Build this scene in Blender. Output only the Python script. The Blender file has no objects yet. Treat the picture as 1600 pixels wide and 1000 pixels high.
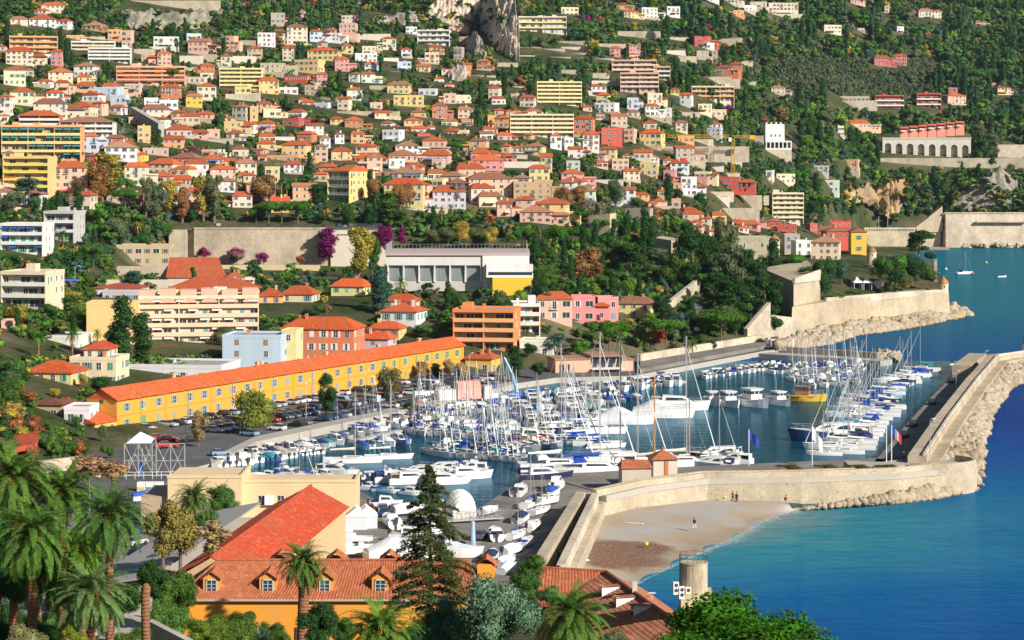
import bpy, math, random
import numpy as np
from mathutils import Vector, Matrix
R = math.radians
rnd = random.Random(7)
nrg = np.random.default_rng(11)
F, HZ, CH = 3300.0, 260.0, 59.0          # focal length, horizon row, eye height: the survey of the bay
sc = bpy.context.scene
COL = sc.collection

def W(x, y, D):
    return Vector(((x - 800) * D / F, D, CH - (y - HZ) * D / F))
def G(x, y, z=0.0):
    D = F * (CH - z) / (y - HZ)
    return Vector(((x - 800) * D / F, D, z))
def px(v):
    return (800 + v[0] * F / v[1], HZ + (CH - v[2]) * F / v[1])

# ------------------------------------------------------------------ objects
def link(o, parent=None):
    COL.objects.link(o)
    if parent is not None:
        o.parent = parent
    return o
def ob(name, mesh, parent=None, loc=None, rz=0.0, scale=None, color=None):
    o = bpy.data.objects.new(name, mesh)
    if loc is not None: o.location = loc
    if rz: o.rotation_euler = (0, 0, rz)
    if scale is not None: o.scale = scale
    if color is not None: o.color = (color[0], color[1], color[2], 1)
    return link(o, parent)
def empty(name, loc, rz=0.0, parent=None):
    o = bpy.data.objects.new(name, None)
    o.empty_display_size = 0.5
    o.location = loc
    o.rotation_euler = (0, 0, rz)
    return link(o, parent)
def tag(o, label=None, cat=None, group=None, kind=None):
    if label: o['label'] = label
    if cat: o['category'] = cat
    if group: o['group'] = group
    if kind: o['kind'] = kind
    return o
def struct(o):
    o['kind'] = 'structure'
    return o
AUTO = []                                 # (object, phrase): labels finished at the end from what stands near
def auto(o, phrase, cat, group=None):
    o['category'] = cat
    if group: o['group'] = group
    AUTO.append((o, phrase))
    return o

# ------------------------------------------------------------------ mesh building
class MB:
    def __init__(s):
        s.v = []; s.f = []; s.m = []
    def add(s, vs, fs, m=0):
        b = len(s.v)
        s.v.extend([tuple(p) for p in vs])
        for f in fs:
            s.f.append(tuple(i + b for i in f)); s.m.append(m)
        return s
    def box(s, x0, x1, y0, y1, z0, z1, m=0):
        vs = [(x0,y0,z0),(x1,y0,z0),(x1,y1,z0),(x0,y1,z0),(x0,y0,z1),(x1,y0,z1),(x1,y1,z1),(x0,y1,z1)]
        return s.add(vs, [(0,3,2,1),(4,5,6,7),(0,1,5,4),(1,2,6,5),(2,3,7,6),(3,0,4,7)], m)
    def quad(s, a, b, c, d, m=0):
        return s.add([a, b, c, d], [(0,1,2,3)], m)
    def prism(s, poly, z0, z1, m=0, mtop=None):
        n = len(poly)
        ar = sum(poly[i][0]*poly[(i+1)%n][1]-poly[(i+1)%n][0]*poly[i][1] for i in range(n))
        if ar < 0: poly = list(reversed(poly))
        zz0 = z0 if isinstance(z0, (list, tuple)) else [z0]*n
        zz1 = z1 if isinstance(z1, (list, tuple)) else [z1]*n
        vs = [(p[0],p[1],zz0[i]) for i,p in enumerate(poly)] + [(p[0],p[1],zz1[i]) for i,p in enumerate(poly)]
        s.add(vs, [(i,(i+1)%n,n+(i+1)%n,n+i) for i in range(n)], m)
        s.add([vs[n+i] for i in range(n)], [tuple(range(n))], m if mtop is None else mtop)
        return s
    def tube(s, pts, r, n=6, m=0, cap=True):
        pts = [Vector(p) for p in pts]
        rr = r if isinstance(r, (list, tuple)) else [r]*len(pts)
        ring = []
        for i, p in enumerate(pts):
            t = (pts[min(i+1,len(pts)-1)] - pts[max(i-1,0)])
            t = t.normalized() if t.length > 1e-9 else Vector((0,0,1))
            a = Vector((1,0,0)) if abs(t.x) < .8 else Vector((0,1,0))
            u = t.cross(a).normalized(); w = t.cross(u)
            ring += [p + (u*math.cos(2*math.pi*k/n) + w*math.sin(2*math.pi*k/n))*rr[i] for k in range(n)]
        fs = []
        for i in range(len(pts)-1):
            for k in range(n):
                fs.append((i*n+k, i*n+(k+1)%n, (i+1)*n+(k+1)%n, (i+1)*n+k))
        if cap:
            fs.append(tuple(range(n))); fs.append(tuple((len(pts)-1)*n+k for k in reversed(range(n))))
        return s.add(ring, fs, m)
    def lathe(s, prof, n=16, m=0, c=(0,0)):
        vs = []; fs = []
        for r, z in prof:
            vs += [(c[0]+r*math.cos(2*math.pi*k/n), c[1]+r*math.sin(2*math.pi*k/n), z) for k in range(n)]
        for i in range(len(prof)-1):
            for k in range(n):
                fs.append((i*n+k, i*n+(k+1)%n, (i+1)*n+(k+1)%n, (i+1)*n+k))
        fs.append(tuple((len(prof)-1)*n+k for k in range(n)))
        return s.add(vs, fs, m)
    def mesh(s, name, mats, smooth=False):
        me = bpy.data.meshes.new(name)
        me.from_pydata(s.v, [], s.f)
        for m in (mats if isinstance(mats, (list, tuple)) else [mats]): me.materials.append(m)
        me.polygons.foreach_set('material_index', s.m)
        if smooth: me.polygons.foreach_set('use_smooth', [True]*len(s.f))
        me.update()
        return me
def npmesh(name, V, Q, mats, smooth=False, tint=None):
    """quad (or triangle) arrays to a mesh"""
    me = bpy.data.meshes.new(name)
    k = Q.shape[1]
    me.vertices.add(len(V)); me.vertices.foreach_set('co', np.asarray(V, np.float32).ravel())
    me.loops.add(Q.size); me.loops.foreach_set('vertex_index', Q.astype(np.int32).ravel())
    me.polygons.add(len(Q)); me.polygons.foreach_set('loop_start', np.arange(0, Q.size, k, dtype=np.int32))
    if smooth: me.polygons.foreach_set('use_smooth', np.ones(len(Q), bool))
    for m in (mats if isinstance(mats, (list, tuple)) else [mats]): me.materials.append(m)
    if tint is not None:
        a = me.color_attributes.new('tint', 'FLOAT_COLOR', 'POINT')
        a.data.foreach_set('color', np.asarray(tint, np.float32).ravel())
    me.update(calc_edges=True); me.validate()
    return me

# ------------------------------------------------------------------ materials
def nodes(name):
    m = bpy.data.materials.new(name); m.use_nodes = True
    nt = m.node_tree; nt.nodes.clear()
    out = nt.nodes.new('ShaderNodeOutputMaterial')
    return m, nt, out
def N(nt, t, **k):
    n = nt.nodes.new(t)
    for a, v in k.items():
        if a in ('operation','blend_type','data_type','wave_type','bands_direction','feature','attribute_name','noise_dimensions','vector_type','distance','interpolation_type','rings_direction'):
            setattr(n, a, v)
        else:
            n.inputs[a].default_value = v
    return n
def L(nt, a, b): nt.links.new(a, b)
def val(nt, op, a, b=None, clamp=False):
    n = nt.nodes.new('ShaderNodeMath'); n.operation = op; n.use_clamp = clamp
    for i, q in enumerate((a, b)):
        if q is None: continue
        if isinstance(q, (int, float)): n.inputs[i].default_value = q
        else: nt.links.new(q, n.inputs[i])
    return n.outputs[0]
def mixc(nt, fac, a, b, mode='MIX'):
    n = nt.nodes.new('ShaderNodeMix'); n.data_type = 'RGBA'; n.blend_type = mode
    for i, q in ((0, fac), (6, a), (7, b)):
        if isinstance(q, (int, float)): n.inputs[i].default_value = q
        elif isinstance(q, (tuple, list)): n.inputs[i].default_value = (q[0], q[1], q[2], 1)
        else: nt.links.new(q, n.inputs[i])
    return n.outputs[2]
def ramp(nt, fac, stops, interp='LINEAR'):
    n = nt.nodes.new('ShaderNodeValToRGB'); n.color_ramp.interpolation = interp
    e = n.color_ramp.elements
    while len(e) < len(stops): e.new(.5)
    for i, (p, c) in enumerate(stops):
        e[i].position = p
        e[i].color = (c, c, c, 1) if isinstance(c, (int, float)) else (c[0], c[1], c[2], 1)
    nt.links.new(fac, n.inputs[0]); return n.outputs[0]
def noise(nt, scale, detail=3, vec=None, rough=.55):
    n = nt.nodes.new('ShaderNodeTexNoise')
    n.inputs['Scale'].default_value = scale; n.inputs['Detail'].default_value = detail; n.inputs['Roughness'].default_value = rough
    if vec is not None: nt.links.new(vec, n.inputs['Vector'])
    return n.outputs['Fac']
def coord(nt, which='Object'):
    return nt.nodes.new('ShaderNodeTexCoord').outputs[which]
def geopos(nt): return nt.nodes.new('ShaderNodeNewGeometry').outputs['Position']
def objcol(nt): return nt.nodes.new('ShaderNodeObjectInfo').outputs['Color']
def bsdf(nt, out, col, rough=.8, spec=.3, bump=None, bstr=.3, bdist=.05, metal=0):
    b = nt.nodes.new('ShaderNodeBsdfPrincipled')
    if isinstance(col, (tuple, list)): b.inputs['Base Color'].default_value = (col[0], col[1], col[2], 1)
    else: nt.links.new(col, b.inputs['Base Color'])
    if isinstance(rough, (int, float)): b.inputs['Roughness'].default_value = rough
    else: nt.links.new(rough, b.inputs['Roughness'])
    b.inputs['Specular IOR Level'].default_value = spec
    b.inputs['Metallic'].default_value = metal
    if bump is not None:
        bp = nt.nodes.new('ShaderNodeBump'); bp.inputs['Strength'].default_value = bstr; bp.inputs['Distance'].default_value = bdist
        nt.links.new(bump, bp.inputs['Height']); nt.links.new(bp.outputs[0], b.inputs['Normal'])
    nt.links.new(b.outputs[0], out.inputs[0])
    return b
def scaled(nt, vec, s):
    n = nt.nodes.new('ShaderNodeVectorMath'); n.operation = 'MULTIPLY'
    nt.links.new(vec, n.inputs[0]); n.inputs[1].default_value = s
    return n.outputs[0]
M = {}
def mk_plaster(name, col=None):
    m, nt, out = nodes(name)
    p = geopos(nt)
    st = noise(nt, .35, 4, scaled(nt, p, (1, 1, .35)))
    fine = noise(nt, 3.0, 3, p)
    f = val(nt, 'ADD', val(nt, 'MULTIPLY', ramp(nt, st, [(.38, .0), (.72, 1)]), .22), val(nt, 'MULTIPLY', fine, .12))
    c = mixc(nt, f, objcol(nt) if col is None else col, (.30, .25, .19))
    bsdf(nt, out, c, .9, .15)
    M[name] = m
def mk_tile(name, col=None, row=.45, bst=.5):
    m, nt, out = nodes(name)
    p = geopos(nt)
    n1 = noise(nt, 1.6, 4, p); n2 = noise(nt, .12, 3, p)
    v = N(nt, 'ShaderNodeTexVoronoi', Scale=2.2, feature='F1'); L(nt, p, v.inputs['Vector'])
    base = objcol(nt) if col is None else col
    c = mixc(nt, ramp(nt, n1, [(.38, 0), (.72, .62)]), base, (.22, .055, .025))
    c = mixc(nt, ramp(nt, v.outputs['Color'], [(.72, 0), (.95, .35)]), c, (.68, .34, .20))
    c = mixc(nt, ramp(nt, n2, [(.42, 0), (.75, .38)]), c, (.30, .15, .09))
    bsdf(nt, out, c, .85, .15, val(nt, 'ADD', n1, v.outputs['Distance']), bst, .12)
    M[name] = m
def mk_stone(name, col=None, sc_=1.3, dark=(.17, .14, .10)):
    m, nt, out = nodes(name)
    p = geopos(nt)
    v = N(nt, 'ShaderNodeTexVoronoi', Scale=sc_, feature='F1'); L(nt, scaled(nt, p, (1, 1, 1.5)), v.inputs['Vector'])
    ve = N(nt, 'ShaderNodeTexVoronoi', Scale=sc_, feature='DISTANCE_TO_EDGE'); L(nt, scaled(nt, p, (1, 1, 1.5)), ve.inputs['Vector'])
    st = noise(nt, .09, 5, scaled(nt, p, (1, 1, .6)), .65)
    base = objcol(nt) if col is None else col
    c = mixc(nt, val(nt, 'MULTIPLY', v.outputs['Color'], .35), base, (.62, .52, .38))
    c = mixc(nt, ramp(nt, ve.outputs['Distance'], [(0, .30), (.06, 0)]), c, dark)
    c = mixc(nt, ramp(nt, st, [(.44, 0), (.72, .62)]), c, dark)
    c = mixc(nt, ramp(nt, noise(nt, .45, 5, p, .7), [(.42, 0), (.68, .45)]), c, (.30, .23, .15))
    c = mixc(nt, ramp(nt, noise(nt, 1.3, 3, p, .6), [(.60, 0), (.74, .6)]), c, (.10, .08, .05))
    c = mixc(nt, ramp(nt, noise(nt, .8, 3, p, .6), [(.60, 0), (.75, .4)]), c, (.70, .62, .50))
    bsdf(nt, out, c, .92, .12, ve.outputs['Distance'], .45, .15)
    M[name] = m
def mk_paint(name, rough=.35, spec=.5, col=None, dirt=.10):
    m, nt, out = nodes(name)
    n1 = noise(nt, 1.2, 3, geopos(nt))
    c = mixc(nt, val(nt, 'MULTIPLY', n1, dirt), objcol(nt) if col is None else col, (.2, .19, .17))
    bsdf(nt, out, c, rough, spec)
    M[name] = m
def mk_flat(name, col, rough=.6, spec=.4, metal=0, var=.15):
    m, nt, out = nodes(name)
    n1 = noise(nt, 2.5, 3, geopos(nt))
    c = mixc(nt, val(nt, 'MULTIPLY', n1, var), col, tuple(q * .3 for q in col))
    bsdf(nt, out, c, rough, spec, metal=metal)
    M[name] = m
def mk_foliage(name, mass=False, trans=.25):
    m, nt, out = nodes(name)
    if mass: base = N(nt, 'ShaderNodeAttribute', attribute_name='tint').outputs['Color']
    else: base = objcol(nt)
    g = nt.nodes.new('ShaderNodeNewGeometry')
    k = g.outputs['Random Per Island']
    hv = nt.nodes.new('ShaderNodeHueSaturation')
    L(nt, base, hv.inputs['Color'])
    L(nt, val(nt, 'ADD', val(nt, 'MULTIPLY', k, .05), .475), hv.inputs['Hue'])
    L(nt, val(nt, 'ADD', val(nt, 'MULTIPLY', k, 1.05), .62), hv.inputs['Value'])
    d = nt.nodes.new('ShaderNodeBsdfDiffuse'); t = nt.nodes.new('ShaderNodeBsdfTranslucent')
    L(nt, hv.outputs[0], d.inputs[0])
    L(nt, mixc(nt, .5, hv.outputs[0], (.16, .20, .01)), t.inputs[0])
    mx = nt.nodes.new('ShaderNodeMixShader'); mx.inputs[0].default_value = trans
    L(nt, d.outputs[0], mx.inputs[1]); L(nt, t.outputs[0], mx.inputs[2])
    L(nt, mx.outputs[0], out.inputs[0])
    M[name] = m
mk_plaster('plaster'); mk_tile('roof_tile'); mk_stone('stone'); mk_stone('ashlar', sc_=1.25)
mk_paint('gelcoat', .3, .4); mk_paint('car_paint', .18, .6, dirt=.05); mk_paint('matte', .85, .1); mk_paint('canvas', .9, .1, dirt=.2)
mk_paint('shutter', .6, .2)
mk_flat('glass', (.035, .05, .065), .08, .7, var=.4)
mk_flat('window_dark', (.05, .055, .06), .15, .6, var=.5)
mk_flat('rubber', (.02, .02, .02), .8, .2)
mk_flat('metal', (.62, .62, .62), .35, .5, .6)
mk_flat('white_paint', (.78, .77, .74), .5, .3)
mk_flat('varnish', (.52,.24,.05), .3, .5); mk_flat('wood', (.33, .15, .05), .5, .3)
mk_flat('dark_metal', (.05, .05, .055), .5, .4)
mk_flat('concrete', (.48, .44, .38), .9, .1, var=.5)
mk_flat('flat_roof', (.40, .38, .36), .95, .1, var=.5)
mk_flat('terrace_tile', (.42, .24, .16), .9, .1, var=.5)
mk_foliage('foliage'); mk_foliage('foliage_mass', True)
def mk_bark(name, col, ring=False):
    m, nt, out = nodes(name)
    p = coord(nt)
    n1 = noise(nt, 6, 4, scaled(nt, p, (1, 1, .3) if not ring else (1, 1, 3)))
    c = mixc(nt, n1, tuple(q * .45 for q in col), tuple(min(1, q * 1.5) for q in col))
    if ring:
        wv = N(nt, 'ShaderNodeTexWave', wave_type='BANDS', bands_direction='Z', Scale=1.1, Distortion=4.0); wv.inputs['Detail Scale'].default_value = 2.5
        L(nt, p, wv.inputs['Vector'])
        c = mixc(nt, val(nt, 'MULTIPLY', wv.outputs['Fac'], .55), c, tuple(q * .3 for q in col))
        bsdf(nt, out, c, .95, .1, wv.outputs['Fac'], .6, .08)
    else:
        bsdf(nt, out, c, .95, .1, n1, .5, .05)
    M[name] = m
mk_bark('bark', (.16, .11, .075)); mk_bark('palm_bark', (.30, .14, .075), True); mk_bark('grey_bark', (.26, .21, .17))
# ------------------------------------------------------------------ terrain (surveyed as distance along sight lines, built in metres)
PROF = {
 -300: [(760,330),(700,380),(640,420),(600,450),(520,520),(470,580),(400,690),(350,790),(300,860),(250,920),(200,1000),(150,1090),(100,1200),(50,1330),(0,1480),(-60,1650),(-150,2000)],
 0:    [(760,340),(700,395),(640,440),(600,475),(520,550),(470,610),(400,720),(350,820),(300,880),(250,940),(200,1030),(150,1130),(100,1250),(50,1390),(0,1540),(-60,1720),(-150,2050)],
 130:  [(760,380),(700,425),(650,460),(600,505),(560,545),(520,585),(470,640),(400,760),(355,850),(300,910),(250,970),(200,1060),(150,1170),(100,1300),(50,1440),(0,1590),(-60,1770),(-150,2100)],
 270:  [(760,385),(690,440),(640,490),(600,520),(560,560),(520,600),(470,655),(430,800),(412,893),(357,897),(330,915),(300,945),(250,1015),(200,1110),(150,1220),(100,1350),(50,1490),(0,1640),(-60,1820),(-150,2150)],
 400:  [(720,430),(650,500),(600,540),(560,575),(520,610),(480,650),(440,760),(420,880),(412,893),(357,897),(330,925),(300,960),(250,1050),(200,1150),(150,1260),(100,1390),(50,1530),(0,1680),(-60,1860),(-150,2200)],
 600:  [(680,455),(600,555),(560,595),(520,625),(480,660),(440,720),(425,880),(412,893),(357,897),(330,930),(312,950),(280,1010),(250,1080),(200,1200),(150,1320),(100,1450),(50,1590),(0,1740),(-60,1920),(-150,2250)],
 720:  [(680,455),(590,578),(550,610),(500,640),(460,690),(440,705),(405,850),(360,915),(330,950),(300,985),(250,1090),(200,1220),(150,1340),(100,1480),(60,1620),(0,1700),(-60,1850),(-150,2200)],
 830:  [(660,470),(590,575),(560,612),(500,645),(470,672),(440,720),(400,800),(350,920),(320,970),(300,1000),(250,1100),(200,1220),(150,1350),(100,1500),(50,1640),(0,1780),(-60,1960),(-150,2300)],
 1000: [(640,495),(583,590),(550,640),(520,672),(490,700),(450,760),(400,840),(370,910),(340,985),(300,1080),(250,1180),(200,1290),(150,1400),(100,1540),(50,1690),(0,1830),(-60,2000),(-150,2350)],
 1110: [(620,520),(565,625),(530,672),(500,705),(450,775),(400,900),(370,975),(340,1050),(300,1160),(250,1265),(200,1370),(150,1480),(100,1600),(50,1740),(0,1870),(-60,2040),(-150,2400)],
 1200: [(600,560),(545,675),(520,705),(480,770),(440,840),(400,960),(370,1060),(345,1280),(300,1370),(250,1440),(200,1530),(150,1630),(100,1740),(50,1860),(0,1990),(-60,2150),(-150,2500)],
 1290: [(470,935),(420,945),(400,960),(388,1000),(375,1300),(345,1420),(300,1470),(250,1530),(200,1610),(150,1710),(100,1820),(50,1940),(0,2060),(-60,2220),(-150,2550)],
 1360: [(470,945),(420,960),(398,1200),(386,1560),(381,1575),(372,1585),(340,1598),(300,1612),(250,1640),(200,1700),(150,1790),(100,1890),(50,2000),(0,2120),(-60,2280),(-150,2600)],
 1470: [(430,1140),(400,1390),(386,1560),(381,1575),(362,1588),(340,1600),(300,1615),(250,1645),(200,1720),(150,1820),(100,1920),(50,2030),(0,2160),(-60,2320),(-150,2650)],
 1600: [(430,1140),(400,1390),(388,1540),(384,1560),(335,1585),(300,1610),(250,1650),(200,1740),(150,1840),(100,1950),(50,2070),(0,2200),(-60,2360),(-150,2700)],
 1900: [(430,1140),(400,1390),(388,1540),(384,1560),(335,1585),(300,1610),(250,1650),(200,1740),(150,1840),(100,1950),(50,2070),(0,2200),(-60,2360),(-150,2700)],
}
PXS = sorted(PROF)
_cols = []
for q in PXS:
    a = sorted(PROF[q]); _cols.append((np.array([b[0] for b in a], float), np.array([b[1] for b in a], float)))
def Dt(x, y):
    x = min(max(x, PXS[0]), PXS[-1])
    i = min(max(int(np.searchsorted(PXS, x)) - 1, 0), len(PXS) - 2)
    t = (x - PXS[i]) / (PXS[i+1] - PXS[i])
    a = float(np.interp(y, *_cols[i])); b = float(np.interp(y, *_cols[i+1]))
    return a + (b - a) * t
def T(x, y):
    return W(x, y, Dt(x, y))
def terrain():
    xs = np.arange(-300, 1901, 12.0); ys = np.concatenate([np.arange(-150, 460, 6.0), np.arange(460, 761, 10.0)])
    V = []
    for y in ys:
        for x in xs:
            p = T(x, y)
            if y < 300:
                p.z += 2.2 * math.sin(p.x * .021 + p.y * .013) * math.sin(p.y * .017) * min(1, (300 - y) / 100)
            yq = float(np.interp(x, [-300,0,120,400,560,710,800,870,1000,1110,1205,1225,1290,1360,1470,1600], [780,770,715,625,592,584,572,556,543,535,528,480,420,395,388,386]))
            if y > yq: p.z -= (y - yq) * .6
            V.append((p.x, p.y, p.z))
    nx, ny = len(xs), len(ys)
    i = np.arange(nx - 1)[None, :] + nx * np.arange(ny - 1)[:, None]
    Q = np.stack([i, i + nx, i + nx + 1, i + 1], -1).reshape(-1, 4)
    m, nt, out = nodes('hill_ground')
    p = geopos(nt)
    n1 = noise(nt, .035, 6, p, .65); n2 = noise(nt, .4, 4, p, .6); n3 = noise(nt, .012, 3, p)
    c = mixc(nt, ramp(nt, n1, [(.40, 0), (.62, 1)]), (.030, .050, .014), (.115, .095, .052))
    c = mixc(nt, ramp(nt, n2, [(.45, 0), (.75, .8)]), c, (.045, .062, .02))
    c = mixc(nt, ramp(nt, n3, [(.55, 0), (.72, .6)]), c, (.24, .19, .13))
    bsdf(nt, out, c, .95, .08, n2, .9, 1.0)
    me = npmesh('hillside', np.array(V), Q, m, True)
    struct(ob('hillside', me))
terrain()

# ------------------------------------------------------------------ sea, seabed tint by depth
def sea():
    m, nt, out = nodes('sea_water')
    p = geopos(nt)
    sx = nt.nodes.new('ShaderNodeSeparateXYZ'); L(nt, p, sx.inputs[0])
    X, Y = sx.outputs[0], sx.outputs[1]
    # distance from the beach (a long shallow shelf), and the enclosed harbour
    bx = val(nt, 'SUBTRACT', X, 14.0); by = val(nt, 'SUBTRACT', Y, 352.0)
    # shelf runs from the beach along the sea wall
    d1 = val(nt, 'SQRT', val(nt, 'ADD', val(nt, 'POWER', val(nt, 'MULTIPLY', bx, .80), 2.0), val(nt, 'POWER', by, 2.0)))
    wob = noise(nt, .03, 4, p)
    d = val(nt, 'ADD', d1, val(nt, 'MULTIPLY', val(nt, 'SUBTRACT', wob, .5), 40.0))
    c = ramp(nt, val(nt, 'DIVIDE', d, 150.0), [(.12, (.20, .27, .22)), (.22, (.03, .21, .26)), (.45, (.001, .105, .27)), (.76, (.0003, .052, .235)), (1, (.0002, .033, .20))])
    # harbour: grey green and calm
    # harbour = left of the mole line and beyond the sea wall
    side = val(nt, 'SUBTRACT', X, val(nt, 'ADD', 72.0, val(nt, 'MULTIPLY', val(nt, 'SUBTRACT', Y, 385.0), .30)))
    inh = val(nt, 'MULTIPLY', val(nt, 'LESS_THAN', side, 0.0), val(nt, 'MULTIPLY', val(nt, 'GREATER_THAN', Y, 368.0), val(nt, 'LESS_THAN', Y, 640.0)))
    inh2 = val(nt, 'MULTIPLY', val(nt, 'LESS_THAN', X, 8.0), val(nt, 'LESS_THAN', Y, 369.0))
    inh = val(nt, 'MAXIMUM', inh, inh2)
    hb = noise(nt, .02, 3, p)
    hc = mixc(nt, ramp(nt, hb, [(.35, 0), (.7, 1)]), (.005, .048, .068), (.010, .062, .070))
    c = mixc(nt, inh, c, hc)
    # far bay: greener towards the far beach
    far = ramp(nt, val(nt, 'DIVIDE', Y, 1700.0), [(.30, 0), (.52, 1)])
    c = mixc(nt, far, c, (.008, .13, .175))
    w1 = noise(nt, .22, 4, scaled(nt, p, (.55, 1.3, 1)), .6); w2 = noise(nt, 1.1, 3, scaled(nt, p, (.6, 1.5, 1)), .6)
    h = val(nt, 'ADD', val(nt, 'MULTIPLY', w1, 1.0), val(nt, 'MULTIPLY', w2, .35))
    amp = val(nt, 'SUBTRACT', 1.0, val(nt, 'MULTIPLY', inh, .72))
    streak = ramp(nt, noise(nt, .5, 3, scaled(nt, p, (.22, 1.2, 1))), [(.45, 0), (.7, .35)])
    c = mixc(nt, streak, c, (.0003, .036, .17))
    bp = nt.nodes.new('ShaderNodeBump'); bp.inputs['Strength'].default_value = .42; bp.inputs['Distance'].default_value = 1.1
    L(nt, val(nt, 'MULTIPLY', h, amp), bp.inputs['Height'])
    df = nt.nodes.new('ShaderNodeBsdfDiffuse'); gl = nt.nodes.new('ShaderNodeBsdfGlossy'); gl.inputs['Roughness'].default_value = .08; fr = nt.nodes.new('ShaderNodeFresnel'); fr.inputs[0].default_value = 1.33
    gl.inputs['Color'].default_value = (.55, .80, 1, 1)
    for q in (df, gl, fr): L(nt, bp.outputs[0], q.inputs['Normal'])
    L(nt, c, df.inputs[0]); mx = nt.nodes.new('ShaderNodeMixShader')
    L(nt, val(nt, 'MULTIPLY', fr.outputs[0], val(nt, 'ADD', .20, val(nt, 'MULTIPLY', inh, .42))), mx.inputs[0])
    L(nt, df.outputs[0], mx.inputs[1]); L(nt, gl.outputs[0], mx.inputs[2]); L(nt, mx.outputs[0], out.inputs[0])
    mb = MB()
    nx = 60; xs = [-900 + 80 * i for i in range(nx)]; ys = [60 + 80 * i for i in range(60)]
    vs = [(x, y, 0) for y in ys for x in xs]
    mb.add(vs, [(j*nx+i, j*nx+i+1, (j+1)*nx+i+1, (j+1)*nx+i) for j in range(59) for i in range(nx-1)])
    struct(ob('sea', mb.mesh('sea', m)))
sea()

# ------------------------------------------------------------------ quay grounds
m, nt, out = nodes('asphalt'); p = geopos(nt)
n1 = noise(nt, .15, 5, p, .65); n2 = noise(nt, 6, 2, p)
c = mixc(nt, ramp(nt, n1, [(.35, 0), (.7, 1)]), (.095, .093, .095), (.17, .16, .15))
c = mixc(nt, val(nt, 'MULTIPLY', n2, .4), c, (.06, .06, .06))
bsdf(nt, out, c, .9, .15, n2, .2, .02); M['asphalt'] = m
m, nt, out = nodes('yard_concrete'); p = geopos(nt)
n1 = noise(nt, .12, 5, p, .65); n2 = noise(nt, 3, 3, p)
c = mixc(nt, ramp(nt, n1, [(.35, 0), (.7, 1)]), (.17, .15, .135), (.30, .275, .24))
c = mixc(nt, val(nt, 'MULTIPLY', n2, .35), c, (.11, .09, .08))
bsdf(nt, out, c, .9, .15, n2, .2, .02); M['yard_concrete'] = m
def land(name, pts, z=1.5, mat='asphalt', bottom=-2.0):
    mb = MB(); mb.prism([(q.x, q.y) for q in (G(a, b, z) for a, b in pts)], bottom, z, 1, 0)
    return struct(ob(name, mb.mesh(name, [M[mat], M['concrete']])))
CARPARK = [(60,800),(190,800),(255,770),(262,742),(330,724),(400,689),(560,655),(710,623),(800,600),(870,590),(990,587),(1190,549),(1216,546),(1216,520),(1000,524),(860,536),(730,540),(560,556),(400,600),(120,660),(20,720)]
land('car_park', CARPARK)
YARD = [(-260,1010),(-260,770),(60,800),(190,799),(262,742.5),(390,746),(555,762),(602,790),(640,800),(735,800),(757,788),(795,764),(838,738),(935,760),(842,900),(700,960),(400,1010)]
land('boat_yard', YARD, 1.49, 'yard_concrete')
land('quay_edge', [(330,725),(400,690),(560,656),(710,624),(800,601),(800,596),(708,617),(558,648.5),(398,682),(328,716)], 1.62, 'concrete', -1)
# north jetty
def wallpath(mb, pts, w, z0, z1, m=0):
    """a wall of given width along a polyline of world points (x, y); z1 a number or one per point"""
    n = len(pts); P = [Vector((q[0], q[1])) for q in pts]
    L_, R_ = [], []
    for i, q in enumerate(P):
        a = (P[i] - P[i-1]).normalized() if i else None; b = (P[i+1] - P[i]).normalized() if i < n-1 else None
        t = ((a or b) + (b or a)).normalized(); nn = Vector((-t.y, t.x))
        k = 1.0 / max(.4, nn.dot(Vector((-(b or a).y, (b or a).x))))
        L_.append(q + nn * w / 2 * k); R_.append(q - nn * w / 2 * k)
    for i in range(n-1):
        za = z1[i] if isinstance(z1, (list, tuple)) else z1; zb = z1[i+1] if isinstance(z1, (list, tuple)) else z1
        lo0 = z0[i] if isinstance(z0, (list, tuple)) else z0; lo1 = z0[i+1] if isinstance(z0, (list, tuple)) else z0
        vs = [(*L_[i], lo0), (*R_[i], lo0), (*R_[i+1], lo1), (*L_[i+1], lo1), (*L_[i], za), (*R_[i], za), (*R_[i+1], zb), (*L_[i+1], zb)]
        fs = [(4,5,6,7), (1,2,6,5), (3,0,4,7)]
        if i == 0: fs.append((0,1,5,4))
        if i == n-2: fs.append((2,3,7,6))
        mb.add(vs, fs, m)
    return mb
def thing_wall(name, label, cat, mb, mats, color=None, parent=None):
    o = ob(name, mb.mesh(name, mats), parent, color=color)
    if label: tag(o, label, cat)
    return o
STONE = (.46, .38, .26); PALE = (.51, .425, .305)
def gx(pts, z): return [G(a, b, z) for a, b in pts]

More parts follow.
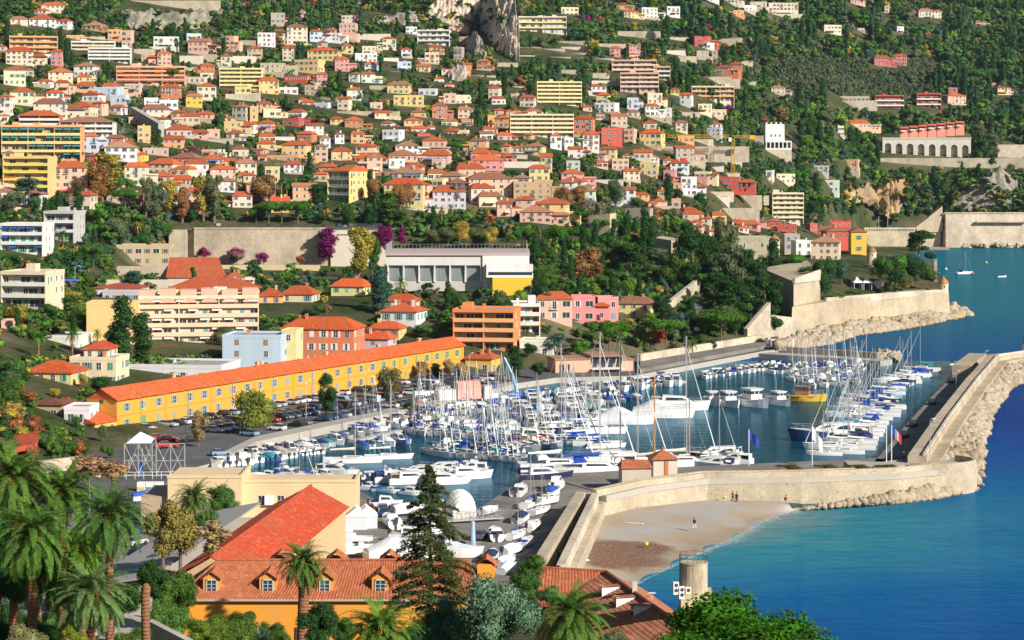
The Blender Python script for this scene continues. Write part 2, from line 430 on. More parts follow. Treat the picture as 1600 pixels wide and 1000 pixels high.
# beach
def beach():
    m, nt, out = nodes('beach_sand'); p = geopos(nt)
    sx = nt.nodes.new('ShaderNodeSeparateXYZ'); L(nt, p, sx.inputs[0])
    n1 = noise(nt, .10, 5, p, .6); n2 = noise(nt, 2.5, 4, p, .7); n3 = noise(nt, .05, 3, p)
    c = mixc(nt, ramp(nt, n1, [(.40, 0), (.58, 1)]), (.37, .29, .20), (.37, .345, .31))
    # seaweed patch
    dx = val(nt, 'DIVIDE', val(nt, 'SUBTRACT', sx.outputs[0], 16.0), 11.0); dy = val(nt, 'DIVIDE', val(nt, 'SUBTRACT', sx.outputs[1], 318.0), 12.0)
    dd = val(nt, 'ADD', val(nt, 'ADD', val(nt, 'MULTIPLY', dx, dx), val(nt, 'MULTIPLY', dy, dy)), val(nt, 'MULTIPLY', val(nt, 'SUBTRACT', n1, .5), 3.0))
    weed = val(nt, 'MULTIPLY', ramp(nt, dd, [(.45, 1), (1.25, 0)]), ramp(nt, n2, [(.30, .25), (.55, 1)]))
    c = mixc(nt, weed, c, (.16, .075, .045))
    wet = ramp(nt, val(nt, 'ADD', sx.outputs[2], val(nt, 'MULTIPLY', val(nt, 'SUBTRACT', n1, .5), .25)), [(.10, 1), (.30, 0)])
    c = mixc(nt, val(nt, 'MULTIPLY', wet, .6), c, (.26, .19, .12))
    c = mixc(nt, val(nt, 'MULTIPLY', ramp(nt, n2, [(.55, 0), (.8, 1)]), .35), c, (.30, .27, .24))
    bsdf(nt, out, c, .95, .1, n2, .5, .08); M['beach_sand'] = m
    up = [(872,905),(885,880),(915,828),(935,806),(1000,793),(1100,782),(1200,782),(1252,787)]
    lo = [(935,960),(985,918),(1040,889),(1100,862),(1150,840),(1185,818),(1215,805),(1256,795)]
    nr = 14; V = []
    for i in range(57):
        t = i / 56 * 7; k = min(int(t), 6); f = t - k
        a = G(up[k][0]*(1-f)+up[k+1][0]*f, up[k][1]*(1-f)+up[k+1][1]*f, 1.5)
        b = G(lo[k][0]*(1-f)+lo[k+1][0]*f, lo[k][1]*(1-f)+lo[k+1][1]*f, 0)
        b = b + (b - a) * (.14 + .05 * math.sin(i * .9))
        for j in range(nr):
            s = j / (nr - 1); q = a.lerp(b, s)
            q.z = 1.5 * (1 - s / .86) + .12 * math.sin(q.x * .4) * math.sin(s * 3.1) * (1-s) - (0 if s < .86 else .3*(s-.86)/.14)
            V.append(tuple(q))
    i = np.arange(nr - 1)[None, :] + nr * np.arange(56)[:, None]
    Q = np.stack([i, i + 1, i + nr + 1, i + nr], -1).reshape(-1, 4)
    struct(ob('beach', npmesh('beach', np.array(V), Q, m, True)))
    # the surf line
    ms, nt, out = nodes('surf'); p = geopos(nt); n1 = noise(nt, 1.4, 5, p, .7)
    b = nt.nodes.new('ShaderNodeBsdfDiffuse'); b.inputs[0].default_value = (.75, .80, .82, 1)
    t = nt.nodes.new('ShaderNodeBsdfTransparent'); mx = nt.nodes.new('ShaderNodeMixShader')
    uv = nt.nodes.new('ShaderNodeAttribute'); uv.attribute_name = 'tint'
    su = nt.nodes.new('ShaderNodeSeparateColor'); L(nt, uv.outputs['Color'], su.inputs[0])
    L(nt, ramp(nt, val(nt, 'ADD', n1, val(nt, 'MULTIPLY', su.outputs[0], .42)), [(.78, 0), (1.0, .5)]), mx.inputs[0])
    L(nt, t.outputs[0], mx.inputs[1]); L(nt, b.outputs[0], mx.inputs[2]); L(nt, mx.outputs[0], out.inputs[0])
    V = []; tint = []
    lo = [(960,931),(985,918),(1040,889),(1100,862),(1150,840),(1185,818),(1215,805),(1256,795),(1275,790)]
    for i in range(81):
        t_ = i / 80 * 8; k = min(int(t_), 7); f = t_ - k
        a = G(lo[k][0]*(1-f)+lo[k+1][0]*f, lo[k][1]*(1-f)+lo[k+1][1]*f, 0)
        wd = 5.0 + 1.5 * math.sin(i * .7)
        wd *= min(1, .25 + max(0, (i - 18)) / 30)
        for j, s in enumerate((-.5, 0, .5, 1)):
            V.append((a.x + s * wd * .55, a.y - s * wd, .06 if s < 0 else .035)); w_ = (.3, 1, .55, 0)[j]; tint.append((w_, w_, w_, 1))
    i = np.arange(3)[None, :] + 4 * np.arange(80)[:, None]
    Q = np.stack([i, i + 1, i + 5, i + 4], -1).reshape(-1, 4)
    o = ob('surf', npmesh('surf', np.array(V), Q, ms, True, np.array(tint))); o['kind'] = 'stuff'
beach()

# ------------------------------------------------------------------ sea wall and mole
def seawall():
    top, wt = 5.3, 5.3
    # front face line from the ramp corner to the round end
    fl = [G(930,812,1.0), G(1000,795,1.0), G(1100,783,.8), G(1250,785,.3), G(1400,780,.2), G(1475,772,.2)]
    fl = [Vector((q.x, q.y)) for q in fl]
    mb = MB()
    wallpath(mb, [q + Vector((0, 1.6)) for q in fl], 3.2, -1.5, 3.6)
    o = thing_wall('sea_wall', 'long pale stone sea wall behind the beach with a ledge along its face', 'wall', mb, [M['ashlar']], PALE)
    mb = MB(); wallpath(mb, [q + Vector((.1, 3.4)) for q in fl], 4.6, 1.0, 4.6)
    ob('walkway', mb.mesh('walkway', [M['concrete']]), o)
    mb = MB(); wallpath(mb, [q + Vector((0, 1.5)) for q in fl], .7, 4.5, [5.6, 5.6, 5.5, 5.5, 5.6, 5.6])
    ob('parapet', mb.mesh('parapet', [M['ashlar']]), o, color=PALE)
    mb = MB(); wallpath(mb, [q + Vector((0, 5.6)) for q in fl], .6, 1.0, 5.2)
    ob('inner_parapet', mb.mesh('inner_parapet', [M['ashlar']]), o, color=PALE)
    land('inner_quay', [(835,741),(930,766),(1480,742),(1480,724),(1365,716),(1100,728),(1000,733),(925,738)], 1.7, 'yard_concrete')
    # sunken ramp between two walls
    a0, a1 = G(846,868,5.0), G(908,768,5.0)
    b0, b1 = G(876,884,5.0), G(930,772,5.0)
    mb = MB(); wallpath(mb, [(a0.x, a0.y), (a1.x, a1.y)], 1.6, 0, 5.0)
    r = thing_wall('ramp_wall', 'pair of pale stone walls with a shaded sunken passage between them', 'wall', mb, [M['ashlar']], PALE)
    mb = MB(); wallpath(mb, [(b0.x, b0.y), (b1.x, b1.y)], 1.1, 0, 5.2)
    ob('outer_wall', mb.mesh('outer_wall', [M['ashlar']]), r, color=(.62, .55, .44))
    mb = MB(); e = Vector((b0.x, b0.y)); e2 = e + Vector((3.0, -4.0)); wallpath(mb, [e, e2], .8, 0, [5.2, 3.2])
    ob('end_wall', mb.mesh('end_wall', [M['ashlar']]), r, color=PALE)
    for k in range(5):
        t = .08 + .2 * k; p0 = a0.lerp(a1, t); p1 = b0.lerp(b1, t); mb = MB(); wallpath(mb, [(p0.x, p0.y), (p1.x, p1.y)], .35, 1.6, 3.0)
        ob('cross_wall', mb.mesh('cross_wall', [M['concrete']]), r)
    mb = MB(); mb.prism([(a0.x,a0.y),(b0.x,b0.y),(b1.x,b1.y),(a1.x,a1.y)], 0, 1.62); ob('passage_floor', mb.mesh('passage_floor', [M['asphalt']]), r)
    # ledge on the outer face
    nn = (Vector((b1.x, b1.y)) - Vector((b0.x, b0.y))).normalized(); off = Vector((nn.y, -nn.x)) * 1.2
    mb = MB(); wallpath(mb, [Vector((b0.x, b0.y)) + off * .9, Vector((b1.x, b1.y)) + off * .9], 1.0, 0, 3.4)
    ob('buttress_ledge', mb.mesh('buttress_ledge', [M['ashlar']]), r, color=PALE)
    # round end platform
    c = G(1452, 728, 4.6); c = Vector((c.x, c.y + 2)); rr = 9.0
    poly = [(c.x + rr*math.cos(a), c.y + rr*.75*math.sin(a)) for a in [R(-150 + 15*k) for k in range(21)]]
    mb = MB(); mb.prism(poly + [(c.x - rr*1.6, c.y + rr*.6), (c.x - rr*1.6, c.y - 4.5)], -1.5, 4.6, 0, 1)
    o = thing_wall('round_bastion', 'rounded stone platform where the sea wall turns into the mole', 'platform', mb, [M['ashlar'], M['concrete']], PALE)
    mb = MB(); wallpath(mb, [((q[0]-c.x)*.96+c.x, (q[1]-c.y)*.96+c.y) for q in poly[2:14]], .6, 4.5, 5.7)
    ob('parapet', mb.mesh('parapet', [M['ashlar']]), o, color=PALE)
    # the mole
    ln = [G(1433,712,6.0), G(1475,650,6.0), G(1519,593,6.0), G(1552,556,6.0), G(1600,549,6.0), G(1680,542,6.0)]
    ln = [Vector((q.x, q.y)) for q in ln]
    mb = MB(); wallpath(mb, ln, 3.4, -1, 6.0)
    o = thing_wall('mole_wall', 'tall pale mole wall with a flat top running out to the harbour mouth', 'wall', mb, [M['ashlar']], PALE)
    mb = MB(); wallpath(mb, [q + Vector((2.6, -.9)) for q in ln], 2.2, -1, 4.7)
    ob('ledge', mb.mesh('ledge', [M['ashlar']]), o, color=STONE)
    mb = MB(); wallpath(mb, [q + Vector((1.2, -.4)) for q in ln], .5, 5.9, 6.5)
    ob('parapet', mb.mesh('parapet', [M['ashlar']]), o, color=(.66, .60, .50))
    land('mole_quay', [(1365,722),(1385,700),(1428,650),(1470,605),(1513,566),(1535,553),(1562,552),(1530,600),(1485,655),(1440,725)], 1.7, 'yard_concrete')
    mb = MB(); q0 = G(1506,573,5.0); 
    p0, p1 = G(1508,571,4.2), G(1533,552,4.2)
    wallpath(mb, [(p0.x-1,p0.y),(p1.x-1,p1.y)], 5, 0, 4.2); thing_wall('quay_store', 'flat roofed stone store on the shaded quay near the end of the mole', 'store', mb, [M['ashlar']], STONE)
    # north jetty
    mb = MB(); wallpath(mb, [tuple(G(a,b,1.6))[:2] for a,b in [(1195,551),(1240,554),(1310,558),(1385,563)]], 7.0, -1, 1.6)
    o = thing_wall('north_jetty', 'low stone jetty closing the harbour below the citadel with a parapet wall', 'jetty', mb, [M['concrete']])
    mb = MB(); wallpath(mb, [tuple(G(a,b,3.2))[:2] for a,b in [(1230,543),(1300,547),(1372,552)]], 1.4, 1, 3.4)
    ob('parapet', mb.mesh('parapet', [M['stone']]), o, color=(.36, .31, .25))
seawall()

# ------------------------------------------------------------------ boulders
def boulder_mesh(seed):
    r = random.Random(seed)
    import bmesh
    bm = bmesh.new(); bmesh.ops.create_icosphere(bm, subdivisions=2, radius=1)
    pl = [(Vector((r.gauss(0,1), r.gauss(0,1), r.gauss(0,1))).normalized(), r.uniform(.55, .85)) for _ in range(9)]
    for v in bm.verts:
        for n_, d in pl:
            e = v.co.dot(n_) - d
            if e > 0: v.co -= n_ * e
        v.co *= 1 + .05 * r.uniform(-1, 1)
    me = bpy.data.meshes.new('boulder'); bm.to_mesh(me); bm.free(); me.materials.append(M['rock']); return me
def mk_rock(name, pale, mid, dark, wet=False, sc_=.5):
    m, nt, out = nodes(name); p = geopos(nt)
    n1 = noise(nt, sc_, 6, p, .65); n2 = noise(nt, sc_*.15, 4, p)
    c = mixc(nt, ramp(nt, n1, [(.35, 0), (.62, 1)]), mid, pale)
    c = mixc(nt, ramp(nt, n2, [(.48, 0), (.68, .85)]), c, dark)
    if wet:
        sx = nt.nodes.new('ShaderNodeSeparateXYZ'); L(nt, p, sx.inputs[0])
        zz = val(nt, 'ADD', sx.outputs[2], val(nt, 'MULTIPLY', n1, 1.2))
        c = mixc(nt, ramp(nt, zz, [(.75, .9), (1.5, 0)]), c, (.13, .07, .025))
        c = mixc(nt, ramp(nt, zz, [(.35, .9), (.85, 0)]), c, (.03, .022, .015))
    bsdf(nt, out, c, .9, .12, n1, .8, .6); M[name] = m
mk_rock('rock', (.48, .41, .31), (.34, .265, .18), (.24, .16, .09), True, 1.0)
mk_rock('cliff_rock', (.60, .50, .38), (.40, .33, .26), (.22, .20, .18), False, .12)
mk_rock('dark_cliff', (.34,.30,.24), (.20,.18,.14), (.07,.08,.04), False, .2)
mk_rock('orange_rock', (.55, .38, .20), (.38, .22, .09), (.18, .14, .10), True, .22)
BOULD = [boulder_mesh(k) for k in range(7)]
PILES = []
def boulder(p, s):
    PILES.append((p, s))
def heap(name, label, items, rng):
    """a rubble bank nobody could count: many boulders joined in one mesh"""
    V = []; Fc = []; b = 0
    tris = []
    for me in BOULD:
        v = np.empty(len(me.vertices)*3); me.vertices.foreach_get('co', v); f = np.empty(len(me.polygons)*3, int); me.polygons.foreach_get('vertices', f)
        tris.append((v.reshape(-1,3), f.reshape(-1,3)))
    for p, s in items:
        v, f = tris[rng.integers(0, len(tris))]
        q = rng.normal(size=4); q /= np.linalg.norm(q); w, x, y, z = q
        Rm = np.array([[1-2*(y*y+z*z),2*(x*y-z*w),2*(x*z+y*w)],[2*(x*y+z*w),1-2*(x*x+z*z),2*(y*z-x*w)],[2*(x*z-y*w),2*(y*z+x*w),1-2*(x*x+y*y)]])
        V.append((v * np.array([1.25, .95, .8]) * s) @ Rm.T + np.array(p)); Fc.append(f + b); b += len(v)
    o = ob(name, npmesh(name, np.concatenate(V), np.concatenate(Fc), M['rock'])); o['kind'] = 'stuff'; o['label'] = label
    return o
def rocks():
    g = np.random.default_rng(3)
    BIG = []
    # rip rap along the mole
    inn = [(1462,735),(1500,682),(1532,628),(1560,590),(1580,572),(1640,562)]
    outr = [(1530,758),(1537,690),(1552,640),(1578,606),(1600,597),(1660,585)]
    small = []
    for i in range(1500):
        t = g.uniform(0, 5); k = min(int(t), 4); f = t - k; s = g.uniform(0, 1)
        a = G(inn[k][0]*(1-f)+inn[k+1][0]*f, inn[k][1]*(1-f)+inn[k+1][1]*f, 3.0); b = G(outr[k][0]*(1-f)+outr[k+1][0]*f, outr[k][1]*(1-f)+outr[k+1][1]*f, 0)
        q = a.lerp(b, s); r = g.uniform(.55, 1.75)
        small.append(((q.x, q.y, 3.3*(1-s)**.8 - .25 + g.uniform(-.3,.3)), r))
    heap('mole_boulders', 'bank of pale boulders along the outer face of the mole', small, g)
    small = []
    for i in range(420):
        t = g.uniform(0, 4); k = min(int(t), 3); f = t - k; s = g.uniform(0, 1)
        l0 = [(1258,788),(1330,783),(1400,777),(1455,768),(1500,750)]; l1 = [(1258,793),(1330,790),(1400,787),(1460,780),(1530,765)]
        a = G(l0[k][0]*(1-f)+l0[k+1][0]*f, l0[k][1]*(1-f)+l0[k+1][1]*f, 1.2); b = G(l1[k][0]*(1-f)+l1[k+1][0]*f, l1[k][1]*(1-f)+l1[k+1][1]*f, 0)
        q = a.lerp(b, s); big = .45 + .75*min(1, t/2.2)
        small.append(((q.x, q.y, 1.5*(1-s)*min(1,.4+t/3) - .2), g.uniform(.5, 1.3)*big))
    heap('wall_boulders', 'weathered brown boulders at the foot of the sea wall', small, g)
    # rocky foot of the citadel
    small = []
    for i in range(1100):
        t = g.uniform(0, 4); k = min(int(t), 3); f = t - k; s = g.uniform(0, 1)
        l0 = [(1212,540),(1260,522),(1330,508),(1410,498),(1497,480)]; l1 = [(1225,546),(1285,541),(1335,525),(1420,513),(1520,493)]
        a = G(l0[k][0]*(1-f)+l0[k+1][0]*f, l0[k][1]*(1-f)+l0[k+1][1]*f, 3); b = G(l1[k][0]*(1-f)+l1[k+1][0]*f, l1[k][1]*(1-f)+l1[k+1][1]*f, 0)
        q = a.lerp(b, s); small.append(((q.x, q.y, 3.4*(1-s) - .3 + g.uniform(-.3,.4)), g.uniform(.7, 2.4)*(1.1 if s > .5 else .9)))
    heap('citadel_rocks', 'broken pale rocks between the citadel wall and the water', small, g)
    small = []
    for i in range(60):
        a = G(g.uniform(1372, 1405), g.uniform(556, 566), 0); small.append(((a.x, a.y, g.uniform(-.2, 1.6)), g.uniform(.8, 1.6)))
    heap('jetty_rocks', 'rocks piled round the tip of the north jetty', small, g)
    small = []
    for i in range(220):
        a = G(g.uniform(1505, 1620), g.uniform(383, 388), 0); small.append(((a.x, min(a.y,1600), g.uniform(0, 2.2)), g.uniform(1.0, 2.4)))
    heap('shore_rocks', 'pale rocks under the far railway wall', small, g)
rocks()
# ------------------------------------------------------------------ plants: leaf-sized faces spread through lobed crowns
def leafquads(P, Nn, size, g, asp=.55, jit=.8):
    n = len(P)
    nn = Nn + g.normal(size=(n, 3)) * jit; nn /= np.linalg.norm(nn, axis=1, keepdims=True) + 1e-9
    t = np.cross(nn, g.normal(size=(n, 3))); t /= np.linalg.norm(t, axis=1, keepdims=True) + 1e-9
    b = np.cross(nn, t)
    s = (size * g.uniform(.6, 1.35, n))[:, None] if np.ndim(size) == 0 else size[:, None]
    V = np.stack([P - t*s, P - b*s*asp, P + t*s, P + b*s*asp], 1).reshape(-1, 3)
    Q = np.arange(4*n).reshape(n, 4)
    return V, Q
def sphere_dirs(n, g, up=0.0):
    d = g.normal(size=(n, 3)); d[:, 2] += up; d /= np.linalg.norm(d, axis=1, keepdims=True); return d
def core_ball(c, r, nu=7, nv=5):
    V = [(c[0], c[1], c[2]-r[2])]
    for j in range(1, nv):
        a = -math.pi/2 + math.pi*j/nv
        for i in range(nu):
            b = 2*math.pi*(i + .5*(j % 2))/nu
            V.append((c[0]+r[0]*math.cos(a)*math.cos(b), c[1]+r[1]*math.cos(a)*math.sin(b), c[2]+r[2]*math.sin(a)))
    V.append((c[0], c[1], c[2]+r[2])); top = len(V)-1
    Q = []
    for i in range(nu): Q.append((0, 1+(i+1) % nu, 1+i, 1+i))
    for j in range(nv-2):
        for i in range(nu): Q.append((1+j*nu+i, 1+j*nu+(i+1) % nu, 1+(j+1)*nu+(i+1) % nu, 1+(j+1)*nu+i))
    for i in range(nu): Q.append((1+(nv-2)*nu+i, 1+(nv-2)*nu+(i+1) % nu, top, top))
    return np.array(V), np.array(Q)
def lobes_for(kind, g, fine=False):
    """(centre, radii) of foliage masses, in a tree of height 1"""
    out = []; f_ = .66 if fine else 1
    if kind == 'round':
        for i in range(34 if fine else 12):
            d = sphere_dirs(1, g, .2)[0]; k = g.uniform(.35, 1)
            r = g.uniform(.14, .22)*f_*g.uniform(.7,1.15)
            out.append((np.array([d[0]*.29*k, d[1]*.29*k, .54 + d[2]*.28*k]), np.array([r, r, r*.85])))
    elif kind == 'bush':
        for i in range(30 if fine else 9):
            d = sphere_dirs(1, g, .3)[0]; k = g.uniform(.35, 1.1); r = g.uniform(.20, .32)*f_*g.uniform(.6,1.1)
            out.append((np.array([d[0]*.42*k, d[1]*.42*k, .42 + d[2]*.3*k]), np.array([r, r, r*.85])))
    elif kind == 'umbrella':
        for i in range(15):
            a = g.uniform(0, 6.28); q = math.sqrt(g.uniform(0, 1))*.40; r = g.uniform(.14, .19)
            out.append((np.array([q*math.cos(a), q*math.sin(a), .78 - q*q*.55 + g.uniform(-.04, .04)]), np.array([r, r, r*.72])))
    elif kind == 'pine':
        for i in range(16):
            h = g.uniform(.20, .95); q = (.33*(1-h)**.55 + .06)*g.uniform(.3, 1); a = g.uniform(0, 6.28); r = g.uniform(.08, .15)
            out.append((np.array([q*math.cos(a), q*math.sin(a), h]), np.array([r*1.2, r*1.2, r*.62])))
    elif kind == 'cypress':
        for i in range(12):
            h = .10 + .84*i/11; q = .075*math.sin(math.pi*min(1, .12 + .88*(1-h)))**.6
            a = g.uniform(0, 6.28)
            out.append((np.array([q*.45*math.cos(a), q*.45*math.sin(a), h]), np.array([q+.03, q+.03, .085])))
    elif kind == 'poplar':     # tall oval broadleaf: planes, eucalyptus
        for i in range(16):
            h = g.uniform(.22, .92); q = .23*math.sin(math.pi*(h-.2)/.85)*g.uniform(.3, 1); a = g.uniform(0, 6.28); r = g.uniform(.08, .14)
            out.append((np.array([q*math.cos(a), q*math.sin(a), h]), np.array([r, r, r*1.05])))
    return out
def crown_arrays(kind, seed, nleaf, leaf, core=.74, jit=.55):
    g = np.random.default_rng(seed)
    lb = lobes_for(kind, g, nleaf > 9000)
    wts = np.array([r[0]*r[1]+r[0]*r[2] for c, r in lb]); wts /= wts.sum()
    cnt = g.multinomial(nleaf, wts)
    P, Nn = [], []
    for (c, r), n in zip(lb, cnt):
        d = sphere_dirs(n, g, .15); k = g.uniform(.78, 1.12, n)[:, None]
        P.append(c + d*r*k); Nn.append(d)
    V, Q = leafquads(np.concatenate(P), np.concatenate(Nn), leaf, g, jit=jit)
    Vs, Qs = [V], [Q]; b = len(V)
    if core:
        for c, r in lb:
            v, q = core_ball(c, r*core, 6, 4); Vs.append(v); Qs.append(q + b); b += len(v)
    return np.concatenate(Vs), np.concatenate(Qs)
def trunk_mesh(kind, seed, mat):
    r = random.Random(seed); mb = MB()
    if kind in ('umbrella',):
        mb.tube([(0,0,-.05),(.01,.01,.3),(.0,.02,.62)], [.030,.024,.018], 7)
        for k in range(7):
            a = k*.9 + r.uniform(-.3,.3); q = r.uniform(.18,.34)
            mb.tube([(0,.01,.55+.02*k),(q*.5*math.cos(a),q*.5*math.sin(a),.66),(q*math.cos(a),q*math.sin(a),.80)], [.014,.010,.005], 5)
    else:
        mb.tube([(0,0,-.06),(.008,.0,.25),(-.005,.01,.55),(0,0,.8)], [.034,.026,.017,.006], 7)
        for k in range(8 if kind != 'cypress' else 0):
            a = k*2.4; h = .3+.06*k; q = r.uniform(.12,.24)
            mb.tube([(0,0,h),(q*.6*math.cos(a),q*.6*math.sin(a),h+.10),(q*math.cos(a),q*math.sin(a),h+.2)], [.012,.008,.004], 5)
    return mb.mesh('trunk', mat, True)
CROWN, TRUNK = {}, {}
def crown_mesh(kind, lod):
    """lod 0 = a few metres across in the picture, 1 = middle distance, 2 = close"""
    key = (kind, lod)
    if key not in CROWN:
        nl, lf = {0: (900, .036), 1: (3600, .023), 2: (15000, .0155)}[lod]
        if kind in ('cypress',): nl = int(nl*.7); lf *= .8
        if kind == 'umbrella': nl = int(nl*1.25)
        CROWN[key] = [npmesh('crown', *crown_arrays(kind, 10*lod + 100*i + len(kind), nl, lf), M['foliage']) for i in range(4)]
    return CROWN[key]
def trunk_for(kind):
    if kind not in TRUNK:
        TRUNK[kind] = [trunk_mesh(kind, i, M['bark']) for i in range(2)]
    return TRUNK[kind]
# far palms: crown of arched fronds
def frond(mb_v, mb_q, base, az, el, length, w, droop, nseg, g, leafy=True, m=None, nleaf=26):
    """one frond: a bent rib with leaflets on both sides"""
    pts = []; p = np.array(base, float); e = el
    h = np.array([math.cos(az), math.sin(az), 0.0])
    for i in range(nseg + 1):
        pts.append(p.copy()); p = p + (h*math.cos(e) + np.array([0,0,1])*math.sin(e))*length/nseg
        e -= droop/nseg*(1 + .6*i/nseg)
    pts = np.array(pts); side = np.cross(h, [0,0,1])
    for k in range(nleaf):
        t = .12 + .88*k/(nleaf-1); i = min(int(t*nseg), nseg-1); f = t*nseg - i
        c = pts[i]*(1-f) + pts[i+1]*f; d = pts[i+1]-pts[i]; d /= np.linalg.norm(d)
        up = np.cross(side, d); up = up if up[2] > 0 else -up
        ll = w*(math.sin(math.pi*min(1, .18+.8*t))**.7)*g.uniform(.85,1.1)
        lw = length/nleaf*.46
        for s in (-1, 1):
            out_ = side*s*.86 + d*.55 + up*g.uniform(-.05,.28) - np.array([0,0,.12])
            tip = c + out_/np.linalg.norm(out_)*ll; tip[2] -= ll*.18
            mid = c + (tip-c)*.5; mid[2] += ll*.05
            b = len(mb_v)
            mb_v += [c - d*lw*.6, c + d*lw*.6, mid + d*lw*1.1, tip, mid - d*lw*.7]
            mb_q += [(b, b+1, b+2, b+4), (b+4, b+2, b+3, b+3)]
def palm_crown(seed, nf, nleaf, L_=1.0):
    g = np.random.default_rng(seed); v, q = [], []
    for i in range(nf):
        t = (i + .5)/nf; el = R(80 - 105*t + g.uniform(-8, 8)); az = i*2.39996 + g.uniform(-.15,.15)
        frond(v, q, (0,0,0), az, el, L_*g.uniform(.8,1.12), .215*L_, R(78 + 26*g.uniform(-1,1)), 7, g, nleaf=nleaf)
    return np.array(v), np.array(q)
CROWN['palmfar'] = [npmesh('crown', *palm_crown(i, 30, 12), M['foliage']) for i in range(3)]
CROWN['palmnear'] = [npmesh('crown', *palm_crown(20+i, 100, 62), M['foliage']) for i in range(4)]
def palm_trunk(h, r, flare=True, n=14):
    mb = MB(); k = 26; pts = []; rr = []
    for i in range(k+1):
        t = i/k; pts.append((.12*r*math.sin(t*5), .1*r*math.cos(t*4), -1.0 + (h+1)*t)); rr.append(r*(1.08 - .14*t + .05*(i % 2)))
    mb.tube(pts, rr, n)
    return mb.mesh('trunk', M['palm_bark'], True)
PT = {}
GREEN = {'dark': (.020,.050,.014), 'mid': (.045,.085,.018), 'olive': (.075,.092,.042), 'light': (.085,.15,.022), 'yellow': (.22,.165,.03), 'brown': (.17,.088,.035),
         'grey': (.13,.105,.085), 'pine': (.040,.098,.012), 'blue': (.035,.075,.055), 'magenta': (.15,.012,.075), 'sage': (.042,.062,.036), 'rust': (.20,.06,.03), 'green': (.05,.12,.015)}
CNAME = {'dark': 'dark green', 'mid': 'mid green', 'olive': 'olive green', 'light': 'light green', 'yellow': 'yellowing', 'brown': 'brown leaved', 'grey': 'bare greyish', 'pine': 'bright green',
         'blue': 'bluish green', 'magenta': 'magenta flowered', 'sage': 'sage green', 'rust': 'rusty red', 'green': 'fresh green'}
KNAME = {'round': 'round tree', 'bush': 'bush', 'umbrella': 'umbrella pine', 'pine': 'pine', 'cypress': 'slim cypress', 'poplar': 'tall oval tree', 'palm': 'palm'}
def vary(c, r, k=.18):
    f = 1.6 + r.uniform(-k, k); return (c[0]*f*(1+r.uniform(-.1,.1)), c[1]*f, c[2]*f*(1+r.uniform(-.15,.15)))
NTREE = [0]
def tree(kind, col, loc, h, wd=None, lod=0, phrase=None, label=None, group=None, rz=None, trunk=True):
    """a tree of height h and crown width wd (metres) rooted at loc"""
    r = random.Random(NTREE[0]*7+3); NTREE[0] += 1
    name = {'round':'broadleaf_tree','bush':'bush','umbrella':'umbrella_pine','pine':'pine_tree','cypress':'cypress_tree','poplar':'plane_tree','palm':'palm_tree'}[kind]
    o = empty(name, loc, r.uniform(0, 6.28) if rz is None else rz)
    c = vary(GREEN[col] if isinstance(col, str) else col, r)
    if kind == 'palm':
        cr = h*.42 if wd is None else wd/2
        me = CROWN['palmnear'][r.randrange(4)] if lod == 2 else CROWN['palmfar'][r.randrange(3)]
        ob('crown', me, o, (0,0,h-cr*.55), scale=(cr,cr,cr), color=c)
        if 'p' not in PT:
            PT['p'] = palm_trunk(1, .04)
        ob('trunk', PT['p'], o, (0,0,0), scale=(h*1.0, h*1.0, h-cr*.5) if h < 9 else (9,9,h-cr*.5))
    else:
        nat = {'round': .92, 'bush': 1.25, 'umbrella': 1.08, 'pine': .72, 'cypress': .2, 'poplar': .62}[kind]
        sx = h if wd is None else wd/nat
        cm = crown_mesh(kind, lod)
        ob('crown', cm[r.randrange(len(cm))], o, scale=(sx, sx, h), color=c)
        if trunk: ob('trunk', r.choice(trunk_for(kind)), o, scale=(min(sx, h), min(sx, h), h))
    ph = phrase or f"{CNAME.get(col,'green') if isinstance(col,str) else 'green'} {KNAME[kind]}"
    cat = 'bush' if kind == 'bush' else 'palm' if kind == 'palm' else 'tree'
    if label: tag(o, label, cat, group)
    else: auto(o, ph, cat, group or ('palms' if kind == 'palm' else 'bushes' if kind == 'bush' else 'trees on the slopes'))
    return o
# ------------------------------------------------------------------ houses
WALLC = {'w': ((.74,.72,.67),'white'), 'c': ((.72,.60,.42),'cream'), 'y': ((.74,.54,.21),'pale yellow'), 'Y': ((.78,.47,.055),'bright yellow'), 'p': ((.72,.43,.31),'pale pink'),
         'P': ((.70,.26,.24),'rose pink'), 'o': ((.74,.38,.16),'peach orange'), 'r': ((.55,.075,.05),'red'), 't': ((.58,.19,.085),'terracotta'), 'b': ((.50,.58,.68),'bluish white'),
         'g': ((.50,.48,.46),'grey'), 's': ((.48,.40,.29),'stone'), 'l': ((.74,.66,.28),'lemon'), 'v': ((.58,.50,.55),'lavender'), 'n': ((.50,.34,.18),'tan'), 'O': ((.74,.23,.06),'bright orange')}
ROOFC = {'h': (.56,.115,.035), 'H': (.62,.10,.025), 'b': (.33,.17,.10), 'r': (.50,.07,.045)}
SHUT = [(.10,.25,.20), (.30,.36,.38), (.55,.55,.52), (.12,.30,.33), (.28,.16,.09), (.45,.50,.55)]
def unit_wall():
    mb = MB(); mb.box(-.5,.5,0,1,0,1); return mb.mesh('wall', M['plaster'])
U_WALL = unit_wall()
mb = MB(); mb.box(-.5,.5,0,1,0,1); U_STONE = mb.mesh('wall', M['stone'])
mb = MB(); mb.box(-.5,.5,-.5,.5,0,1); mb.box(-.62,.62,-.62,.62,.82,.92); U_CHIM = mb.mesh('chimney', M['plaster'])
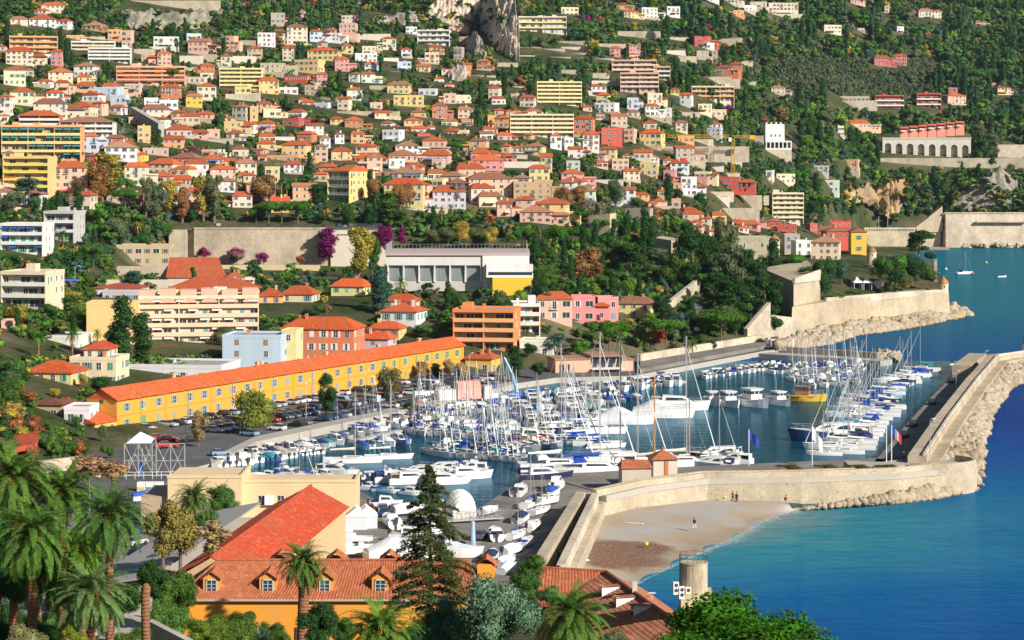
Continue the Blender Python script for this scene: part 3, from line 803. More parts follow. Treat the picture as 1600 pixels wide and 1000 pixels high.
def roof_hip(k):     # ridge along x with half length k
    mb = MB(); z0 = -.12
    e = [(-.5,0,0),(.5,0,0),(.5,1,0),(-.5,1,0)]; lo = [(a,b,z0) for a,b,_ in e]; r = [(-k,.5,1),(k,.5,1)]
    mb.add(e + lo + r, [(0,1,9,8),(1,2,9),(2,3,8,9),(3,0,8),(4,5,1,0),(5,6,2,1),(6,7,3,2),(7,4,0,3),(7,6,5,4)], 0)
    return mb.mesh('roof', M['roof_tile'])
def roof_gable(front):
    mb = MB(); z0 = -.12
    if front: e = [(-.5,0,0),(.5,0,0),(.5,1,0),(-.5,1,0)]; r = [(0,0,1),(0,1,1)]; fs = [(1,2,9,8),(3,0,8,9)]; gb = [(0,1,8),(2,3,9)]
    else: e = [(-.5,0,0),(.5,0,0),(.5,1,0),(-.5,1,0)]; r = [(-.5,.5,1),(.5,.5,1)]; fs = [(0,1,9,8),(2,3,8,9)]; gb = [(1,2,9),(3,0,8)]
    lo = [(a,b,z0) for a,b,_ in e]
    mb.add(e + lo + r, fs + [(4,5,1,0),(5,6,2,1),(6,7,3,2),(7,4,0,3),(7,6,5,4)], 0)
    mb.add(e + lo + r, gb, 1)
    return mb.mesh('roof', [M['roof_tile'], M['plaster']])
def roof_flat():
    mb = MB(); mb.box(-.5,.5,0,1,-.3,.0,0); t = .03
    mb.box(-.5,.5,0,t,0,1,0); mb.box(-.5,.5,1-t,1,0,1,0); mb.box(-.5,-.5+t,t,1-t,0,1,0); mb.box(.5-t,.5,t,1-t,0,1,0)
    mb.quad((-.47,.03,.3),(.47,.03,.3),(.47,.97,.3),(-.47,.97,.3),1)
    return mb.mesh('roof', [M['plaster'], M['flat_roof']])
U_ROOF = {'h': [roof_hip(.22), roof_hip(.08), roof_hip(.3)], 'g': [roof_gable(False)], 'G': [roof_gable(True)], 'f': [roof_flat()]}
def win_mesh(kind, near=False):
    """a window in metres, origin at sill centre on the wall face (y = 0, outwards -y)"""
    mb = MB(); w, h = .5, 1.5
    if kind == 'door': h = 2.1
    if kind == 'wide': w = 1.0
    if kind != 'shut':
        mb.box(-w, w, -.03, .10, 0, h, 0)                                   # glass
        f = .07 if not near else .045
        mb.box(-w-f, -w, -.06, .05, -f, h+f, 1); mb.box(w, w+f, -.06, .05, -f, h+f, 1)
        mb.box(-w, w, -.06, .05, h, h+f, 1); mb.box(-w-.12, w+.12, -.14, .05, -f-.03, 0, 1)
        mb.box(-.03, .03, -.05, .02, 0, h, 1)
        if near: mb.box(-w, -.03, -.045, .02, h*.5-.02, h*.5+.02, 1); mb.box(.03, w, -.045, .02, h*.5-.02, h*.5+.02, 1)
    else:
        mb.box(-w-.05, w+.05, -.07, .05, 0, h, 2); mb.box(-.015, .015, -.09, -.07, 0, h, 1)
    if kind == 'open' and not near:
        mb.box(-w-.55, -w-.08, -.10, .02, 0, h, 2); mb.box(w+.08, w+.55, -.10, .02, 0, h, 2)
    if kind == 'door':
        mb.box(-w-.6, w+.6, -.9, .05, -.12, 0, 1)
        for x in [-w-.58 + i*(2*w+1.16)/8 for i in range(9)]: mb.box(x-.02, x+.02, -.88, -.84, 0, .95, 3)
        mb.box(-w-.6, w+.6, -.9, -.84, .95, 1.0, 3)
        mb.box(-w-.55, -w-.08, -.10, .02, 0, h, 2); mb.box(w+.08, w+.55, -.10, .02, 0, h, 2)
    return mb.mesh('window', [M['window_dark'], M['white_paint'], M['shutter'], M['dark_metal']])
WIN = {k: win_mesh(k) for k in ('plain', 'open', 'shut', 'door', 'wide')}
WIN['near'] = win_mesh('plain', True)
mb = MB()
mb.box(-.25,.25,-.05,.0,0,1.5,0)
for i in range(9): mb.box(-.21,.21,-.065,-.05,.08+.155*i,.16+.155*i,0)
SHUTTER = mb.mesh('shutter', M['shutter'])
def window(parent, kind, x, y, z, rz=0, sc_=1.0, shut=None, near=False):
    sh = shut or (.3,.36,.38)
    if near:
        o = ob('window', WIN['near'] if kind != 'shut' else WIN['shut'], parent, (x,y,z), rz, (sc_,1,sc_), sh)
        if kind == 'open':
            for s in (-1, 1): ob('shutter', SHUTTER, o, (s*.84, -.01, 0), color=sh)
        elif kind == 'half':
            ob('shutter', SHUTTER, o, (-.84,-.01,0), color=sh); ob('shutter', SHUTTER, o, (.28,-.06,0), color=sh)
        return o
    return ob('window', WIN[kind if kind != 'half' else 'open'], parent, (x,y,z), rz, (sc_,1,sc_), sh)
RECTS = []      # facades in picture rows, so that plants are not set in front of them
def house_m(loc, w, d, h, rz, wall, roof, r, near=False, phrase=None, label=None, roofcol=None, rise=None, name='house', cat='house', group='houses on the slopes', floors=None, cols=None, shut=None, wmat=None, chim=None, wkinds=None, side=True):
    o = empty(name, loc, rz)
    wc, wname = WALLC[wall] if isinstance(wall, str) else (wall, '')
    wc = tuple(min(.85, q*(1+r.uniform(-.08,.08))) for q in wc)
    ob('wall', U_STONE if wmat == 'stone' else U_WALL, o, (0,0,-4), scale=(w,d,h+4), color=wc)
    rt = {'H':'h','b':'h','r':'f','R':'h'}.get(roof, roof)
    rc = roofcol or ROOFC.get(roof, ROOFC['h'])
    rk = r.uniform(.62,1.15); rc = (.40,.20,.12) if r.random() < .16 and rt != 'f' and not label else rc; rc = tuple(min(.7, q*rk*(1+r.uniform(-.12,.16))) for q in rc)
    rs = rise if rise is not None else {'h': min(w,d)*.22, 'g': d*.2, 'G': w*.2, 'f': .7}[rt]
    ov = .45 if rt != 'f' else .06
    u = r.choice(U_ROOF[rt])
    if rt == 'h' and d > w * 1.15:
        ob('roof', u, o, (w/2+ov, d/2, h), R(90), (d+2*ov, w+2*ov, rs), rc)
    else:
        ob('roof', u, o, (0,-ov,h), 0, (w+2*ov, d+2*ov, rs), wc if roof == 'f' else rc)
    nc = r.choice((0,1,1,2)) if chim is None else chim
    if rt == 'f': nc = min(nc, 1)
    for i in range(nc):
        cx = r.uniform(-.32,.32)*w; cs = r.uniform(.5,.9)
        ob('chimney', U_CHIM, o, (cx, d*r.uniform(.3,.7), h+rs*.2), 0, (cs,cs,rs*.8+.8), tuple(q*.95 for q in wc) if r.random()<.6 else (.55,.22,.12))
    fl = floors or max(1, int(round(h/3.1))); fh = h/fl
    nw = cols or max(1, int(round(w/3.3)))
    sh = shut or r.choice(SHUT)
    kinds = wkinds or ['open','open','open','plain','shut','door','wide']
    zsc = min(1.15, fh/3.0)
    for f in range(fl):
        for i in range(nw):
            if r.random() < .08: continue
            k = r.choice(kinds) if not (near and wkinds is None) else r.choice(['open','open','half','shut','plain'])
            if f == 0 and k == 'door': k = 'plain'
            z = f*fh + (fh*.30 if k != 'door' else fh*.10)
            window(o, k, -w/2 + w*(i+.5)/nw + r.uniform(-.1,.1), 0, z, 0, zsc, sh, near)
        if side:
            ns = max(1, int(round(d/4)))
            for i in range(ns):
                if r.random() < .3: continue
                k = r.choice(['open','shut','plain'])
                s = 1 if rz <= .02 else -1
                s = 1 if loc[0] < 0 and abs(rz) < .05 else s
                window(o, k, s*w/2, d*(i+.5)/ns, f*fh+fh*.30, s*R(90), zsc, sh, near)
    if not label and r.random() < .4:
        tw = w*r.uniform(.9,1.35); td = r.uniform(2,3.5)
        ob('terrace', U_STONE if r.random() < .6 else U_WALL, o, (r.uniform(-.2,.2)*w, -td, -5), 0, (tw, td-.05, 5+r.uniform(.2,1.0)), tuple(q*.85 for q in wc) if r.random() < .4 else (.52,.44,.33))
    if not label and r.random() < .25:
        aw = w*r.uniform(.3,.6); ax = r.uniform(-.2,.2)*w; mb = MB(); mb.add([(ax-aw/2,-.02,2.6),(ax+aw/2,-.02,2.6),(ax+aw/2,-2,2.1),(ax-aw/2,-2,2.1)], [(0,3,2,1)]); mb.box(ax-aw/2,ax+aw/2,-2.05,-1.95,1.9,2.1)
        ob('awning', mb.mesh('awning', M['canvas']), o, color=r.choice(((.75,.72,.66),(.55,.10,.06),(.60,.35,.06),(.10,.22,.40))))
    if w > 5.5 and r.random() < .55 and not label:
        sg = r.choice((-1, 1)); ww = w*r.uniform(.4,.7); wh = h*r.uniform(.45,.75); wd = d*.8; x_ = sg*(w/2 + ww/2 - .3)
        ob('wing', U_WALL, o, (x_, d*r.uniform(-.05,.2), -4), 0, (ww, wd, wh+4), wc)
        fl_ = r.random() < .45
        ob('wing_roof', U_ROOF['f'][0] if fl_ else r.choice(U_ROOF['h']), o, (x_, -.4, wh), 0, (ww+(.1 if fl_ else .8), wd+1.4, .6 if fl_ else min(ww,wd)*.2), wc if fl_ else rc)
        for i in range(max(1, int(ww/3))): window(o, r.choice(('plain','shut','open')), x_-ww/2+ww*(i+.5)/max(1, int(ww/3)), d*-.05-.02, wh*.3, 0, min(1, wh/3.2), sh)
    RN = {'h':'orange hip roof','H':'bright orange roof','b':'brown hip roof','g':'orange gable roof','G':'street facing gable','f':'flat roof','r':'red flat roof','R':'red roof'}
    if label: tag(o, label, cat, group)
    else:
        sz = 'low ' if fl == 1 else 'tall ' if fl >= 4 else ''
        auto(o, phrase or f"{sz}{wname} {cat} with {RN[roof]}", cat, group)
    return o
NH = [0]
def zhouse(ox, oy, row):
    a = row.split(); x0, x1, ye, yb = [float(q)/4 for q in a[:4]]; wall, roof = a[4], a[5]
    x0 += ox; x1 += ox; ye += oy; yb += oy
    r = random.Random(NH[0]*13+5); NH[0] += 1
    xc = (x0+x1)/2; D = Dt(xc, yb); s = F/D
    D = D + .5
    w = (x1-x0)/s; h = max(2.6, (yb-ye)/s)
    rz = R(float(a[6])) if len(a) > 6 else R(r.choice((-16,-10,-5,4,8,12,15)))
    d = min(max(7.5, w*.8), 13)
    if abs(rz) > .05: w = max(4.5, (w - d*math.sin(abs(rz))*.8)/math.cos(rz))
    p = W(xc, yb, D)
    p.y += 0
    c, s_ = math.cos(rz), math.sin(rz)
    p = Vector((p.x + d*.5*s_*.9, p.y, p.z))
    RECTS.append((x0-1, x1+1, ye-3, yb, D))
    return house_m(p, w, d, h, rz, wall, roof, r)

def apt(x0, x1, ye, yb, floors, wall, bal, bays, label, rz=0, depth=14, roof='f', awn=None, name='apartment_block', rail=False, D=None, recess=1.7, winshut=None, pent=True, ground=True, parapet_h=.95):
    """a block of flats: recessed glazing behind full width balconies; picture rows give where it stands and how tall it is"""
    xc = (x0+x1)/2; D = (D or Dt(xc, yb)) + .5; s = F/D
    w = (x1-x0)/s; h = (yb-ye)/s; fh = h/floors
    r = random.Random(int(x0*7+yb))
    if abs(rz) > 3: w = max(8, (w - depth*math.sin(R(abs(rz)))*.8)/math.cos(R(rz)))
    p = W(xc, yb, D); p.x += depth*.45*math.sin(R(rz))
    o = empty(name, p, R(rz)); wc = WALLC[wall][0]; bc = WALLC[bal][0] if isinstance(bal, str) else bal
    ob('wall', U_WALL, o, (0,recess,-5), 0, (w, depth-recess, h+5), wc)
    ob('roof', U_ROOF['f'][0] if roof == 'f' else U_ROOF['h'][0], o, (0,-.1,h), 0, (w+.2, depth+.2, .8 if roof == 'f' else 2.6), wc if roof == 'f' else ROOFC.get(roof, ROOFC['h']))
    if pent and roof == 'f':
        for i in range(max(1, int(w/16))): ob('stair_house', U_WALL, o, (r.uniform(-.38,.38)*w, depth*r.uniform(.3,.5), h+.3), 0, (r.uniform(2,4), 3.5, r.uniform(1.6,2.6)), tuple(q*.98 for q in wc))
        for i in range(max(1, int(w/14))): ob('chimney', U_CHIM, o, (r.uniform(-.42,.42)*w, depth*.5, h+.3), 0, (.8,.8,1.6), wc)
    bw = w/bays
    for f in range(floors):
        z = f*fh
        if f or not ground:
            mb = MB(); mb.box(-w/2+.02, w/2-.02, -.12, recess+.02, z-.22, z, 0)
            if rail:
                mb.box(-w/2+.02, w/2-.02, -.12, -.06, z+parapet_h-.08, z+parapet_h, 1)
                for i in range(int(w/.7)): mb.box(-w/2+.05+i*.7, -w/2+.09+i*.7, -.1, -.07, z, z+parapet_h-.08, 1)
            else: mb.box(-w/2+.02, w/2-.02, -.12, .02, z, z+parapet_h, 0)
            ob('balcony', mb.mesh('balcony', [M['plaster'], M['white_paint']]), o, color=bc)
        for i in range(bays):
            k = r.choice(['door','wide','wide','shut','open']) if not winshut else r.choice(['shut','open','shut','wide'])
            kk = 'plain' if k == 'door' else k
            window(o, kk, -w/2+bw*(i+.5)+r.uniform(-.15,.15)*bw, recess, z+.1*fh, 0, min(1.5, fh/2.4), winshut or r.choice(SHUT[:4]))
        if awn:
            for i in range(bays):
                if r.random() < .5:
                    mb = MB(); xx = -w/2+bw*(i+.5); mb.add([(xx-bw*.42,recess,z+fh*.93),(xx+bw*.42,recess,z+fh*.93),(xx+bw*.42,-.3,z+fh*.72),(xx-bw*.42,-.3,z+fh*.72),(xx-bw*.42,-.3,z+fh*.64),(xx+bw*.42,-.3,z+fh*.64)], [(0,3,2,1),(3,4,5,2)])
                    ob('awning', mb.mesh('awning', M['canvas']), o, color=awn)
    nf = max(1, bays//3)
    for i in range(nf+1):
        x = -w/2 + w*i/nf
        ob('fin_wall', U_WALL, o, (min(max(x, -w/2+.15), w/2-.15), -.02, -5), 0, (.3, recess+.02, h+5), wc)
    ns = max(1, int(depth/4))
    for f in range(floors):
        for i in range(ns):
            if r.random() < .45: continue
            sd = -1 if rz > 3 else 1
            window(o, 'plain', sd*w/2, 2+ (depth-2)*(i+.5)/ns, f*fh+fh*.3, sd*R(90), 1, None)
    RECTS.append((x0-1, x1+1, ye-3, yb, D))
    tag(o, label, 'apartment block', 'apartment blocks')
    return o
# ------------------------------------------------------------------ the town: left right eave base (quarter rows of the survey), wall, roof, turn
TOWN = {
(0,0): """245 400 30 80 c h
215 300 66 88 w h
50 170 118 172 c h 12
170 345 118 175 w G 8
345 445 130 185 w h
510 660 158 190 o h
670 760 190 250 o f
760 825 195 295 p f
20 200 318 400 c h 10
0 24 290 320 p h
215 325 350 372 w f
410 520 226 252 o f
950 1115 235 298 w f 6
1150 1255 215 252 b f
1175 1310 258 325 p g -6
1410 1480 230 310 p f
830 860 150 178 w f
460 600 412 478 w h -8
0 205 434 480 p h 12
0 155 455 535 c f
285 450 448 502 c G 10
235 320 512 535 w h
335 430 516 572 p h
1150 1300 487 522 c f
45 215 572 655 c h 10
460 595 530 562 o h
590 750 552 605 b f -8
690 795 600 652 b f -8
620 745 536 580 p h
515 640 590 640 w G
780 880 530 582 p f
885 985 618 662 w f
980 1110 632 680 w f
1150 1265 602 655 Y h 10
1220 1350 537 620 c h 8
0 70 602 715 w h
190 415 645 742 c b 10
410 585 664 732 c h
575 660 644 722 p h
680 780 670 708 w h
860 1060 684 712 c b
1070 1160 704 742 p h
1125 1245 725 775 p h
1225 1330 712 748 p h
1400 1460 735 765 p h
1400 1510 765 828 y f 0
1510 1600 775 828 w h
1415 1525 832 872 w h
1450 1560 668 742 s b
1560 1600 672 752 o f
0 35 722 768 c h
495 610 850 944 b h 8
640 850 918 1000 w G 6
690 840 900 960 p h
830 910 965 1010 Y h
870 1050 932 972 s f
1030 1200 808 860 p h
1290 1370 815 868 p f
1260 1390 942 982 c f
1070 1250 985 1030 o h
1250 1400 992 1030 p h
10 80 958 990 p h
540 620 972 1010 r h
1240 1330 470 490 c f""",
(400,0): """85 180 85 148 s f
265 305 70 98 o h
0 120 210 292 w f
175 320 168 278 c b
325 415 197 252 b h
440 500 186 212 o h
450 530 212 256 w f
520 630 150 208 p f
535 620 102 150 c f
575 645 215 252 p f
930 1005 172 218 w f
1205 1265 162 200 p h
1255 1340 162 218 p h
320 525 315 378 y h -6
240 420 378 448 y f
20 180 400 458 s f
480 580 368 448 P h
0 45 430 492 y f
175 350 478 506 r r
610 755 338 392 w f 6
670 765 400 452 b h
655 745 462 520 w h
745 785 482 526 w f
580 660 462 512 w h
875 970 390 446 b f
1110 1175 492 532 w h
1175 1240 526 562 c h
820 970 528 588 y b -6
1015 1140 560 602 w f
860 1045 602 662 y f 0
1450 1530 512 548 c f
1460 1560 616 658 w h
1160 1250 590 650 p f
1230 1345 600 650 c f
0 140 502 592 y h
140 260 552 592 w f
305 380 540 600 s f
250 330 622 662 p h
280 370 638 672 p h
0 100 648 705 o h
95 160 658 700 p h
30 155 688 735 c f
370 470 648 692 b f
200 310 698 745 w h
165 290 748 792 r f
300 365 748 775 r r
15 115 770 818 p h
550 670 748 818 t h
780 865 768 812 w h
790 920 818 892 w f
1245 1355 682 740 p h
1490 1560 688 725 p h
1560 1600 692 742 t h
1445 1490 728 775 o f
1490 1600 738 795 o h
1285 1355 752 795 o f
1400 1510 806 858 p h
1395 1480 834 882 w g
1500 1600 842 885 p h
255 370 836 888 t h
0 120 850 895 y h
390 465 860 925 w h 8
475 550 838 900 w h
580 680 836 900 o h
990 1090 848 870 r r
970 1060 802 845 c h
1170 1285 818 856 c h
1040 1190 876 926 p h
160 330 905 975 y h -10
0 60 935 975 p h
465 600 944 1005 y h
625 760 915 985 c h -8
865 1015 908 970 w b
810 1010 968 1012 p h
1030 1225 968 1020 p h
1330 1530 956 1005 P h 5
0 60 975 1015 o h
60 290 978 1015 o f
620 770 994 1020 t h
1540 1600 912 962 p h
1240 1330 820 860 c f
1060 1120 790 830 t h""",
(800,0): """290 415 50 102 c f
655 740 28 62 y h
680 790 72 118 y h
790 910 52 118 w f
955 1050 45 98 w f
1440 1530 38 68 w f
1490 1600 15 46 c f
1380 1450 68 102 o f
1330 1420 -5 22 w f
1205 1300 -15 14 w f
1135 1245 232 294 r f
1210 1265 272 308 w f
1150 1230 322 362 s f
1250 1290 322 362 s f
1270 1390 422 470 t h
1360 1445 402 478 t h
990 1050 558 590 y h
1050 1135 592 655 w h
840 940 588 648 c f 6
715 790 617 682 b f
825 920 662 728 w h
50 150 608 672 c h
0 48 592 622 c f
520 670 648 705 w f
720 800 698 735 c b
960 1000 682 732 w f
0 50 692 718 p h
75 190 698 726 t h
435 500 668 702 p h
390 520 740 848 t h -10
610 720 724 788 p g
520 580 712 752 c h
1220 1320 805 852 b f
1250 1320 772 805 w h
1150 1250 655 705 c f
1230 1340 690 730 p f
545 690 805 894 r f 8
435 545 840 945 w h 6
700 780 812 882 p f
800 960 830 912 y h
225 310 848 935 w h
310 385 868 940 w f
80 210 914 970 y h
0 80 922 960 w h
85 130 842 875 o h
350 450 930 990 w h
550 660 932 995 y h
535 600 965 1005 p h
1205 1305 934 985 p h
830 920 990 1015 w h
930 1010 1000 1030 p h""",
(1200,0): """0 190 22 92 c f 4
500 620 0 28 p b
930 1085 68 120 c h
1290 1370 138 164 o b
655 772 362 412 r h 6
776 872 352 416 r h -3
1100 1240 598 655 p h
1130 1190 552 602 P f
485 640 768 802 p h
425 475 792 852 c f
10 110 548 588 s b
1420 1520 548 592 c b
375 640 606 640 s f
730 760 40 80 c f
330 460 160 210 c f
560 610 180 210 c f
800 850 170 205 w f
1390 1430 520 545 w h""",
(0,250): """0 190 102 195 p h 8
0 30 122 182 o h
310 540 45 222 p h 10
770 920 40 160 c h 5
920 1120 22 90 c h
930 1090 100 150 p h -6
1050 1200 120 165 r H 0
1100 1290 72 108 w f
1290 1480 55 125 p h
1130 1300 22 70 w h
1450 1600 18 98 c h
1510 1600 95 140 y h
1530 1600 150 215 o h
725 1060 540 662 s f 0
1395 1530 738 775 c h""",
(400,250): """360 450 88 140 y h
390 510 48 75 t h
600 820 0 20 p h
820 930 0 60 w f
935 1050 40 75 p h
850 1060 80 125 c h
1100 1180 0 50 p f
1335 1550 0 62 P h 5
800 1060 150 292 y h -6
1000 1095 155 285 p h
1085 1310 195 305 v h 8
1050 1190 80 130 c h
1100 1190 125 172 l f
1220 1430 52 110 p h
1150 1310 98 150 c b
1310 1600 115 220 p h 8
1315 1490 175 275 c h
1380 1540 225 295 c h
1500 1600 272 355 p h""",
(800,250): """100 235 52 135 y h 5
0 120 112 155 c h
0 250 145 250 n f 4
300 450 82 140 P h 5
300 470 138 165 c h
335 425 12 72 g f
440 515 168 195 c h
25 145 248 320 p h
50 260 322 395 p h
150 360 272 400 y h -10
520 600 12 55 p h
620 730 0 65 p f
690 800 68 130 c h 5
800 920 20 100 y f -8
990 1115 18 75 w h
1050 1155 112 224 w f 5
1150 1240 112 145 P f
1250 1440 112 175 r f
960 1050 142 195 p h
1020 1070 150 215 p f
920 960 192 235 y h
740 860 215 248 o h
870 970 258 295 p h
840 905 270 308 o h
1000 1060 250 305 p f
1060 1150 306 345 p h
1060 1200 335 380 o h
1110 1200 388 430 p h
1240 1340 342 392 y h
1190 1250 365 405 c G
1270 1330 385 425 o h
1370 1450 382 420 p h
1420 1560 402 440 P h
1510 1600 385 420 P b
1400 1480 425 455 c H
1220 1300 445 480 c h
1130 1210 415 455 p h
130 375 868 1008 p h 8
372 520 862 1015 P f 0
515 665 868 1015 P f 10
665 890 895 985 y b -10""",
(1200,250): """0 32 70 135 w f
32 170 92 145 c f
290 390 40 85 g f
450 585 2 72 o f
350 455 132 200 w f -12
345 520 386 425 r r
0 90 382 425 r b
60 190 410 470 r f
245 310 402 450 r f
300 450 440 500 r b -4
440 520 425 520 r f""",
}
for (ox_, oy_), rows in TOWN.items():
    for row in rows.strip().split('\n'): zhouse(ox_, oy_, row)
# ---- blocks of flats, each with a name of its own
apt(11, 88, 58, 83, 3, 'o', 'o', 6, 'long three storey cream and orange apartment block with stacked balcony bands high on the hill', 10)
apt(108, 178, 66, 84, 3, 'w', 'c', 7, 'white terraced block with continuous balconies, upper of the stepped pair among pines', 8)
apt(135, 203, 76, 98, 4, 'w', 'w', 7, 'white terraced block with continuous balconies, lower of the stepped pair among pines', 6)
apt(180, 288, 105, 132, 4, 'p', (.80,.36,.22), 9, 'salmon pink apartment block with long orange balcony bands', 4, awn=(.75,.22,.05))
apt(342, 408, 108, 140, 5, 'l', (.78,.66,.32), 6, 'lemon yellow five storey block with deep balconies above a pale wall', 3)
apt(27, 92, 180, 203, 3, 't', 'w', 6, 'terracotta three storey block with green shutters and an orange hip roof', 5, roof='h', winshut=(.12,.38,.22), ground=False)
apt(0, 125, 198, 250, 4, 'o', (.80,.62,.22), 9, 'wide yellow apartment block with teal awnings on every balcony', 4, awn=(.03,.32,.30))
apt(92, 175, 190, 214, 3, 'w', 'w', 10, 'white block with a brown hip roof and rows of arched loggias', 3, roof='b', rail=False, recess=1.2)
apt(652, 704, 48, 72, 3, 'w', 'w', 5, 'big white modern villa with stacked terraces beside the pale cliff', -4)
apt(810, 885, 27, 52, 3, (.74,.62,.34) if False else 'c', 'l', 8, 'pale yellow hotel block with blue windows above the cliff', 2, winshut=(.25,.40,.60))
apt(957, 1027, 95, 117, 3, 'p', (.78,.60,.48), 6, 'pinkish cream apartment tower, upper half stepping back up the slope', -3, depth=18)
apt(970, 1030, 115, 143, 4, 'p', (.78,.60,.48), 6, 'pinkish cream apartment tower, lower half with four balcony storeys', -3)
apt(1022, 1048, 105, 126, 3, 'p', 'w', 3, 'narrow pinkish wing with white balconies joined to the cream tower', -3)
apt(836, 909, 129, 166, 6, 'l', (.80,.70,.36), 7, 'lemon six storey block with thick yellow balcony bands and roof stair houses', 6)
apt(1080, 1147, 136, 158, 3, 'c', (.78,.42,.14), 9, 'long low block with orange framed balconies under the red villa', 2)
apt(796, 896, 180, 214, 5, 'c', (.78,.70,.42), 9, 'wide stepped cream block with long pale yellow balcony bands', 3)
apt(1367, 1412, 150, 173, 3, 'r', 'w', 5, 'deep red terraced hotel with white balconies, wider wing', 2)
apt(1432, 1470, 147, 172, 3, 'r', 'w', 4, 'deep red terraced hotel with white balconies, wing under the orange penthouse', 2)
apt(1204, 1256, 303, 348, 6, 'c', (.76,.64,.36), 5, 'cream six storey block standing alone above the old town', 5)
apt(0, 71, 352, 396, 3, 'w', (.70,.72,.72), 5, 'white three storey block with blue awnings and green shutters', -4, awn=(.02,.10,.55), winshut=(.03,.30,.20), pent=False)
apt(68, 121, 333, 377, 3, 'g', (.70,.70,.72), 3, 'grey white modern block of three open floors beside tall cypresses', -6)
apt(0, 84, 428, 482, 3, 'c', 'w', 5, 'cream white block with three long white balconies above the palms', -10)
apt(5, 77, 247, 304, 5, 'y', (.80,.58,.10), 3, 'tall golden apartment block with a blank side wall', -3)
apt(512, 577, 267, 316, 4, (.74,.54,.21) if False else 'y', (.55,.62,.66), 5, 'large golden yellow block with grey balconies and an orange roof beside the boulevard', -28, depth=22, roof='h', rail=True, winshut=(.06,.28,.24))
PEACH = apt(209, 402, 466, 553, 6, 'c', (.80,.55,.38), 10, 'long peach apartment block with arched top balconies behind the yellow barracks', 9, depth=14, awn=(.75,.70,.62), D=588, recess=.9)

apt(708, 812, 487, 548, 4, 'O', (.80,.40,.18), 6, 'bright orange block of flats with long balconies behind the trees', -8, winshut=(.10,.36,.30))
apt(800, 842, 478, 522, 3, 'w', (.78,.62,.50), 3, 'small white and red block beside the bright orange flats', 4)
def peach_top():
    w = 193*588.5/F; h = 87*588.5/F; PC = (.76,.40,.29)
    for i in range(6):
        x = -w/2 + w*(i+.5)/6; bw = w/6*.78
        ob('penthouse', U_WALL, PEACH, (x, 4.0, h+.2), 0, (bw, 7, 1.9+.3*(i % 2)), PC)
        mb = MB(); n = 10; pr = [(-bw*.48+bw*.96*k/n, .95*math.sin(math.pi*k/n)) for k in range(n+1)]
        mb.add([(x+a, -.16, h-.75+b) for a, b in pr] + [(x+a, .5, h-.75+b) for a, b in pr], [tuple(range(n+1))] + [(k+1, k, n+1+k, n+2+k) for k in range(n)])
        mb.box(x-bw*.5, x+bw*.5, -.2, .5, h-1.2, h-.75); ob('arched_pediment', mb.mesh('arched_pediment', M['plaster']), PEACH, color=PC)
peach_top()
LANDMARKS = [
 ('pale cliff', 785, 45, None), ('salmon apartment block', 235, 120, None), ('lemon six storey block', 872, 150, None), ('pinkish cream apartment tower', 1000, 120, None),
 ('red terraced hotel', 1420, 160, None), ('paired red villa', 1390, 98, None), ('yellow tower crane', 1145, 225, None), ('stepped white blocks', 155, 82, None), ('lemon five storey block', 375, 125, None),
 ('big white modern villa', 678, 60, None), ('teal awning block', 62, 225, None), ('golden boulevard block', 545, 292, None), ('tall golden block', 40, 275, None),
 ('wide stepped cream block', 846, 197, None), ('arched viaduct', 1445, 225, None), ('white hotel with arcade', 1221, 220, None), ('rampart wall', 430, 385, None), ('long peach apartments', 300, 505, None),
 ('white gymnasium', 715, 415, None), ('orange flats', 760, 515, None), ('cream six storey block', 1230, 325, None), ('citadel wall', 1370, 485, None), ('yellow barracks', 450, 600, None),
 ('blank tan wall', 832, 300, None), ('pink hip roofed villa', 430, 280, None), ('round park trees', 1000, 430, None), ('white shuttered block', 35, 375, None), ('orange hut on the sea wall', 1040, 728, None),
 ('black masted yacht', 965, 720, 'boat'), ('yellow fishing boat', 1255, 622, 'boat'), ('white fishing catamarans', 1150, 625, 'boat'), ('long classic yacht', 550, 717, 'boat'), ('round bastion', 1445, 725, None),
 ('north jetty', 1300, 555, 'boat'), ('pink harbour club', 930, 575, None), ('domed boat shelter', 720, 785, None), ('travel lift frame', 240, 715, None), ('blue boat hoist', 805, 590, None), ('covered white motor yachts', 1000, 650, 'boat'),
 ('red shed roof', 450, 820, None), ('stone house with three windows', 225, 400, None), ('station viaduct', 1410, 370, None), ('mole quay', 1440, 640, 'boat'), ('brown roofed hill house', 75, 170, None), ('crenellated wall', 1120, 312, None),
 ('yellow arched villa', 638, 158, None), ('pink turreted villa', 530, 105, None), ('yellow hillside villa', 505, 85, None), ('wooded right ridge', 1500, 60, None), ('smoke plume', 1185, 95, None), ('olive terraces', 1320, 125, None)]
# low garden terrace walls between the houses
def infill():
    g = random.Random(23); n = 0; cs = 'wcpoyctPcwosy'
    for t in range(1500):
        if n >= 78: break
        x = g.uniform(5, 1100); y = g.uniform(75, 335); D = Dt(x, y); s = F/D
        if 1000 < x and y < 160 or 760 < x < 960 and y < 140: continue
        w = g.uniform(7, 13); h = g.uniform(3.2, 8.5); x0, x1, y0 = x - w*s/2, x + w*s/2, y - h*s - 5
        if any(min(x1, b) > max(x0, a) and min(y, d) - max(y0, c) > .35*(y-y0) for a, b, c, d, Dh in RECTS): continue
        r = random.Random(900+t); RECTS.append((x0-1, x1+1, y0, y, D))
        house_m(W(x, y, D), w*.85, g.uniform(7, 10), h, R(g.uniform(-14, 14)), g.choice(cs), g.choice('hhhhbfg'), r, name='infill_house', cat='infill_house', group='cottages on the slopes'); n += 1  # ordinary houses like the rest of the slope, added at random in gaps
infill()
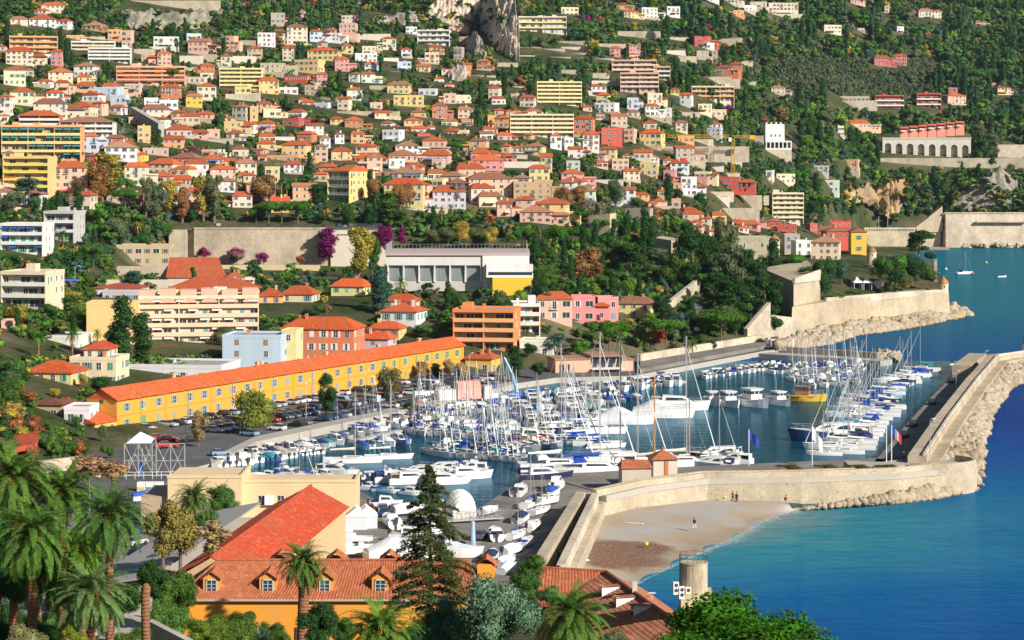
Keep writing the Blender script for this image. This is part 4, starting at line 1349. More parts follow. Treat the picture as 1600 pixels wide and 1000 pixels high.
def terraces():
    g = random.Random(17); n = 0
    for t in range(400):
        if n >= 60: break
        x = g.uniform(10, 1180); y = g.uniform(60, 318); D = Dt(x, y); s = F/D; w = g.uniform(9, 24); h = g.uniform(2.2, 4.2)
        x0, x1, y0 = x - w*s/2, x + w*s/2, y - h*s
        if sum(max(0, min(x1, b) - max(x0, a))*max(0, min(y, d) - max(y0, c)) for a, b, c, d, Dh in RECTS) > .25*(x1-x0)*(y-y0): continue
        p = W(x, y, D-.8); p.z -= 1; mb = MB(); rz = R(g.uniform(-12, 12)); mb.box(-w/2, w/2, 0, .8, -3, h); mb.box(-w/2-.1, w/2+.1, -.1, .9, h, h+.2)
        k = g.uniform(.8, 1.15); st = g.random() < .6
        o = ob('garden_wall', mb.mesh('garden_wall', M['stone' if st else 'plaster']), None, p, rz, color=(.55*k,.47*k,.35*k) if st else (.66*k,.58*k,.48*k))
        auto(o, ('rough stone' if st else 'pale plastered') + (' long' if w > 17 else ' short' if w < 12 else '') + ' garden wall', 'wall', 'garden walls on the slope'); n += 1
        RECTS.append((x0, x1, y0, y, D-4))
terraces()
# ------------------------------------------------------------------ middle ground: barracks, rampart, gymnasium, villas behind the harbour
def frame_thing(name, p, rz, label, cat, group=None):
    return tag(empty(name, p, rz), label, cat, group)
def part(o, name, mb, mats, color=None, smooth=False):
    return ob(name, mb.mesh(name, mats, smooth), o, color=color)
COR = Vector((-85.4, 456.0, 1.5)); CANG = math.atan2(140, 72)
def cor(u, v, z=0.0):      # a point in the barracks' own frame: u along the facade, v behind it
    c, s = math.cos(CANG), math.sin(CANG)
    return Vector((COR.x + u*c - v*s, COR.y + u*s + v*c, COR.z + z))
def barracks():
    o = frame_thing('barracks', COR, CANG, 'very long yellow two storey barracks with one orange tiled roof along the car park', 'barracks')
    Ln, dp, h = 157.0, 8.0, 7.1
    YC = (.70,.33,.028)
    mb = MB(); mb.box(0,Ln,0,dp,-2,h); part(o, 'wall', mb, M['plaster'], YC)
    mb = MB(); mb.box(-.05,Ln+.05,-.12,.0,3.45,3.65); mb.box(-.05,Ln+.05,-.22,0,h-.35,h-.02)
    for u in [0.5+ i*17.3 for i in range(10)]: mb.box(u-.45,u+.45,-.10,0,0,h-.36)
    part(o, 'string_course', mb, M['plaster'], (.67,.30,.025))
    mb = MB(); r_ = 2.3; ov = .55; n = 70
    for i in range(n):
        x0, x1 = -.5+(Ln+1)*i/n, -.5+(Ln+1)*(i+1)/n; dz = .03*math.sin(i*1.7)
        mb.add([(x0,-ov,h-.05+dz),(x1,-ov,h-.05+dz),(x1,dp/2,h+r_+dz),(x0,dp/2,h+r_+dz),(x0,dp+ov,h-.05),(x1,dp+ov,h-.05)], [(0,1,2,3),(3,2,5,4)], 0)
        mb.add([(x0,-ov,h-.22+dz),(x1,-ov,h-.22+dz),(x1,-ov,h-.05+dz),(x0,-ov,h-.05+dz)], [(0,1,2,3)], 0)
    mb.add([(-.02,0,h-.1),(-.02,dp,h-.1),(-.02,dp/2,h+r_-.1)], [(0,2,1)], 1); mb.add([(Ln+.02,0,h-.1),(Ln+.02,dp,h-.1),(Ln+.02,dp/2,h+r_-.1)], [(0,1,2)], 1)
    rf = part(o, 'roof', mb, [M['roof_tile'], M['plaster']], (.66,.125,.03))
    for u in (27, 61, 62.6, 92, 118, 140): ob('chimney', U_CHIM, rf, (u, dp/2+.8, h+1.2), 0, (1.0,.7,1.9), (.70,.40,.22))
    r = random.Random(4)
    for i in range(27):
        u = 3.6 + i*5.75; sh = (.24,.30,.33) if u < 112 else (.10,.36,.22)
        k = r.choice(['open','open','open','half','shut'])
        window(o, k, u, 0, 4.35, 0, 1.12, sh, True)
        q = r.random()
        if i in (1, 7, 13, 14, 19, 25):
            mb = MB(); mb.box(u-.75,u+.75,-.10,.05,0,2.7,0); mb.box(u-.9,u-.75,-.14,.02,0,2.85,1); mb.box(u+.75,u+.9,-.14,.02,0,2.85,1); mb.box(u-.75,u+.75,-.14,.02,2.7,2.85,1)
            part(o, 'door', mb, [M['shutter'], M['plaster']], r.choice([(.10,.32,.16),(.45,.32,.15),(.5,.5,.48)]))
        else: window(o, r.choice(['open','half','shut','open']), u, 0, .95, 0, 1.05, sh, True)
    for u in (8.6, 26, 43.5, 60.7, 78, 95, 112.5, 130, 147):
        mb = MB(); mb.tube([(u,-.16,0),(u,-.16,h-.2)], .08, 6); part(o, 'downpipe', mb, M['concrete'])
    mb = MB(); mb.lathe([(.0,-.05),(.5,-.05),(.5,.05),(0,.05)], 16); q = ob('round_vent', mb.mesh('round_vent', M['window_dark']), o, (-.03, dp/2, h-.6)); q.rotation_euler = (0, R(90), 0)
    # lean-to at the near end
    a = frame_thing('gatehouse', cor(-.3, .6), CANG, 'low yellow annex with bright orange lean-to roof against the near end of the barracks', 'annex')
    mb = MB(); mb.box(-7.5,0,-1.0,6.2,-2,3.0); part(a, 'wall', mb, M['plaster'], (.74,.40,.05))
    mb = MB(); mb.add([(-7.9,-1.4,2.9),(.0,-1.4,2.9),(0,6.2,5.2),(-7.9,6.2,5.2),(-7.9,-1.4,2.7),(0,-1.4,2.7),(-7.9,6.2,2.7)], [(0,1,2,3),(4,5,1,0),(6,4,0,3)]); part(a, 'roof', mb, M['roof_tile'], (.66,.12,.03))
    for u in (-6, -4, -1.8): window(a, 'plain', u, -1.0, .9, 0, .8, None, True)
barracks()
for i_ in range(24):
    a_ = px(cor(157*i_/24, 4, 9.3)); b_ = px(cor(157*(i_+1)/24, 0, 0)); RECTS.append((a_[0]-4, b_[0]+4, a_[1], b_[1]+8, 9999))

# rampart under the boulevard
def rampart():
    D = 889.0
    def wx(x): return (x-800)*D/F
    def wz(y): return CH-(y-HZ)*D/F
    mb = MB(); mb.box(wx(303), wx(517), D, D+7, wz(425), wz(358))
    o = thing_wall('rampart_wall', 'long high pale stone rampart wall below the boulevard car park', 'wall', mb, [M['stone']], (.56,.46,.33))
    mb = MB(); mb.box(wx(303), wx(517), D-.25, D+.6, wz(358)+.003, wz(355.6)); ob('parapet', mb.mesh('parapet', [M['stone']]), o, color=(.60,.52,.40))
    mb = MB(); mb.box(wx(266), wx(292), D-3.5, D+6, wz(404), wz(359)); mb.box(wx(292), wx(303), D+3, D+6.6, wz(404), wz(359)); ob('bastion', mb.mesh('bastion', [M['stone']]), o, color=(.56,.47,.35))
    mb = MB(); mb.box(wx(517.1), wx(562), D-1.2, D+6, wz(430), wz(359.5)); mb.box(wx(562.1), wx(606), D, D+7, wz(430), wz(360)); ob('pale_section', mb.mesh('pale_section', [M['plaster']]), o, color=(.66,.58,.46))
    r = random.Random(8)
    mb = MB()
    for x in np.arange(527, 552, 2.2): mb.box(wx(x), wx(x+1.3), D-1.26, D-1.1, wz(368), wz(365.5))
    for y in (368, 384, 400): mb.box(wx(519), wx(520.6), D-1.26, D-1.1, wz(y+3), wz(y))
    ob('loophole', mb.mesh('loophole', M['window_dark']), o)
    mb = MB()
    for i in range(90):
        x = r.uniform(305,515); y = r.uniform(363,414); mb.box(wx(x), wx(x+.5), D-.06, D+.1, wz(y+.6), wz(y))
    d = ob('drain_holes', mb.mesh('drain_holes', M['window_dark']), o); d['kind'] = 'stuff'
    D2 = 868.0
    mb = MB(); a, b = W(345,441,D2), W(500,441,D2); mb.box(a.x, b.x, D2, D2+1, W(0,446,D2).z, W(0,414,D2).z)
    thing_wall('terrace_wall', 'low weathered yellowish wall in front of the rampart behind the shed roofs', 'wall', mb, [M['plaster']], (.60,.48,.27))
    mb = MB(); a, b = W(158,455,690), W(262,455,690); mb.box(a.x, b.x, 690, 691, W(0,462,690).z, W(0,437,690).z)
    thing_wall('retaining_wall', 'pale plastered retaining wall below the stone house beside the red church roof', 'wall', mb, [M['plaster']], (.64,.54,.42))
    mb = MB(); a, b = W(183,436,740), W(268,436,740); mb.box(a.x, b.x, 740, 741.2, W(0,444,740).z, W(0,416,740).z)
    thing_wall('garden_wall', 'rough stone terrace wall directly under the house with three windows', 'wall', mb, [M['stone']], (.50,.42,.30))
    mb = MB(); a, b = W(628,386,930), W(700,386,930); mb.box(a.x, b.x, 930, 931, W(0,396,930).z, W(0,354,930).z)
    thing_wall('court_wall', 'plain light grey wall under the fenced sports court', 'wall', mb, [M['plaster']], (.55,.55,.56))
    mb = MB(); a, b = W(470,330,940), W(700,330,940); mb.box(a.x, b.x, 940, 940.6, W(0,346,940).z, W(0,326,940).z)
    thing_wall('playground_wall', 'white wall behind the round trees on the boulevard', 'wall', mb, [M['plaster']], (.66,.60,.50))
    # boulevard
    mb = MB(); z = W(0,357,897).z; mb.prism([(wx(262)-3,D+1),(wx(610),D+1),(wx(610)+16,D+38),(wx(262)-6,D+34)], z-.5, z+.12, 0)
    struct(ob('boulevard', mb.mesh('boulevard', M['asphalt'])))
    return z
BZ = rampart()

mk_flat('curtain', (.23,.26,.25), .3, .4)
def gym():
    D = 690.0; s = F/D; z0 = W(0,441,D).z
    o = frame_thing('gymnasium', W(605,441,D), 0, 'white flat roofed gymnasium with tall glazed bays between slanted columns and a roof court fence', 'gymnasium')
    w1 = 148/s; w = 222/s; h = 42/s; dp = 34
    mb = MB(); mb.box(0,w1,1.4,dp,-3,h-3.2); part(o, 'hall_wall', mb, M['plaster'], (.52,.50,.46))
    mb = MB(); mb.box(-.4,w1+.2,0,dp,h-3.25,h); part(o, 'fascia', mb, M['plaster'], (.66,.65,.62))
    mb = MB(); mb.box(w1+.2,w,-.6,dp,-4,h); part(o, 'side_block', mb, M['plaster'], (.76,.74,.68))
    mb = MB(); mb.box(-.6,w+.2,-.7,dp+.2,h,h+.9); part(o, 'roof', mb, M['plaster'], (.46,.36,.36))
    for i in range(7):
        x = .3 + i*(w1-.6)/6; mb = MB()
        mb.add([(x-.35,.9,0),(x+.35,.9,0),(x+.35,1.4,0),(x-.35,1.4,0),(x-.22,-.1,h-3.3),(x+.22,-.1,h-3.3),(x+.22,1.4,h-3.3),(x-.22,1.4,h-3.3)], [(0,1,5,4),(1,2,6,5),(3,0,4,7),(2,3,7,6)])
        part(o, 'column', mb, M['white_paint'])
        if i < 6:
            mb = MB(); x1 = x+(w1-.6)/6; mb.box(x+.36,x1-.36,1.25,1.39,.5,h-3.6,0)
            for k in range(1, 9): xx = x+.36+(x1-x-.72)*k/9; mb.box(xx-.04,xx+.04,1.19,1.25,.5,h-3.6,1)
            part(o, 'glazing', mb, [M['curtain'], M['metal']])
    mb = MB()
    for i in range(38): x = -.4 + i*(w-.2)/37; mb.box(x-.04,x+.04,-.4,-.32,h+.9,h+3.7)
    for z in (h+.95,h+2.3,h+3.65): mb.box(-.4,w-.6,-.40,-.33,z,z+.06)
    for i in range(20): y = i*dp/19; mb.box(w-.68,w-.6,y,y+.08,h+.9,h+3.7); mb.box(-.4,-.32,y,y+.08,h+.9,h+3.7)
    f = part(o, 'court_fence', mb, M['metal'])
    mb = MB(); mb.box(w1+1.5,w+1.2,-5,-.62,1.8,6.0); part(o, 'projecting_room', mb, M['plaster'], (.74,.74,.74))
    mb = MB(); mb.box(w1+2.2,w+.9,-5.06,-4.9,2.6,3.6); part(o, 'window', mb, M['glass'])
    mb = MB(); mb.box(w1+3.5,w+1.2,-6.5,-.62,-4,1.78); part(o, 'yellow_base', mb, M['plaster'], (.78,.50,.03))
gym()

def nh(x0, x1, ye, yb, wall, roof, rot, label, D=None, d=None, rise=None, name='villa', cat='house', roofcol=None, floors=None, cols=None, shut=None, wmat=None, chim=None, wk=None, seed=0):
    xc = (x0+x1)/2; D = D or Dt(xc, yb); s = F/D; rz = R(rot)
    w = (x1-x0)/s; h = (yb-ye)/s; dd = d or min(max(8, w*.8), 13)
    if abs(rot) > 3: w = max(4, (w - dd*math.sin(abs(rz))*.85)/math.cos(rz))
    p = W(xc, yb, D); p.x += dd*.45*math.sin(rz)
    RECTS.append((x0-1, x1+1, ye-3, yb, D))
    return house_m(p, w, dd, h, rz, wall, roof, random.Random(int(x0*3+yb)+seed), True, None, label, roofcol, rise, name, cat, 'villas around the harbour', floors, cols, shut, wmat, chim, wk)
nh(517,579,447,488,'l','H',-14,'pale yellow three storey villa with mint green shutters and an orange roof', D=690, shut=(.10,.55,.36))
nh(401,442,462,492,'o','H',6,'peach orange villa with a low orange roof, joined to a cream wing', D=668, rise=2.2)
nh(440,495,459,490,'c','H',-10,'cream villa wing with white balcony beside the peach orange villa', D=672, rise=2.4)
nh(595,664,486,524,'w','H',-16,'white villa with turquoise shutters and many white chimneys under an orange roof', D=634, chim=4, shut=(.08,.42,.40))
nh(600,655,470,486,'c','H',-8,'second villa roof rising just behind the white villa with many chimneys', D=660, rise=2.0)
nh(576,632,513,530,'y','h',-12,'low pale yellow villa with a wide orange hip roof and skylights', D=618)
nh(560,616,529,556,'v','H',-14,'small villa with a veranda of white posts beside the coral house', D=600)
nh(440,564,513,572,'t','H',-10,'large coral house with white shutters and a broad orange hip roof behind the barracks', D=580, shut=(.72,.70,.68), rise=2.8, floors=3)
nh(347,446,527,580,'b','f',-6,'plain white and pale blue block with a green flat roof behind the barracks', D=560, chim=2, cols=2, wk=['wide','shut'])
nh(443,465,519,575,'l','f',-8,'narrow lemon yellow end house with blue shutters beside the white block', D=566, shut=(.40,.46,.70))
nh(36,123,581,622,'y','H',-10,'pale yellow villa with an orange hip roof among garden trees', D=500, shut=(.10,.42,.26), rise=2.4)
nh(108,190,562,606,'c','f',-8,'cream villa with a flat roof and green shutters below the two tall cypresses', D=516, shut=(.05,.28,.20))
nh(131,174,545,562,'c','H',-6,'small orange roofed pavilion on top of the flat roofed cream villa', D=522, rise=1.7)
nh(190,361,574,600,'w','f',-8,'long low white building with a grey flat roof behind the barracks', D=535, d=18, floors=1, cols=9)
nh(47,106,632,662,'n','b',-10,'run down house with a brown roof over open stables above the terraces', D=455, roofcol=(.16,.07,.05), rise=.9, floors=1)
nh(100,143,640,668,'w','f',-4,'white flat roofed shed beside the brown roofed house', D=450, floors=1)
nh(0,22,505,560,'p','f',8,'pale pink house at the edge with stepped white balconies', D=560)
nh(727,780,560,588,'Y','h',-18,'small yellow house with a low orange roof past the far end of the barracks', D=592, rise=1.6, floors=1)
nh(812,870,534,562,'w','f',-8,'long white shop with a red signboard under the orange flats', D=618, floors=1, cols=6)
nh(142,222,450,470,'w','b',-4,'low white building with a dark red roof below the pale retaining wall', D=662, roofcol=(.36,.07,.045), rise=1.2, floors=1)
nh(160,220,456,476,'g','f',0,'grey flat roofed block just behind the peach apartments', D=655, floors=1, chim=0)
nh(510,575,492,505,'n','f',-6,'low flat brown roofed garage below the villa with mint shutters', D=655, floors=1, chim=0)
nh(30,130,528,556,'w','f',-6,'modern white low house with a deep shaded terrace above the palms', D=560, floors=1)
nh(134,208,476,557,'y','f',3,'plain sand coloured end block of the peach apartments behind tall cypresses', D=575, floors=1, cols=1, chim=0, wk=['shut'])
# red roofed church hall and its lower wing
def hall():
    D = 735.0; s = F/D
    o = frame_thing('church_hall', W(262,447,D), 0, 'church hall with a big plain red tiled roof in front of the rampart', 'hall')
    w = 78/s; h = 3.0
    mb = MB(); mb.box(0,w,0,14,-3,h); part(o, 'wall', mb, M['plaster'], (.62,.54,.44))
    mb = MB(); e = 30/s
    mb.add([(-.6,-.5,h-.1),(w+.9,-.5,h-.1),(w-.9,8,h+e),(-.6,8,h+e),(-.6,15,h),(w+.9,15,h)], [(0,1,2,3),(3,2,5,4),(1,5,2),(0,3,4)]); part(o, 'roof', mb, M['roof_tile'], (.44,.085,.03))
    o = frame_thing('hip_hall', W(262,465,665), R(-4), 'wide low hall with a red hip roof just behind the peach apartments', 'hall')
    s = F/665; w = 132/s; mb = MB(); mb.box(0,w,0,14,-3,2.8); part(o, 'wall', mb, M['plaster'], (.66,.56,.42))
    q = ob('roof', U_ROOF['h'][0], o, (w/2,-.6,2.8), 0, (w+1.4,15.2,3.4), (.46,.09,.035))
hall()
# pink harbour club
def club():
    D = 588.0; s = F/D
    o = frame_thing('harbour_club', W(868,592,D), R(11), 'low pink harbour club with slanted windows and a flat brown roof on the quay', 'club house')
    w = 128/s; h = 6.0
    mb = MB(); mb.box(0,w*.44,0,11,-1,h-.8); mb.box(w*.44,w*.86,1.0,11,-1,h); mb.box(w*.86,w,2,11,-1,h*.8); part(o, 'wall', mb, M['plaster'], (.70,.42,.30))
    mb = MB(); mb.box(-.3,w*.44,-.3,11.2,h-.78,h-.4); mb.box(w*.44+.01,w*.86,-.9,11.2,h+.01,h+.35); mb.box(w*.86+.01,w+.2,1.6,11.2,h*.8+.01,h*.8+.3); part(o, 'roof', mb, M['terrace_tile'])
    for i in range(4):
        mb = MB(); x = w*.46 + i*w*.1; mb.add([(x,.9,2.9),(x+w*.07,.9,2.9),(x+w*.085,.2,5.6),(x+w*.015,.2,5.6)], [(0,1,2,3)], 0); mb.add([(x-.2,.92,2.9),(x,.9,2.9),(x+w*.015,.18,5.6),(x+w*.015-.2,.18,5.6)], [(0,1,2,3)], 1)
        part(o, 'slanted_window', mb, [M['glass'], M['white_paint']])
    for i in range(4):
        mb = MB(); x = w*.05 + i*w*.035; mb.box(x,x+.5,-.05,.05,1.6,4.0); part(o, 'slit_window', mb, M['window_dark'])
    for i in range(6): window(o, 'plain', w*.48+i*w*.065, 1.0, .5, 0, .9, None, True)
    mb = MB(); mb.box(w*.44,w*.86,-1.5,.98,2.5,2.65); part(o, 'canopy', mb, M['white_paint'])
club()
# arched viaduct and terraced pink rooms above, retaining walls on the hill, crane
def hillworks():
    D = 1655.0; s = F/D
    o = frame_thing('arched_viaduct', W(1379,243,D), R(-2), 'pale stone viaduct of tall arches under the row of pink terraced rooms', 'viaduct')
    w = 137/s; h = 26/s; n = 8; mb = MB(); st = w/n
    for i in range(n):
        x0, x1 = i*st, (i+1)*st; a, b = x0+st*.2, x1-st*.2; hh = h*.55*(1-.03*i)
        top = h
        pts = [(a + (b-a)*(.5-.5*math.cos(math.pi*k/8)), hh + (b-a)*.5*math.sin(math.pi*k/8)) for k in range(9)]
        mb.add([(x0,0,-6),(a,0,-6),(a,0,hh),(x0,0,top)] , [(0,1,2,3)], 0)
        mb.add([(b,0,-6),(x1,0,-6),(x1,0,top),(b,0,hh)], [(0,1,2,3)], 0)
        vs = [(x0,0,top)] + [(q,0,z) for q, z in pts] + [(x1,0,top)]
        mb.add(vs, [(0, k, k+1) for k in range(1, 5)] + [(0, 5, len(vs)-1)] + [(len(vs)-1, k, k+1) for k in range(5, 9)], 0)
        mb.add([(a,0,-6),(a,4,-6),(a,4,hh),(a,0,hh)], [(0,1,2,3)], 0); mb.add([(b,4,-6),(b,0,-6),(b,0,hh),(b,4,hh)], [(0,1,2,3)], 0)
        for k in range(8): mb.add([(pts[k][0],0,pts[k][1]),(pts[k+1][0],0,pts[k+1][1]),(pts[k+1][0],4,pts[k+1][1]),(pts[k][0],4,pts[k][1])], [(0,1,2,3)], 0)
        mb.add([(a,3.9,-6),(b,3.9,-6),(b,3.9,h),(a,3.9,h)], [(0,1,2,3)], 1)
    mb.add([(0,0,h),(w,0,h),(w,9,h),(0,9,h)], [(0,1,2,3)], 0); mb.box(-.3,w+.3,-.4,.2,h,h+1.0,0)
    mb.add([(0,0,-6),(0,9,-6),(0,9,h),(0,0,h)], [(0,1,2,3)], 0)
    part(o, 'arcade', mb, [M['plaster'], M['stone']], (.60,.56,.48))
    RECTS.append((1378,1518,206,245,9999))
    for i in range(7):
        p = W(1413+i*14.5, 208-1.4*i, 1668); q = frame_thing('terraced_room', p, R(-3), None, 'room')
        mb = MB(); mb.box(-3.4,3.4,0,6,-6,5.0,0); part(q, 'wall', mb, M['plaster'], (.74,.30,.20))
        mb = MB(); mb.box(-3.0,.4,-2.4,0,1.2,2.3); part(q, 'balcony', mb, M['plaster'], (.75,.70,.64))
        mb = MB(); mb.box(-3.0,3.0,-.06,0,2.5,4.3); part(q, 'window', mb, M['window_dark'])
        mb = MB(); mb.add([(-3.2,-2.0,3.6),(3.2,-2.0,3.6),(3.2,0,4.7),(-3.2,0,4.7)], [(0,1,2,3)]); part(q, 'awning', mb, M['canvas'], (.62,.06,.04))
        auto(q, 'pink terraced room with red awning in a row over arches', 'room', 'terraced rooms over the arches')
    RECTS.append((1196,1248,192,246,9999))
    # white hotel
    D = Dt(1220,246)-3; s = F/D
    o = frame_thing('white_hotel', W(1197,244,D), R(4), 'white hotel tower over a colonnade on a stone base beside the crane', 'hotel')
    w = 48/s
    mb = MB(); mb.box(0,30/s,2,12,10,50/s); part(o, 'wall', mb, M['plaster'], (.80,.78,.74))
    mb = MB(); mb.box(-.5,40/s,-1,12,-6,4.5); part(o, 'stone_base', mb, M['stone'], (.56,.48,.36))
    mb = MB(); mb.box(-.5,40/s,-1,-.2,4.5,5.6); mb.box(-.5,40/s,-1,12,9.6,10.6)
    part(o, 'terrace', mb, M['plaster'], (.78,.75,.70))
    mb = MB(); mb.box(-.5,40/s,4,4.3,5.6,9.6); part(o, 'glazing', mb, M['window_dark'])
    for i in range(7):
        mb = MB(); x = -.3+i*(40/s)/6.1; mb.box(x,x+.7,-.9,-.3,5.6,9.6); part(o, 'column', mb, M['white_paint'])
    for i in range(3): window(o, 'plain', 4+i*3, 2, 13.5, 0, 1.1)
    for i in range(4):
        mb = MB(); x = .3+i*(30/s)/4; mb.box(x,x+1,2,3,50/s,50/s+1.4); part(o, 'merlon', mb, M['plaster'], (.78,.75,.70))
    # walls on the slope
    for nm, x0, x1, yt, yb, D, col, lab in [
        ('hill_wall', 967, 1170, 229, 243, 1250, (.50,.43,.33), 'long horizontal stone retaining wall under the tower crane'),
        ('hill_wall', 205, 345, 1, 12, 1510, (.50,.42,.32), 'long pale terrace wall at the very top of the wooded slope'),
        ('hill_wall', 965, 1032, 49, 58, 1660, (.52,.45,.36), 'pale road wall under the yellow villas high on the slope'),
        ('hill_wall', 527, 625, 174, 186, 1265, (.54,.45,.31), 'stone wall with small arches below the wooded terrace'),
        ('hill_wall', 353, 408, 147, 157, 1190, (.62,.54,.40), 'pale garden wall under the lemon five storey block'),
        ('hill_wall', 1105, 1186, 325, 343, 1090, (.52,.44,.33), 'broad stone wall above the old town roofs'),
        ('hill_wall', 1375, 1610, 247, 258, 1640, (.46,.40,.31), 'wide pale wall under the arched viaduct'),
        ('hill_wall', 1558, 1612, 226, 245, 1652, (.60,.53,.43), 'smooth pale wall above the far cliff'),
        ('hill_wall', 1295, 1370, 157, 166, 1775, (.52,.46,.38), 'grey terrace walls beside the red terraced hotel'),
        ('hill_wall', 1150, 1190, 305, 318, 1180, (.55,.46,.35), 'tawny garden wall beside the crenellated terrace')]:
        D = Dt((x0+x1)/2, yb); a, b = W(x0, yb, D), W(x1, yb, D); mb = MB(); mb.box(a.x, b.x, D-2, D-.8, a.z-4, W(0, yt, D).z)
        thing_wall(nm, lab, 'wall', mb, [M['stone']], col); RECTS.append((x0, x1, yt, yb, D-3))
    # stairway
    mb = MB(); a, b = W(208,170,1115), W(252,196,1060); wallpath(mb, [(a.x,a.y),(b.x,b.y)], 3.0, b.z-6, [a.z+1, b.z+1]); thing_wall('hill_stairs', 'pale straight stairway running down through dark hedges', 'stairs', mb, [M['concrete']])
    # tower crane
    D = 1235.; p = W(1145,272,D); o = frame_thing('tower_crane', p, 0, 'yellow tower crane with a long lattice jib over the villas', 'crane')
    h = 56*D/F; YL = (.75,.40,.02)
    def lattice(mb, a, b, w, n):
        a, b = Vector(a), Vector(b); t = (b-a).normalized(); u = t.cross(Vector((0,1,0)) if abs(t.y) < .9 else Vector((1,0,0))).normalized(); v = t.cross(u)
        cs = [(u*sx+v*sy)*w/2 for sx, sy in ((1,1),(1,-1),(-1,-1),(-1,1))]
        for c_ in cs: mb.tube([a+c_, b+c_], .11, 4)
        for i in range(n):
            p0 = a.lerp(b, i/n); p1 = a.lerp(b, (i+1)/n)
            for k in range(4): mb.tube([p0+cs[k], p1+cs[(k+1) % 4]], .09, 4, cap=False)
    mb = MB(); lattice(mb, (0,0,-8), (0,0,h), 1.7, 16); part(o, 'mast', mb, M['gelcoat'], YL)
    mb = MB(); lattice(mb, (-2,0,h+1.2), (-103*D/F,0,h+1.2), 1.7, 26); part(o, 'jib', mb, M['gelcoat'], YL)
    mb = MB(); lattice(mb, (1,0,h+1.0), (30*D/F,0,h+1.0), 1.2, 6); part(o, 'counter_jib', mb, M['gelcoat'], YL)
    mb = MB(); mb.box(30*D/F-1.5,30*D/F+1.5,-1,1,h-.6,h+1.8); part(o, 'counterweight', mb, M['gelcoat'], YL)
    mb = MB(); mb.box(-2.6,-1,-1.8,-.8,h-2,h+.4); part(o, 'cabin', mb, M['gelcoat'], (.75,.75,.75))
    mb = MB(); mb.tube([(-15,0,h+.4),(-15,0,h-9)], .1, 4); part(o, 'hoist_cable', mb, M['dark_metal'])
    # crenellated pale house front
    D = 1165; a = W(1107,318,D); o = frame_thing('crenellated_wall', a, 0, 'pale crenellated terrace wall beside a round tree', 'wall'); w = 33*D/F
    mb = MB(); mb.box(0,w,0,1,-4,3.6)
    for i in range(8): mb.box(i*w/8,i*w/8+.8,0,1,3.6,4.5)
    part(o, 'battlements', mb, M['plaster'], (.72,.66,.56))
hillworks()
# cliffs
def cliff(name, label, pts, D, depth, seed, mat='cliff_rock', rough=1.0):
    """a rock face: picture outline points give its rim, built as a bulging displaced sheet of real thickness"""
    g = np.random.default_rng(seed)
    xs = [p[0] for p in pts]; n = 80; mrow = 56
    V = []
    for i in range(n+1):
        t = i/n*(len(pts)-1); k = min(int(t), len(pts)-2); f = t-k
        x = pts[k][0]*(1-f)+pts[k+1][0]*f; yt = pts[k][1]*(1-f)+pts[k+1][1]*f; yb = pts[k][2]*(1-f)+pts[k+1][2]*f
        for j in range(mrow+1):
            q = j/mrow; y = yb + (yt-yb)*q
            e = math.sin(math.pi*i/n)**.5*math.sin(math.pi*min(1, .08+.92*q))**.5 if 0 < i < n else 0
            jg = 7*(noise_v((i*.16, q*1.5, seed), seed+9)-.3); y += jg*(q-.5)*2
            p = W(x, y, Dt(x, yb) - 3 + (Dt(x, yt)-Dt(x, yb))*(q*.32 if j < mrow else .95) - (2 if j < mrow else 0))
            q3 = Vector((p.x*1.6, p.y*.3, p.z*.55)); nz = noise_v(q3*.05, seed)*7*rough + noise_v(q3*.14, seed+3)*5*rough + noise_v(q3*.36, seed+5)*3.2
            p.y -= e*depth*(.02 + .062*nz) ; p.x += nz*.35*e; p.z += nz*.08*e
            V.append(tuple(p))
    i = np.arange(mrow)[None, :] + (mrow+1)*np.arange(n)[:, None]
    Q = np.stack([i, i+mrow+1, i+mrow+2, i+1], -1).reshape(-1, 4)
    o = ob(name, npmesh(name, np.array(V), Q, M[mat])); o['kind'] = 'structure'; o['label'] = label
def noise_v(p, s):
    from mathutils import noise as nz
    v = nz.noise(Vector((p[0]+s*17.3, p[1], p[2]*.6))); return v + .5*(1-abs(nz.noise(Vector((p[0]*2.1+s, p[1]*2.1, p[2]*1.2))))*2)
cliff('cliff', 'tall pale limestone cliff at the top of the slope', [(748,22,40),(758,-5,58),(772,-12,78),(790,-14,88),(805,5,96),(812,50,99)], 1600, 26, 2)
cliff('cliff', 'broad broken rock face left of the tall cliff', [(665,10,42),(690,-10,46),(715,-14,44),(740,-14,40),(752,0,36)], 1600, 18, 3)
cliff('cliff', 'tawny rock band behind the white modern villa', [(568,38,44),(590,26,42),(625,18,41),(660,22,42),(684,30,44)], 1600, 12, 4)
cliff('cliff', 'grey boulder outcrop under the pink cottages', [(700,100,126),(712,96,130),(722,98,130),(728,110,124)], 1400, 9, 5)
cliff('cliff', 'lower grey outcrop beside the big cliff', [(728,60,84),(740,52,98),(752,60,100),(760,84,97)], 1500, 10, 6)
cliff('cliff', 'grey quarry face with hollows near the top of the slope', [(190,18,40),(215,16,46),(250,18,47),(290,18,46),(320,16,42),(348,17,30)], 1480, 7, 7, 'dark_cliff')
cliff('cliff', 'ochre landslip cliff above the old town houses', [(1318,292,310),(1340,288,318),(1365,292,322),(1385,286,340),(1400,276,345),(1420,272,300)], 1500, 12, 8, 'orange_rock')
cliff('cliff', 'rough grey cliff above the far railway wall', [(1488,310,333),(1510,292,333),(1540,270,333),(1565,262,330),(1590,280,320)], 1600, 5, 9, 'dark_cliff', .6)
